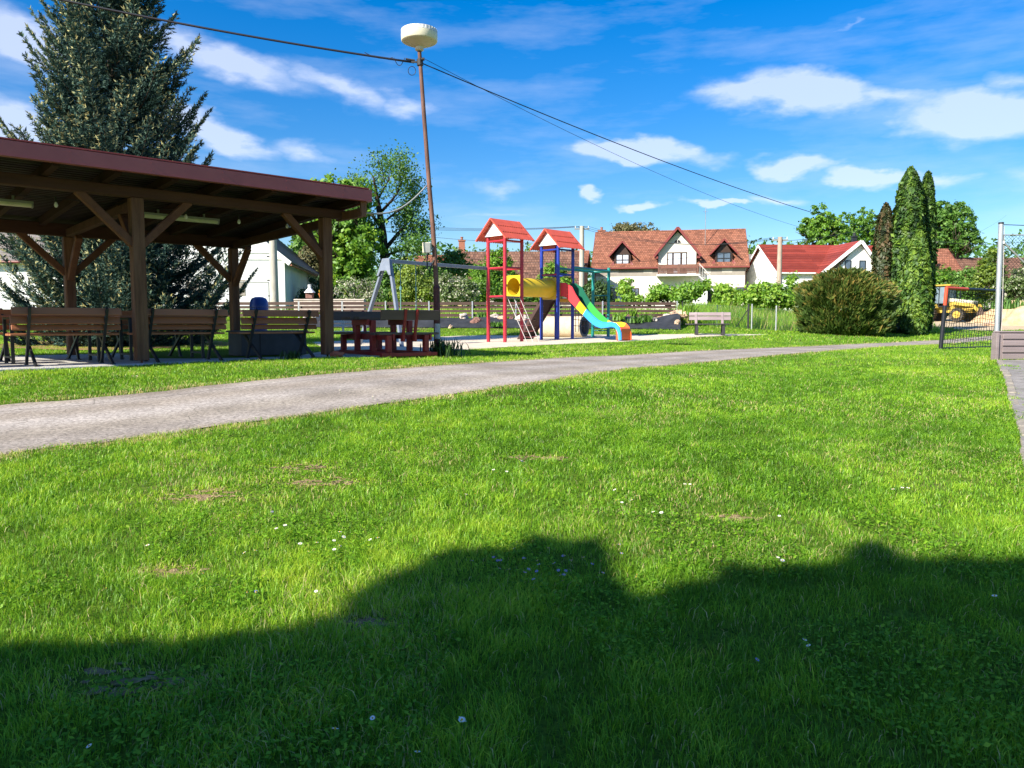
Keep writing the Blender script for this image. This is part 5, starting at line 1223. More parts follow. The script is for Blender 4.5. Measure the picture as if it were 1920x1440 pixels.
# ---- wire mesh garden fence
mWire = mat('green_wire', (.05, .11, .07), .5, var=.1)
fg = thing('mesh_fence', 'low green wire mesh fence in front of the garden trees', 'fence', base(1280, 34.2))
def fpt(px, dz): p = base(px, 34.2 - (px - 1280) * .0006); return Vector((p.x, p.y, p.z + dz))
for (px, m, r, h_) in ((1278, mSteel, .025, 1.05), (1343, mWire, .02, .98), (1401.5, mSteel, .045, 1.12), (1408, mGalv, .03, 1.12), (1453.5, mGalv, .032, 1.12), (1500, mGalv, .03, 1.1)):
    b = MB(); p = fpt(px, 0); b.cyl(p - UZ * .2, p + UZ * h_, r, n=8); b.build('post', m, fg, world=True)
b = MB(); p, q = fpt(1401, 0), fpt(1385, .0); b.beam(fpt(1378, 0), fpt(1400, .85), .03, .03); b.build('strut', mSteel, fg, world=True)
b = MB(); W_ = (1502 - 1278); 
for h_ in (.95, .5, .06): b.tube([fpt(1278 + W_ * i / 12, h_ ) for i in range(13)], .007 if h_ > .9 else .004, n=4)
nn = 80
for i in range(nn):
    for s in (-1, 1):
        a0 = 1278 + W_ * i / nn; a1 = a0 + s * 36
        t0, t1 = 0., 1.
        if a1 > 1502: t1 = (1502 - a0) / 36
        if a1 < 1278: t1 = (a0 - 1278) / 36
        b.cyl(fpt(a0, .05), fpt(a0 + s * 36 * t1, .05 + .9 * t1), .0028, n=3, caps=False)
b.build('wire_mesh', mWire, fg, world=True)
# ================================================================ trees, shrubs, hedges
mBark = mat('grey_brown_bark', (.055, .040, .030), .95, col2=(.13, .10, .075), scale=7, bump=.8, bscale=20, stretch=(1, 1, .25), spec=.1)
mBarkD = mat('dark_bark', (.022, .017, .014), .95, col2=(.06, .045, .035), scale=7, bump=.8, bscale=20, stretch=(1, 1, .25), spec=.1)
mBarkP = mat('pale_bark', (.24, .19, .15), .95, col2=(.42, .35, .28), scale=7, bump=.5)
LM = dict(
 bright=leafmat('leaf_bright_green', [(0, (.04, .12, .01)), (.5, (.17, .36, .025)), (1, (.36, .52, .06))], trans=.45),
 mid=leafmat('leaf_mid_green', [(0, (.025, .08, .01)), (.5, (.09, .22, .025)), (1, (.20, .36, .06))], trans=.4),
 dark=leafmat('leaf_dark_green', [(0, (.010, .030, .007)), (.5, (.030, .080, .015)), (1, (.08, .15, .03))], trans=.3),
 yellow=leafmat('leaf_yellow_green', [(0, (.06, .12, .01)), (.5, (.22, .32, .03)), (1, (.42, .48, .08))], trans=.45),
 pale=leafmat('leaf_pale_blossom', [(0, (.05, .10, .02)), (.55, (.16, .24, .06)), (.72, (.50, .48, .36)), (1, (.72, .66, .56))], trans=.35),
 olive=leafmat('leaf_olive_brown', [(0, (.05, .05, .015)), (.5, (.13, .13, .045)), (1, (.26, .22, .10))], trans=.3),
 yew=leafmat('yew_sprays', [(0, (.014, .04, .007)), (.45, (.06, .115, .015)), (.65, (.13, .165, .028)), (1, (.44, .26, .07))], trans=.25),
 thuja=leafmat('thuja_sprays', [(0, (.010, .035, .006)), (.5, (.06, .14, .014)), (1, (.20, .31, .035))], trans=.25),
 thujab=leafmat('browned_thuja_sprays', [(0, (.012, .025, .007)), (.45, (.045, .065, .015)), (.7, (.11, .075, .03)), (1, (.16, .10, .045))], trans=.2),
 spruce=leafmat('spruce_needles', [(0, (.012, .028, .024)), (.45, (.055, .11, .092)), (.7, (.12, .185, .12)), (1, (.46, .40, .17))], trans=.15, gloss=.01),
)
def leaves(P, size, r, tint, aspect=.6, nrm=None, spread=1.0, up=0.):
    """one pointed leaf face per point; nrm = preferred normals (n,3)"""
    n = len(P); d = r.normal(size=(n, 3)); d[:, 2] += up; 
    if nrm is not None: d = d * spread + nrm * 1.2
    d /= np.linalg.norm(d, axis=1)[:, None] + 1e-9
    a = r.normal(size=(n, 3)); a[:, 2] += up * 2; a -= d * (a * d).sum(1)[:, None]; a /= np.linalg.norm(a, axis=1)[:, None] + 1e-9
    b = np.cross(d, a); s = (size * r.uniform(.6, 1.35, n))[:, None]
    V = np.stack([P - a * s * .5, P + b * s * aspect * .5 + a * s * .05, P + a * s * .5, P - b * s * aspect * .5 + a * s * .05], 1)
    V[:, 1] += d * s * .10; V[:, 3] += d * s * .10
    return V.reshape(-1, 3), np.repeat(tint, 4)
def crown(name, blobs, n, size, m, parent, seed, clump=.35, nclump=None, shell=.72, gaps=.0, base_tint=.5, tv=.22, up=0.):
    """leaf clumps spread through the volume of overlapping ellipsoids (world coordinates)"""
    r = np.random.default_rng(seed); w = np.array([(b[3] * b[4] + b[4] * b[5] + b[3] * b[5]) for b in blobs]); w = w / w.sum(); Ps = []; Ts = []; Ns = []
    for bl, f in zip(blobs, w):
        c = np.array(bl[:3]); R_ = np.array(bl[3:6]); nc = max(6, int((nclump or n / 45) * f)); 
        d = r.normal(size=(nc, 3)); d /= np.linalg.norm(d, axis=1)[:, None]
        rad = shell + (1.04 - shell) * r.random(nc) ** .6; inner = r.random(nc) < .22; rad = np.where(inner, r.uniform(.25, shell, nc), rad)
        lum = 1 + .16 * np.sin(d[:, 0] * 5 + seed) * np.cos(d[:, 2] * 6 + d[:, 1] * 4 + seed); rad *= lum
        cc = c + d * R_ * rad[:, None]; ct = base_tint + r.normal(0, tv * .6, nc)
        k = r.integers(0, nc, int(n * f)); cs = clump * (R_.mean() ** .5) * r.uniform(.5, 1.25, nc)
        off = r.normal(size=(len(k), 3)) * cs[k][:, None] * np.array([.55, .55, .42])
        P = cc[k] + off; Ps.append(P); Ts.append(np.clip(ct[k] + r.normal(0, tv, len(k)), 0, 1)); q = (P - c) / R_; Ns.append(q / (np.linalg.norm(q, axis=1)[:, None] + 1e-6) + np.array([0, 0, .35]))
    P = np.concatenate(Ps); T = np.concatenate(Ts); Nn = np.concatenate(Ns); Nn /= np.linalg.norm(Nn, axis=1)[:, None]
    V, t = leaves(P, size, r, T, nrm=Nn, spread=.75, up=up)
    inv = np.array(wmat(parent).inverted()); V = V @ inv[:3, :3].T + inv[:3, 3]
    q = np.arange(len(P)) * 4
    return npmesh(name, V, [np.stack([q, q+1, q+2, q+3], 1)], m, parent=parent, tint=t)
def limbs(b, p0, d0, ln, r0, depth, rr, spread=.55, upb=.25, ends=None, nchild=(3, 4), curl=.18):
    pts = [Vector(p0)]; d = Vector(d0).normalized(); rs = [r0]; k = 5
    for i in range(k):
        d = (d + Vector((rr.uniform(-1, 1), rr.uniform(-1, 1), rr.uniform(-.6, 1) * .8 + upb * .4)) * curl).normalized(); pts.append(pts[-1] + d * ln / k); rs.append(r0 * (1 - .62 * (i + 1) / k))
    b.tube(pts, rs, n=7 if depth > 1 else 5)
    if ends is not None: ends.append((pts[-1], depth))
    if depth > 0:
        for _ in range(rr.randint(*nchild)):
            t = rr.uniform(.45, 1.0); i = min(k - 1, int(t * k)); p = pts[i].lerp(pts[i+1], t * k - i) if t < 1 else pts[-1]
            nd_ = (d + Vector((rr.uniform(-1, 1), rr.uniform(-1, 1), rr.uniform(-.3, .8) + upb)) * spread * 1.6).normalized()
            limbs(b, p, nd_, ln * rr.uniform(.55, .78), r0 * .48, depth - 1, rr, spread, upb, ends, nchild, curl)
def tree(name, label, px, Y, blobs_px, n, size, lm, seed, cat='tree', group=None, trunk_r=.2, bark=None, depthf=.8, fork=.35, base_tint=.5, tv=.2, clump=.35, shell=.72, limbdepth=2, basepx=None, nclump=None):
    """blobs_px: (px, py, half width px, half height px, depth offset m)"""
    p = base(basepx or px, Y); t = thing(name, label, cat, p, 0, group); bl = []
    for (bx, by, hw, hh, *dz) in blobs_px:
        c = at(bx, by, Y + (dz[0] if dz else 0)); k = Y / F; bl.append((c.x, c.y, c.z, hw * k, max(hw, hh) * k * depthf, hh * k))
    rr = random.Random(seed); b = MB()
    if trunk_r:
        cz = sum(q[2] for q in bl) / len(bl); topz = max(q[2] + q[5] * .55 for q in bl); h = topz - p.z; cx = sum(q[0] for q in bl) / len(bl)
        mid = Vector((p.x + (cx - p.x) * .35 + rr.uniform(-.1, .1), Y, p.z + h * fork)); b.tube([p - UZ * .3, p.lerp(mid, .5) + Vector((rr.uniform(-.06, .06), 0, 0)), mid], [trunk_r * 1.25, trunk_r, trunk_r * .85], n=10)
        for q in bl:
            c = Vector(q[:3]); e = c + UZ * q[5] * .35; m1 = mid.lerp(e, .5) + Vector((rr.uniform(-.15, .15), rr.uniform(-.15, .15), .1)) * q[3] * .5
            b.tube([mid - UZ * .1, m1, e], [trunk_r * .6, trunk_r * .4, trunk_r * .12], n=7)
            for _ in range(5):
                s0 = mid.lerp(c, rr.uniform(.35, 1.0)); limbs(b, s0, Vector((rr.uniform(-1, 1), rr.uniform(-1, 1), rr.uniform(0, .9))), min(q[3], q[5]) * .95, trunk_r * .28, limbdepth - 1, rr)
        b.build('trunk', bark or mBark, t, world=True, smooth='all')
    crown('crown' if trunk_r else 'foliage', bl, n, size, LM[lm], t, seed, clump=clump, base_tint=base_tint, tv=tv, shell=shell, nclump=nclump)
    return t
# --- left of the lamp mast: leafy maple, open dark-limbed tree
tree('leafy_tree', 'bright green leafy tree right of the pavilion, behind the swing', 650, 50, [(648, 378, 52, 42), (628, 430, 40, 48), (672, 440, 46, 58), (648, 500, 36, 44), (668, 520, 44, 40), (612, 352, 34, 20)], 14500, .30, 'bright', 31, trunk_r=.32, base_tint=.46, clump=.26, bark=mBarkD, shell=.5, nclump=520)
t = thing('open_crowned_tree', 'open-crowned tree with dark limbs and sparse leaves left of the lamp mast', 'tree', base(728, 52))
b = MB(); rr = random.Random(5); p0 = base(728, 52); q = lambda x, y, dz=0: at(x, y, 52 + dz); ends = []
b.tube([p0 - UZ * .3, q(722, 500), q(718, 440), q(712, 400), q(705, 360), q(700, 330)], [.38, .30, .26, .2, .12, .05], n=10)
for a, m_, e, r_ in ((q(720, 470), q(745, 440), q(772, 408, 1), .16), (q(717, 430), q(695, 400, 1), q(683, 372, 1.5), .14), (q(712, 400), q(735, 375, -1), q(752, 352, -1), .11), (q(720, 455), q(700, 445, -1), q(672, 430, -2), .12), (q(719, 480), q(750, 470, 1), q(785, 440, 1), .10), (q(708, 375), q(722, 350), q(735, 325), .08), (q(721, 490), q(745, 492, -1), q(770, 482, -2), .08), (q(716, 420), q(740, 400), q(765, 385), .09)):
    b.tube([a, m_, e], [r_, r_ * .75, r_ * .35], n=7); ends.append((e, 2))
    for k in range(4): limbs(b, a.lerp(e, .35 + .2 * k) + (m_ - a.lerp(e, .5)) * .6, (e - a) + Vector((rr.uniform(-1, 1), rr.uniform(-1, 1), rr.uniform(-.5, .6))) * 1.5, 1.0, r_ * .35, 2, rr, ends=ends, spread=.5)
b.build('trunk', mBarkD, t, world=True, smooth='all')
r = np.random.default_rng(8); P = []
for (e, d_) in ends:
    k = 18 if d_ < 2 else 7; P.append(np.array(e) + r.normal(size=(k, 3)) * np.array([.38, .38, .30]))
P = np.concatenate(P); extra = [(q(688, 345), .9, 330), (q(712, 352), .7, 160), (q(740, 475), 1.0, 200), (q(765, 402), .9, 200), (q(778, 425), .8, 180), (q(690, 480), .9, 200), (q(750, 500), 1.1, 260)]
for c, s_, k in extra: P = np.concatenate([P, np.array(c) + r.normal(size=(k, 3)) * s_ * .6])
V, tt = leaves(P, .17, r, np.clip(r.normal(.45, .22, len(P)), 0, 1)); V = V - np.array(t.location); qi = np.arange(len(P)) * 4
npmesh('crown', V, [np.stack([qi, qi+1, qi+2, qi+3], 1)], LM['mid'], parent=t, tint=tt)
tree('bushy_tree', 'bushy green tree behind the dark barn roof', 575, 62, [(575, 465, 26, 40), (608, 490, 26, 40), (590, 430, 40, 30)], 9000, .30, 'mid', 33, trunk_r=.25, base_tint=.6)
tree('brown_shrub', 'brownish budding shrub against the dark barn roof', 590, 58, [(588, 490, 24, 34), (604, 505, 20, 28)], 4500, .2, 'olive', 34, cat='shrub', trunk_r=.06)
# --- garden bushes behind the rail fence
GB = 'garden shrubs behind the rail fence'
for i, (lab, px, Y, bl, n, s, lm, bt) in enumerate([
 ('dark green shrub beside the old barn wall', 600, 47, [(590, 555, 26, 26), (620, 560, 24, 22), (600, 535, 16, 16)], 5000, .16, 'dark', .45),
 ('pale branched blossoming shrub right of the pavilion post', 672, 42, [(660, 545, 28, 26), (690, 550, 22, 24)], 2600, .13, 'pale', .55),
 ('mid green shrub behind the swing frame', 725, 45, [(722, 545, 26, 34), (700, 560, 26, 20), (735, 520, 18, 22)], 5200, .17, 'mid', .55),
 ('tall yellow-green shrub between swing and lamp mast', 775, 43, [(772, 530, 26, 34), (758, 552, 20, 24), (795, 545, 22, 30)], 7000, .15, 'yellow', .45),
 ('deep green shrub behind the lamp mast', 812, 46, [(815, 545, 24, 34), (800, 520, 16, 26)], 4800, .16, 'mid', .5),
 ('whitish blossoming shrub right of the lamp mast', 852, 42, [(850, 545, 34, 26), (872, 550, 24, 24), (835, 535, 18, 20)], 7000, .13, 'pale', .45),
 ('leafy green shrub behind the red tower', 905, 45, [(900, 535, 22, 40), (890, 555, 20, 20), (925, 550, 22, 24)], 6000, .16, 'bright', .4),
 ('low green shrub below the long brown roof', 965, 46, [(965, 558, 30, 16), (990, 560, 20, 12), (940, 552, 18, 18)], 4000, .15, 'mid', .55),
 ('small bright shrub beside the blue tower', 1010, 46, [(1008, 560, 22, 14), (1030, 562, 18, 12)], 3000, .15, 'bright', .5),
 ('dense grey-green shrub right of the concrete pole', 1118, 46, [(1110, 555, 20, 24), (1128, 550, 18, 24), (1098, 560, 14, 18)], 5000, .15, 'dark', .75)]):
    tree('shrub', lab, px, Y, bl, n, s, lm, 40 + i, cat='shrub', group=GB, trunk_r=.05, bark=mBarkP if lm == 'pale' else mBark, base_tint=bt, limbdepth=2, fork=.3)
tree('fruit_tree', 'fruit tree with ragged crown left of the red tower', 845, 56, [(850, 488, 24, 22), (835, 505, 22, 18), (868, 505, 18, 18)], 4500, .2, 'mid', 61, group='fruit trees of the gardens', base_tint=.5, trunk_r=.12)
tree('fruit_tree', 'upright green fruit tree directly behind the red tower', 935, 52, [(935, 500, 22, 30), (950, 530, 24, 26), (915, 520, 20, 28)], 6500, .19, 'bright', 62, group='fruit trees of the gardens', base_tint=.4, trunk_r=.12)
tree('fruit_tree', 'small leafy tree behind the blue tower and tunnel', 1035, 50, [(1038, 512, 18, 16), (1025, 530, 20, 14), (1055, 530, 16, 16)], 3600, .19, 'bright', 63, group='fruit trees of the gardens', trunk_r=.1)
tree('fruit_tree', 'thin young fruit tree right of the teal posts', 1190, 44, [(1175, 535, 14, 14), (1180, 562, 20, 12), (1205, 562, 20, 10), (1172, 550, 12, 16)], 2600, .17, 'bright', 64, group='fruit trees of the gardens', trunk_r=.08, base_tint=.6, shell=.5)
tree('fruit_tree', 'spreading fruit tree below the balcony', 1262, 43.5, [(1242, 550, 25, 13), (1225, 558, 13, 10), (1262, 552, 15, 10)], 3600, .17, 'bright', 65, group='fruit trees of the gardens', trunk_r=.12, bark=mBarkD, base_tint=.55, shell=.5, basepx=1262)
tree('fruit_tree', 'leaning fruit tree with dark trunk beside the fence end', 1270, 42, [(1290, 548, 24, 15), (1318, 539, 15, 12), (1278, 558, 14, 9)], 4000, .17, 'bright', 66, group='fruit trees of the gardens', trunk_r=.13, bark=mBarkD, base_tint=.5, shell=.5, basepx=1268)
tree('fruit_tree', 'round bright fruit tree behind the park bench', 1372, 42, [(1363, 556, 21, 22), (1352, 546, 12, 12), (1380, 562, 14, 18)], 4600, .17, 'bright', 67, group='fruit trees of the gardens', trunk_r=.14, bark=mBarkD, base_tint=.65, basepx=1375)
tree('fruit_tree', 'wide bright fruit tree with forked trunk behind the mesh fence', 1440, 40, [(1417, 554, 22, 18), (1448, 556, 26, 22), (1474, 562, 16, 15), (1432, 544, 18, 12)], 7000, .17, 'bright', 68, group='fruit trees of the gardens', trunk_r=.15, bark=mBarkD, base_tint=.65, basepx=1441)
tree('young_tree', 'thin young tree with few leaves left of the yew', 1488, 44, [(1485, 535, 10, 18), (1492, 560, 14, 16)], 1300, .15, 'bright', 69, trunk_r=.06, base_tint=.5)
# --- trees beyond the houses
GT = 'trees rising beyond the houses'
tree('background_tree', 'brownish budding tree behind the large house roof', 1185, 110, [(1185, 432, 42, 16), (1165, 436, 26, 12), (1208, 434, 26, 12)], 5200, .30, 'olive', 71, group=GT, base_tint=.6, shell=.4, trunk_r=.3)
tree('background_tree', 'small dark treetop between the two houses', 1405, 120, [(1398, 478, 8, 12), (1410, 475, 8, 12)], 1800, .35, 'mid', 72, group=GT, trunk_r=.2)
tree('background_tree', 'round green tree behind the white house roof', 1542, 105, [(1535, 420, 26, 34), (1565, 430, 24, 34), (1515, 435, 20, 26), (1550, 450, 36, 20)], 12000, .34, 'bright', 73, group=GT, trunk_r=.4, base_tint=.42, clump=.25, shell=.5)
tree('background_tree', 'green tree between the white house and the thujas', 1618, 110, [(1618, 425, 28, 32), (1600, 440, 20, 28), (1640, 440, 24, 34)], 8000, .34, 'bright', 74, group=GT, trunk_r=.4, base_tint=.35, clump=.25)
tree('background_tree', 'large dark green windblown tree right of the thujas', 1780, 92, [(1785, 425, 42, 38), (1765, 400, 26, 24), (1808, 450, 28, 26), (1760, 460, 30, 26), (1795, 395, 20, 18)], 14000, .34, 'mid', 75, group=GT, trunk_r=.45, base_tint=.6, clump=.3, shell=.6)
GR = 'bushes behind the building site'
for i, (lab, px, Y, bl, n, s, lm, bt) in enumerate([
 ('light green bush behind the tractor cab', 1762, 66, [(1762, 535, 26, 28), (1745, 550, 18, 22), (1780, 520, 18, 18)], 7000, .22, 'bright', .35),
 ('mid green bush between the tractor and the earth heap', 1812, 64, [(1812, 535, 30, 30), (1830, 555, 26, 24), (1795, 560, 22, 20)], 8000, .22, 'mid', .7),
 ('tall bush with pale new leaves left of the metal net pole', 1858, 62, [(1862, 500, 16, 34), (1850, 530, 24, 28), (1872, 535, 20, 30)], 7500, .2, 'yellow', .25),
 ('bush with whitish blossoms at the right edge', 1905, 60, [(1900, 540, 26, 26), (1925, 520, 26, 30), (1885, 560, 18, 18)], 7500, .2, 'pale', .35)]):
    tree('bush', lab, px, Y, bl, n, s, lm, 80 + i, cat='bush', group=GR, trunk_r=.08, base_tint=bt)
# --- thujas and yew
def column_plant(label, px, Y, top, bot, hw, lm, seed, n, prof, lean=0, group='tall thujas beside the yew', bt=.5):
    p = base(px, Y); zt_ = at(px, top, Y).z; H_ = zt_ - p.z; R_ = hw / F * Y; t = thing('thuja', label, 'thuja', p, 0, group); r = np.random.default_rng(seed)
    h = r.random(n) ** .92; th = r.uniform(0, 2 * np.pi, n); pr = np.interp(h, [a for a, _ in prof], [c for _, c in prof])
    lum = .78 + .24 * vnoise(th * 1.9 + seed, h * H_ * 1.0, .9) + .16 * vnoise(th * 4 + seed, h * H_ * 2.0, .5) ; ink = 1 - .32 * r.random(n) ** 2.2 + .16 * (r.random(n) < .07)
    rad = R_ * pr * lum * ink; x = np.cos(th) * rad + lean * h; y = np.sin(th) * rad * .95; z = h * H_ * .985
    P = np.stack([x, y, z], 1); Nn = np.stack([np.cos(th), np.sin(th), np.full(n, .25)], 1)
    tint = np.clip(bt + (vnoise(th * 2 + seed, h * H_, .45) - .5) * .9 + r.normal(0, .16, n), 0, 1)
    V, tt = leaves(P, .26, r, tint, nrm=Nn, spread=.6, up=.9, aspect=.45); q_ = np.arange(n) * 4
    npmesh('foliage', V, [np.stack([q_, q_+1, q_+2, q_+3], 1)], LM[lm], parent=t, tint=tt)
    b = MB(); b.lathe([(R_ * max(.02, np.interp(k / 8, [a for a, _ in prof], [c for _, c in prof]) * .55), H_ * .93 * k / 8) for k in range(9)], n=10); b.build('branch_core', mBarkD, t)
PF = [(0, .55), (.04, .85), (.2, 1), (.5, .96), (.75, .8), (.9, .55), (.97, .28), (1, .06)]
column_plant('browned slender thuja left of the tall pair', 1651, 36.5, 380, 620, 20, 'thujab', 91, 13000, PF)
column_plant('tallest broad green thuja of the group', 1694, 36.0, 311, 626, 29, 'thuja', 92, 24000, PF, bt=.42)
column_plant('second tall thuja at the right of the group', 1726, 36.6, 320, 624, 18, 'thuja', 93, 15000, PF, bt=.38)
column_plant('shorter fresh green thuja in front of the tall pair', 1713, 35.2, 432, 626, 23, 'thuja', 94, 14000, PF, bt=.66)
yb = base(1582, 33.6); ty = thing('yew_shrub', 'broad round yew shrub with orange-brown tips beside the thujas', 'shrub', yb); r = np.random.default_rng(95)
n = 34000; kk = 33.6 / F; u = r.random(n); th = r.uniform(0, 2 * np.pi, n); cz = u * 2 - 1
# squat rounded mass whose sprays rise outward like flames
hz = (cz + 1) / 2; prf = np.interp(hz, [0, .06, .3, .6, .8, .93, 1], [.74, .88, .98, 1, .96, .84, .6]); lum = .84 + .26 * vnoise(th * 2.6, hz * 3.2, .4)
shl = 1 - .35 * r.random(n) ** 2; Hs = (at(1582, 508, 33.6).z - yb.z)
top_l = 1 - .16 * (vnoise(np.cos(th) * 2 + 5, np.sin(th) * 2, .5)) * (hz > .7)
x = np.cos(th) * 88 * kk * prf * lum * shl; y = np.sin(th) * 66 * kk * prf * lum * shl; z = hz * Hs * .93 * top_l
k = r.random(n) < .18; s_ = np.sqrt(r.random(n)) * .8; x = np.where(k, np.cos(th) * 70 * kk * s_, x); y = np.where(k, np.sin(th) * 52 * kk * s_, y); z = np.where(k, Hs * (.95 - .22 * s_ ** 2) * (.92 + .16 * r.random(n)), z)
P = np.stack([x, y, z], 1); d = np.stack([np.cos(th) * .85, np.sin(th) * .85, np.full(n, .75)], 1); d /= np.linalg.norm(d, axis=1)[:, None]; d += r.normal(0, .28, (n, 3)); d /= np.linalg.norm(d, axis=1)[:, None]
clm = vnoise(th * 4 + hz * 3, hz * 6 + th, .3); ln = (.24 * r.uniform(.6, 1.3, n) * (1 + .5 * (clm > .7)))[:, None]; w = np.cross(d, r.normal(size=(n, 3))); w /= np.linalg.norm(w, axis=1)[:, None]
V = np.stack([P - d * ln * .45, P + w * ln * .17, P + d * ln * .7, P - w * ln * .17], 1).reshape(-1, 3)
tb_ = np.clip(.24 + .30 * (clm - .5) + r.normal(0, .10, n) + .10 * hz, 0, 1); tt = np.stack([tb_, tb_ + .12, np.clip(tb_ + .38 * (shl > .80) * (vnoise(th * 3, hz * 4 + 9, .5) > .42 - .25 * hz), 0, 1), tb_ + .12], 1).ravel()
q_ = np.arange(n) * 4; npmesh('foliage', V, [np.stack([q_, q_+1, q_+2, q_+3], 1)], LM['yew'], parent=ty, tint=np.clip(tt, 0, 1))
b = MB(); b.lathe([(.5, 0), (.8, Hs * .2), (.9, Hs * .5), (.6, Hs * .62), (.1, Hs * .7)], n=14); b.build('branch_core', mBarkD, ty)

# --- big spruce behind the pavilion
SX = base(230, 20.5); sp = thing('spruce', 'tall blue-green spruce with upturned branches behind the pavilion', 'spruce', SX); r = np.random.default_rng(17); rr = random.Random(17)
Hh = 15.2; b = MB(); b.tube([(0, 0, -.3), (0, 0, 2), (.05, 0, 7), (0, .05, 12), (0, 0, Hh)], [.24, .2, .14, .07, .01], n=10)
tw0, twd, twl, tws = [], [], [], []
h = .35
while h < Hh - .9:
    Rr = min(3.1, 3.8 * (1 - (h + .9) / 15.0)) if h > 1.2 else 2.8 + .35 * h
    nb = 11 if h < 9 else 8; a0 = rr.uniform(0, 6.28)
    for k in range(nb):
        a = a0 + 6.283 * k / nb + rr.uniform(-.25, .25); L_ = max(.25, Rr * rr.uniform(.66, 1.08) * (1.18 if rr.random() < .15 else 1)); out = Vector((math.cos(a), math.sin(a), 0)); rise = .02 + .50 * (h / Hh) + rr.uniform(-.08, .1)
        pts = []; m_ = 10
        for j in range(m_ + 1):
            t = j / m_; pts.append(Vector((0, 0, h)) + out * (L_ * t) + UZ * (L_ * (rise * t - .26 * math.sin(math.pi * t) * (1 - .5 * h / Hh) + .22 * t * t * t)))
        b.tube(pts, [max(.006, .035 * (L_ / 3) * (1 - j / m_)) for j in range(m_ + 1)], n=4, close=False)
        side = Vector((-out.y, out.x, 0)); st_ = .085; s_ = .22 * L_
        while s_ < L_:
            t = s_ / L_; i = min(m_ - 1, int(t * m_)); p = pts[i].lerp(pts[i+1], t * m_ - i); d = (pts[i+1] - pts[i]).normalized()
            for sg in (-1, 1):
                ln = min(.62, .16 + .75 * (L_ - s_) * .62) * rr.uniform(.6, 1.15); dd = (d * .75 + side * sg * .9 + UZ * rr.uniform(-.12, .26)).normalized()
                tw0.append(p); twd.append(dd); twl.append(ln); tws.append(t)
                if ln > .34:
                    for f in (.35, .65):
                        d2 = (dd * .8 + d * rr.uniform(.1, .8) + UZ * rr.uniform(-.3, .45) - side * sg * .1).normalized(); tw0.append(p + dd * ln * f); twd.append(d2); twl.append(ln * .5); tws.append(t)
            if rr.random() < .4: tw0.append(p); twd.append((d + UZ * rr.uniform(.3, .9)).normalized()); twl.append(.2); tws.append(t)
            s_ += st_ * rr.uniform(.8, 1.2)
        tw0.append(pts[-2]); twd.append((pts[-1] - pts[-2]).normalized() + UZ * .2); twl.append(.35); tws.append(1.)
    h += (.33 if h < 9 else .38) * rr.uniform(.85, 1.15)
b.build('trunk', mBark, sp, smooth='all')
T0 = np.array(tw0); TD = np.array(twd); TL = np.array(twl); TS = np.array(tws); nt_ = len(TL); nn = 12
TD /= np.linalg.norm(TD, axis=1)[:, None]
Vs = []; Ts = []
for j in range(nn):
    f = (j + r.random(nt_)) / nn; P = T0 + TD * (TL * f)[:, None]; q = r.normal(size=(nt_, 3)); q -= TD * (q * TD).sum(1)[:, None]; q /= np.linalg.norm(q, axis=1)[:, None]
    d = TD * .75 + q * .75; w = np.cross(d, q); w /= np.linalg.norm(w, axis=1)[:, None]; s_ = .085 * r.uniform(.8, 1.2, nt_)[:, None]
    Vs.append(np.stack([P - w * s_ * .22, P + w * s_ * .22, P + d * s_], 1)); tn = np.clip(.30 + r.normal(0, .12, nt_) + .42 * (f > .62) * (TS > .62) * (r.random(nt_) < .7) + .12 * (TS > .8), 0, 1); Ts.append(np.stack([tn, tn, np.clip(tn + .08, 0, 1)], 1))
V = np.concatenate(Vs).reshape(-1, 3); tt = np.concatenate(Ts).ravel(); q_ = np.arange(len(V) // 3) * 3
npmesh('crown', V, [np.stack([q_, q_+1, q_+2], 1)], LM['spruce'], parent=sp, tint=tt)
print('spruce tris', len(q_))
# litter under the spruce
mLit = mat('needle_litter', (.20, .10, .045), .95, col2=(.42, .26, .15), scale=6, bump=.6, bscale=20, spec=.05)
an = np.linspace(0, 2 * np.pi, 40, endpoint=False); V = [(SX.x, SX.y, gz(SX.x, SX.y) + .02)]; V += [(SX.x + 3.1 * math.cos(a) * (1 + .12 * math.sin(3 * a)), SX.y + 3.1 * math.sin(a) * (1 + .1 * math.cos(5 * a)), 0) for a in an]
V = [(x, y, gz(x, y) + .02) for x, y, _ in V]; o = npmesh('needle_litter', np.array(V), [np.array([(0, 1 + i, 1 + (i + 1) % 40) for i in range(40)])], mLit, smooth=True); o['kind'] = 'structure'

# --- small plants on the bed, weeds, tall garden grass
def tuft(name, label, p, h, n, spread, m, seed, cat='plant', group=None, wd=.012):
    r = np.random.default_rng(seed); a = r.uniform(0, 2 * np.pi, n); ln = h * r.uniform(.5, 1.1, n); lean = r.uniform(.1, .8, n); bx = r.normal(0, spread, n); by = r.normal(0, spread, n)
    dx, dy = np.cos(a) * ln * lean, np.sin(a) * ln * lean; z0 = np.zeros(n); wx, wy = -np.sin(a) * wd, np.cos(a) * wd
    V = np.stack([np.stack([bx - wx, by - wy, z0], 1), np.stack([bx + wx, by + wy, z0], 1), np.stack([bx + dx * .5 + wx, by + dy * .5 + wy, ln * .65], 1), np.stack([bx + dx * .5 - wx, by + dy * .5 - wy, ln * .65], 1), np.stack([bx + dx, by + dy, ln * .9], 1)], 1).reshape(-1, 3)
    i = np.arange(n) * 5; o = npmesh(name, V, [np.stack([i, i+1, i+2, i+3], 1), np.stack([i+3, i+2, i+4], 1)], m, tint=np.repeat(np.clip(r.normal(.5, .2, n), 0, 1), 5)); o.location = p; tag(o, label, cat, group); return o
p = base(842, 15.9); tuft('weed_tuft', 'tall weeds growing at the foot of the lamp mast', (p.x - .1, 15.7, gz(p.x, 15.7)), .42, 170, .17, LM['dark'], 101, cat='weeds')
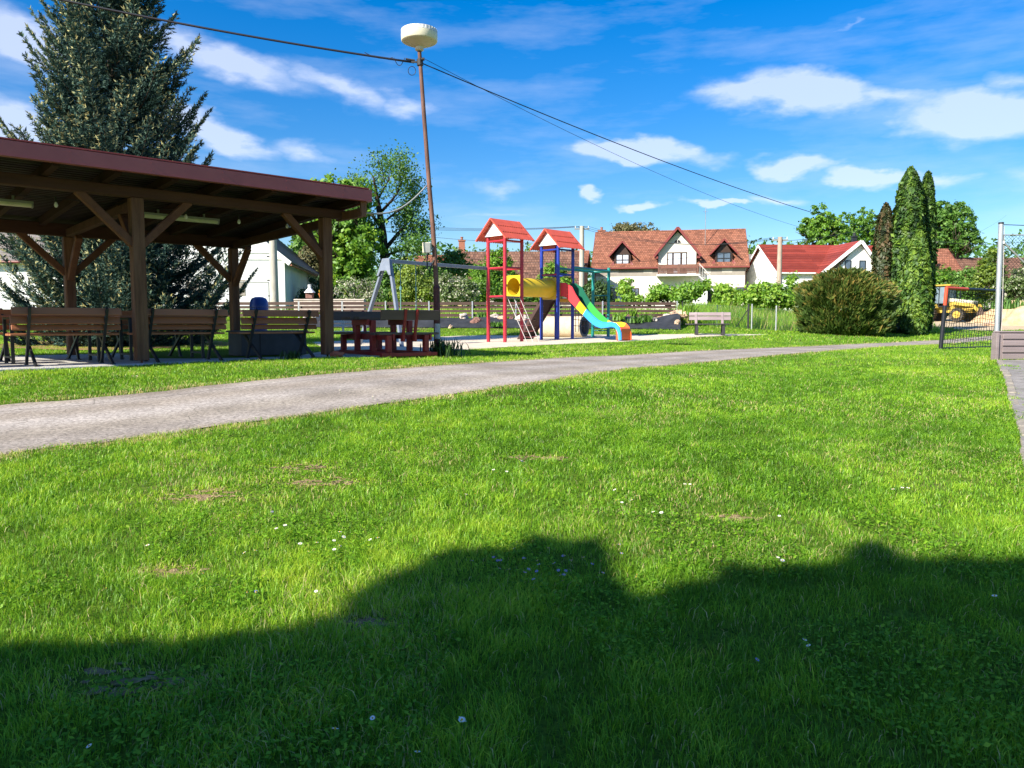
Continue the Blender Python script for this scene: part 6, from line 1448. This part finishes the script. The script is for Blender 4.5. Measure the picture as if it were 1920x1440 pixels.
p = pv(2.35, -.42); tuft('weed_tuft', 'dark weeds at the terrace edge before the grey chest', (p.x, p.y, gz(p.x, p.y)), .2, 60, .1, LM['dark'], 102, cat='weeds')
for i, (px, py, h, lab, lm) in enumerate([(905, 601, .32, 'green herb clump beside the knobbly stone', 'mid'), (1182, 600, .45, 'light green tuft on the fabric beyond the slide', 'bright'), (1210, 612, .4, 'leafy weeds at the lower edge of the fabric beyond the slide', 'mid'), (1190, 615, .3, 'low weeds beside the slide end', 'mid'), (1216, 592, .35, 'grey-green plant near the fence behind the slide', 'dark'), (1228, 593, .25, 'small dark plant below the fence end', 'dark'), (1258, 591, .35, 'whitish-green plant among the stones', 'pale'), (1288, 600, .8, 'tall green weeds at the right end of the bed', 'mid'), (1290, 612, .5, 'green weeds beside the corner stones', 'bright'), (622, 592, .6, 'young yellow-green shrub beside the right pavilion post', 'yellow'), (932, 612, .25, 'green weeds at the foot of the bed behind the red tower', 'mid'), (1160, 610, .35, 'green weeds behind the slide', 'bright')]):
    Yr = 36 - (py - 597) / 19 * 3.0; x = (px - 960) / F * Yr; tuft('bed_plant', lab, (x, Yr, bedz(x, Yr)), h, 110, .14, LM[lm], 110 + i, cat='plant', group='small plants on the fabric bed', wd=.025)
def meadow(name, label, xs, n, h0, h1, w, m, seed, Yr):
    r = np.random.default_rng(seed); y = r.uniform(*Yr, n); pxx = r.uniform(*xs, n); x = (pxx - 960) / F * y; kp = ~inpoly(x, y, DIRTP) & ~inpoly(x, y, ROADP) & ~((np.abs(x - 33) < 5.5) & (y > 50) & (seed == 133)); x, y = x[kp], y[kp]; n = len(x); z = gza(x, y); h = r.uniform(h0, h1, n) * (.6 + .8 * vnoise(x, y, .8)); a = r.uniform(0, 6.28, n); l = h * r.uniform(.1, .6, n); pa = r.uniform(0, 3.14, n)
    V = np.stack([np.stack([x - np.cos(pa) * w, y - np.sin(pa) * w, z], 1), np.stack([x + np.cos(pa) * w, y + np.sin(pa) * w, z], 1), np.stack([x + np.cos(a) * l, y + np.sin(a) * l, z + h], 1)], 1).reshape(-1, 3); i = np.arange(n) * 3
    tint = np.clip(.45 + .5 * (vnoise(x, y, 1.6) - .5) + r.normal(0, .15, n), 0, .8); tint = np.where(r.random(n) < .12 * (vnoise(x + 40, y, 1.2) > .5) * 2, r.uniform(.86, 1, n), tint)
    o = npmesh(name, V, [np.stack([i, i+1, i+2], 1)], m, tint=np.repeat(tint, 3)); tag(o, label, 'grass', kind='stuff')
meadow('meadow_grass', 'tall unmown garden grass behind the mesh fence', (1272, 1520), 26000, .35, .8, .02, mGr, 131, (34.6, 50))
meadow('garden_grass', 'rough garden grass behind the rail fence', (420, 1275), 20000, .2, .5, .03, mGr, 132, (37, 60))
meadow('verge_grass', 'rough grass around the building site at the right', (1640, 1990), 9000, .12, .3, .03, mGr, 133, (40, 64))
# --- distant wood closing the horizon
r = np.random.default_rng(141); n = 60000; th = r.uniform(-1.15, 1.15, n); D_ = r.uniform(150, 190, n); x = np.sin(th) * D_; y = np.cos(th) * D_; z0 = gza(x, y); hh = 6 + 7 * vnoise(x, y, 14) + 3 * vnoise(x, y, 5); z = z0 + hh * r.random(n)
V, tt = leaves(np.stack([x, y, z], 1), .95, r, np.clip(.4 + .4 * (vnoise(x, y, 9) - .5) + r.normal(0, .15, n), 0, 1)); q_ = np.arange(n) * 4
o = npmesh('distant_wood', V, [np.stack([q_, q_+1, q_+2, q_+3], 1)], LM['mid'], tint=tt); tag(o, 'distant belt of trees behind the village', 'wood', kind='stuff')

# --- tree row behind and left of the photographer, whose shadow falls on the near lawn
HV = Vector((SUNV.x, SUNV.y, 0)); tanE = -SUNV.z / HV.length; hd = HV.normalized()
SH = [(-260, 1235), (-100, 1222), (0, 1212), (110, 1200), (220, 1206), (330, 1190), (450, 1180), (560, 1165), (610, 1140), (650, 1118), (680, 1090), (740, 1070), (790, 1042), (850, 1015), (960, 1022), (1040, 1010), (1110, 1012), (1135, 1040), (1120, 1085), (1180, 1105), (1250, 1095), (1330, 1080), (1480, 1062), (1550, 1048), (1600, 1020), (1640, 1004), (1690, 1036), (1800, 1046), (1920, 1045), (2060, 1050), (2250, 1060)]
gp = [gnd(*q) for q in SH]; dist = 9.0; row = [p - hd * dist + UZ * (dist * tanE) for p in gp]
hg = thing('garden_tree_row', 'leafy tree row standing behind the photographer, casting the near shadow', 'tree row', (row[len(row)//2].x, row[len(row)//2].y, 0))
Vp = []; r = np.random.default_rng(151)
# ordinate across the sun's direction
perp = Vector((-hd.y, hd.x, 0)); us = np.array([p.dot(perp) for p in row])
for i in range(1, len(us)): us[i] = min(us[i], us[i-1] - .012)
od = np.argsort(us)
zs = np.array([p.z for p in row]); ws = np.array([p.dot(hd) for p in row])
n = 420000; u = r.uniform(us.min() - 1.2, us.max() + 1.5, n); w_ = ws.mean() + r.uniform(-.9, .9, n); z = (zs.max() + 1.2) * (1 - r.random(n) ** 1.4)
x = perp.x * u + hd.x * w_; y = perp.y * u + hd.y * w_
# the crown keeps only leaves whose shadow lands inside the shaded part of the lawn, which gives the row its lobed outline and gaps
gx_, gy_ = x + hd.x * z / tanE, y + hd.y * z / tanE
for _ in range(2):
    g_ = gza(gx_, gy_) + .03; gx_, gy_ = x + hd.x * (z - g_) / tanE, y + hd.y * (z - g_) / tanE
cy, cz_ = gy_, g_ - CAMZ; dep = cy * math.cos(PITCH) - cz_ * math.sin(PITCH); upv = cy * math.sin(PITCH) + cz_ * math.cos(PITCH)
sxp = 960 + F * gx_ / np.maximum(dep, .05); syp = 720 - F * upv / np.maximum(dep, .05)
edg = np.interp(sxp, [a for a, _ in SH], [b_ for _, b_ in SH]); rag = 26 * (vnoise(gx_ * 3, gy_ * 3, .5) - .5) + 34 * (vnoise(gx_, gy_, .16) - .5) + r.normal(0, 5, n)
keep = (dep < .6) | (syp > edg + rag + 12); keep &= ~((vnoise(gx_ + 5, gy_, .11) > .90) & (r.random(n) < .9))
P = np.stack([x, y, z], 1)[keep]; n = len(P); print('row leaves', n)
V, tt = leaves(P, .11, r, np.clip(r.normal(.5, .2, n), 0, 1)); V -= np.array(hg.location); q_ = np.arange(n) * 4
npmesh('crown', V, [np.stack([q_, q_+1, q_+2, q_+3], 1)], LM['mid'], parent=hg, tint=tt)
b = MB()
for k in range(8):
    uu = us.min() + (us.max() - us.min()) * (k + .5) / 8; wc = ws.mean(); zt_ = float(np.interp(uu, us[od], zs[od])) * .62; q = perp * uu + hd * wc; b = MB(); b.cyl((q.x, q.y, -.3), (q.x, q.y, zt_ * .85), .16, .05, n=8); b.build('trunk', mBark, hg, world=True)
print('tree row', us.min(), us.max(), zs.min(), zs.max(), row[0], row[-1])
# ================================================================ right-hand side: rink boards, goal, net pole, building site
mBoard = mat('purplish_brown_board', (.19, .15, .15), .75, col2=(.29, .235, .235), scale=2, stretch=(.15, 1, 3), bump=.25, bscale=30, spec=.3)
YB = 15.5; ba = base(1866, YB); bz0 = ba.z; bz1 = at(1866, 623, YB).z
rk = thing('rink_board', 'low purplish brown boarding at the right edge beside the goal', 'boarding', ba)
b = MB(); hB = bz1 - bz0; dd_ = Vector((1, .02, 0)); e = ba + dd_ * 6
b.beam(ba + UZ * (hB / 2 - .03), e + UZ * (hB / 2 - .03), .10, hB + .06); b.build('board_core', mBoard, rk, world=True)
for j in range(4):
    z0 = bz0 + hB * (.04 + .24 * j); z1 = z0 + hB * .17; b = MB(); p = ba + dd_ * .10; p.z = (z0 + z1) / 2; q = e.copy(); q.z = p.z
    b.beam(p - Vector((0, .065, 0)), q - Vector((0, .065, 0)), .028, z1 - z0); b.build('board_panel', mBoard, rk, world=True, bevel=.006)
b = MB(); b.beam(ba + UZ * (hB + .012) - Vector((.02, .0, 0)), e + UZ * (hB + .012), .15, .03); b.build('cap_board', mBoard, rk, world=True, bevel=.005)
b = MB(); b.box((ba.x - .02, ba.y - .02, bz0 + hB / 2 - .02), (.06, .17, hB + .02)); b.build('corner_post', mBoard, rk, world=True, bevel=.006)
# galvanised pole with rope and high catch net
YP = 16.4; pb0 = base(1867.5, YP); pt0 = at(1877, 420, YP); np_ = thing('net_pole', 'tall slim galvanised pole carrying the catch net at the right edge', 'pole', pb0)
b = MB(); b.cyl(pb0 - UZ * .1, pt0, .048, n=14); b.build('pole', mGalv, np_, world=True, smooth=True)
b = MB(); b.cyl(pt0, pt0 + UZ * .035, .053, n=14); b.build('pole_cap', mSteel, np_, world=True)
b = MB(); b.tube([at(1883, 424, YP), at(1881.5, 500, YP), at(1877.5, 640, YP)], .006, n=5); b.build('rope', mRope, np_, world=True)
b = MB(); b.box(at(1879.5, 455, YP), (.08, .06, .07)); b.build('pulley', mWhiteM, np_, world=True, bevel=.01)
b = MB(); b.cyl(at(1878, 421, YP), at(2010, 426, YP), .008, n=5); b.build('top_wire', mCable, np_, world=True)
n0 = at(1882, 440.5, YP); nx = Vector((1, 0, 0)); wN, hN = 3.0, .86
b = MB(); b.cyl(n0, n0 + nx * wN, .012, n=6); b.cyl(at(1882, 455, YP), at(1945, 516, YP), .018, n=6); b.cyl(n0, n0 - UZ * hN, .008, n=5); b.build('net_bracket', mGalvD, np_, world=True)
b = MB(); st_ = .075; k = 0
while k * st_ < wN + hN:
    d = k * st_
    a_, c_ = (min(d, wN), max(0, d - wN)), (max(0, d - hN), min(d, hN)); b.cyl(n0 + nx * a_[0] - UZ * a_[1], n0 + nx * c_[0] - UZ * c_[1], .0035, n=3, caps=False)
    a_, c_ = (wN - min(d, wN), max(0, d - wN)), (wN - max(0, d - hN), min(d, hN)); b.cyl(n0 + nx * a_[0] - UZ * a_[1], n0 + nx * c_[0] - UZ * c_[1], .0035, n=3, caps=False); k += 1
b.build('catch_net', mCable, np_, world=True)
# goal frame
mOrP = mat('orange_red_paint', (.60, .075, .03), .45, var=.1); mBlk = mat('black_paint', (.014, .016, .022), .45, var=.2)
YG = 20.5; g0 = base(1763, YG); gt = at(1775, 540, YG); gl = thing('goal', 'goal frame painted orange and black with a dark net beside the path', 'goal', g0)
gm_ = g0.lerp(gt, .72); dirg = (at(1920, 547, 23.2) - gt); dirg.z = 0; dirg.normalize()
b = MB(); b.cyl(g0 - UZ * .05, gm_, .052, n=14); b.build('post_lower', mBlk, gl, world=True, smooth=True); b = MB(); b.cyl(gm_, gt + UZ * .02, .045, n=14); b.build('post_upper', mOrP, gl, world=True, smooth=True)
c1_ = gt + dirg * 1.15; c2_ = gt + dirg * 3.3
b = MB(); b.cyl(gt, c1_, .045, n=12); b.build('crossbar_end', mOrP, gl, world=True, smooth=True); b = MB(); b.cyl(c1_, c2_, .043, n=12); b.build('crossbar', mBlk, gl, world=True, smooth=True)
r0_ = at(1740, 532, YG + .6)
e0 = g0 + Vector((.02, 0, .03)); e1 = g0 + dirg * 3.3; e1.z = gz(e1.x, e1.y) + .03
b = MB(); b.cyl(e0, e1, .028, n=10); b.build('ground_bar', mBlk, gl, world=True); p = e1; q = c2_; b = MB(); b.cyl(p, q, .045, n=10); b.build('post_lower', mBlk, gl, world=True)
b = MB(); nu, nv = 22, 14
for i in range(nu + 1):
    t = i / nu; a, c = gt.lerp(c2_, t), e0.lerp(e1, t); pts = [a.lerp(c, j / 10) + Vector((.25, .45, 0)) * (math.sin(math.pi * j / 10) * .6) + Vector((.02 * math.sin(j * 2.1 + i), 0, 0)) for j in range(11)]; b.tube(pts, .0075, n=3, close=False)
for j in range(1, nv):
    t = j / nv; b.tube([gt.lerp(c2_, i / 12).lerp(e0.lerp(e1, i / 12), t) + Vector((.25, .45, 0)) * (math.sin(math.pi * t) * .6) + UZ * (.025 * math.sin(i * 1.7 + j)) for i in range(13)], .0075, n=3, close=False)
b.build('goal_net', mBlk, gl, world=True)
# earth heap
mEarth = mat('sandy_earth', (.42, .27, .14), .95, col2=(.70, .50, .30), scale=2.2, bump=.9, bscale=9, spec=.08, detail=9)
def heap(label, px, Y, wpx, hpx, seed, dep=.7):
    p = base(px, Y, -.15); rx = wpx / F * Y; hz_ = hpx / F * Y; r = np.random.default_rng(seed); n = 60; g_ = np.linspace(-1.1, 1.1, n); xx, yy = np.meshgrid(g_, g_); rr_ = np.sqrt(xx ** 2 + yy ** 2) 
    f = np.clip(1 - rr_, -.1, 1); zz_ = hz_ * (np.clip(f * 1.5, -.1, .8) + f * .25) * (.72 + .5 * vnoise(xx + seed, yy, .55)) + hz_ * .10 * (vnoise(xx * 3 + seed, yy * 3, .4) - .5) * (f > 0) + .08 * (vnoise(xx * 12, yy * 12 + seed, .6) - .5)
    V = np.stack([xx * rx, yy * rx * dep, zz_], 2).reshape(-1, 3); i, j = np.meshgrid(np.arange(n - 1), np.arange(n - 1), indexing='ij'); q = (i * n + j).ravel()
    o = npmesh('earth_heap', V, [np.stack([q, q+1, q+n+1, q+n], 1)], mEarth, smooth=True); o.location = p; tag(o, label, 'earth heap', 'heaps of dug earth')
heap('tall sandy earth heap behind the net pole', 1893, 54, 68, 46, 3); heap('lower sandy earth heap spreading at the right edge', 1925, 47, 64, 34, 11); heap('low spoil ridge beside the loader bucket', 1845, 55, 34, 20, 19)
o = rock('rock', (.55, .3, .22), mRk3, base(1858, 45, .05), 71); tag(o, 'flat stone slab lying before the earth heap', 'rock')
tuft('weed_tuft', 'green weeds sprouting on the tall earth heap', (base(1868, 51).x, 50.2, base(1868, 51).z + 1.0), .8, 160, .5, LM['mid'], 201, cat='weeds', wd=.04)
# backhoe loader
mYP = mat('worn_yellow_paint', (.42, .28, .03), .6, col2=(.58, .42, .08), scale=4); mRub = mat('tyre_rubber', (.022, .020, .018), .85, col2=(.10, .08, .06), scale=6, bump=.5); mDirtM = mat('dirty_steel', (.065, .040, .032), .7, col2=(.14, .09, .07), scale=5, bump=.3); mCW = mat('cream_hood', (.62, .58, .44), .5, var=.1)
YT = 58.; tp = base(1766, YT); bh = thing('backhoe_loader', 'yellow backhoe loader with dark front bucket on the building site', 'backhoe loader', tp, R(-52))
# local: +x forward, +y its left
def wheel(x, y, r_, w):
    s = 1 if y > 0 else -1; b = MB(); b.cyl((x, y - w / 2, r_), (x, y + w / 2, r_), r_ * .93, n=26)
    for k in range(22):
        t = 2 * math.pi * k / 22; b.box((x + r_ * .95 * math.cos(t), y, r_ + r_ * .95 * math.sin(t)), (r_ * .10, w * 1.02, r_ * .13), Matrix.Rotation(-t, 3, 'Y'))
    o = b.build('wheel', mRub, bh); b = MB(); b.cyl((x, y + s * (w / 2 - .02), r_), (x, y + s * (w / 2 + .03), r_), r_ * .55, r_ * .50, n=20); b.cyl((x, y + s * (w / 2 + .03), r_), (x, y + s * (w / 2 + .07), r_), r_ * .22, n=14); b.build('rim', mYP, o)
for y in (-.95, .95): wheel(-.75, y, .62, .42); wheel(1.35, y, .50, .34)
b = MB(); b.prism([(-.9, -.38, .65), (2.1, -.38, .65), (2.1, -.38, 1.35), (.55, -.38, 1.5), (.4, -.38, 1.15), (-.9, -.38, 1.15)], (0, .76, 0)); b.build('chassis', mYP, bh, bevel=.02)
b = MB(); b.prism([(.55, -.42, 1.45), (2.15, -.42, 1.28), (2.2, -.42, 1.48), (.55, -.42, 1.72)], (0, .84, 0)); b.build('hood', mCW, bh, bevel=.03)
b = MB(); b.box((2.2, 0, 1.0), (.06, .6, .55)); b.build('grille', mBlk, bh)
cb = MB(); 
for (x, y) in ((.55, -.68), (.55, .68), (-.75, -.68), (-.75, .68)): cb.beam((x, y, 1.1), (x * .92, y * .92, 2.62), .07, .07)
for y in (-.68, .68): cb.beam((-.1, y, 1.1), (-.1, y * .92, 2.62), .05, .05)
cb.box((-.1, 0, 1.12), (1.4, 1.45, .08)); cb.build('cab_frame', mBlk, bh)
b = MB(); b.box((-.1, 0, 2.68), (1.62, 1.5, .11)); b.build('cab_roof', mYP, bh, bevel=.03)
for (a_, c_) in (((.54, -.62), (.54, .62)), ((-.72, -.62), (-.72, .62)), ((-.72, -.65), (.50, -.65)), ((-.72, .65), (.50, .65))):
    b = MB(); b.prism([(a_[0], a_[1], 1.35), (c_[0], c_[1], 1.35), (c_[0] * .93, c_[1] * .93, 2.58), (a_[0] * .93, a_[1] * .93, 2.58)], (.012, .012, 0)); b.build('cab_window', mat('cab_glass', (.10, .14, .17), .08, col2=(.22, .28, .32), scale=2, spec=.9), bh)
b = MB(); b.box((-.3, 0, 1.45), (.5, .5, .6)); b.box((-.5, 0, 1.8), (.12, .5, .5)); b.build('driver_seat', mBlk, bh)
for y in (-.98, .98): b = MB(); b.prism([(-1.45, y - .22, 1.0), (-1.3, y - .22, 1.32), (-.2, y - .22, 1.32), (-.05, y - .22, 1.0), (-.1, y - .22, 1.0), (-.25, y - .22, 1.24), (-1.25, y - .22, 1.24), (-1.38, y - .22, 1.0)], (0, .44, 0)); b.build('mudguard', mYP, bh)
for y in (-.62, .62): b = MB(); b.beam((.9, y, 1.35), (2.3, y, 1.15), .12, .22); b.beam((2.3, y, 1.15), (2.75, y, .55), .12, .2); b.cyl((1.2, y, .85), (2.5, y, .95), .05, n=8); b.build('loader_arm', mYP, bh)
b = MB(); b.prism([(2.75, -1.2, .08), (3.55, -1.2, .08), (3.58, -1.2, .14), (2.95, -1.2, .22), (2.88, -1.2, .55), (3.0, -1.2, .98), (2.9, -1.2, 1.02), (2.72, -1.2, .6)], (0, 2.4, 0))
for y in (-1.2, 1.17): b.prism([(2.75, y, .08), (3.55, y, .08), (3.0, y, 1.0), (2.72, y, .6)], (0, .03, 0))
for k in range(8): b.box((3.62, -1.1 + k * .315, .10), (.16, .07, .04))
b.build('front_bucket', mDirtM, bh)
b = MB(); b.beam((-1.2, .0, 1.0), (-1.9, .0, 2.3), .22, .3); b.beam((-1.9, 0, 2.3), (-2.35, 0, 1.1), .18, .24); b.cyl((-1.3, 0, 1.3), (-1.95, 0, 2.0), .05, n=8); b.build('rear_boom', mYP, bh)
b = MB(); b.prism([(-2.5, -.3, .5), (-2.05, -.3, .5), (-2.2, -.3, 1.1), (-2.45, -.3, 1.1)], (0, .6, 0)); b.build('rear_bucket', mDirtM, bh)
for y in (-.8, .8): b = MB(); b.box((-1.35, y, .75), (.2, .16, 1.1)); b.box((-1.35, y, .16), (.4, .3, .05)); b.build('stabiliser', mYP, bh)
b = MB(); b.cyl((1.2, -.25, 1.6), (1.2, -.25, 2.25), .045, n=10); b.build('exhaust', mBlk, bh)
b = MB(); b.box((.62, .45, 2.45), (.06, .18, .12)); b.build('headlight', mWhiteM, bh); b = MB(); b.box((.62, -.45, 2.45), (.06, .18, .12)); b.build('headlight', mWhiteM, bh)
# small bits: birdhouse-like lantern and flower pot beyond the fence
mPotY = mat('yellow_pot', (.62, .42, .04), .6)
q = base(621, 37.5); pl_ = thing('garden_ledge', 'pale stone ledge behind the rail fence near the white barn', 'stone ledge', q); b = MB(); b.box((0, 0, .55), (3.4, .5, .5)); b.build('ledge_block', mRk1, pl_, bevel=.03); b = MB(); b.box((0, 0, .84), (3.4, .55, .07)); b.build('ledge_slab', mRk1, pl_, bevel=.02)
q = q + UZ * .905; zq = q.z
lt = thing('stone_lantern', 'small stone lantern with white roof standing on the ledge', 'lantern', (base(583, 37.5).x, 37.5, zq)); b = MB(); b.box((0, 0, .14), (.34, .3, .28)); b.build('lantern_base', mRk2, lt, bevel=.03); b = MB(); b.lathe([(.28, .28), (.26, .31), (.08, .5), (.08, .62), (.10, .66), (.02, .68)], n=8); b.build('lantern_roof', mWhiteW, lt)
fp = thing('flower_pot', 'small yellow flower pot standing on the ledge', 'flower pot', (base(605, 37.5).x, 37.5, zq)); b = MB(); b.lathe([(.09, 0), (.14, .2), (.16, .2), (.16, .24)], n=14); b.build('pot', mat('orange_pot', (.55, .17, .05), .7), fp); b = MB()
for k in range(14): a = k * .9; b.lathe([(.0, 0), (.05, .03), (.0, .07)], (.09 * math.cos(a), .09 * math.sin(a), .25 + .05 * (k % 3)), n=6)
b.build('blossoms', mPotY, fp)
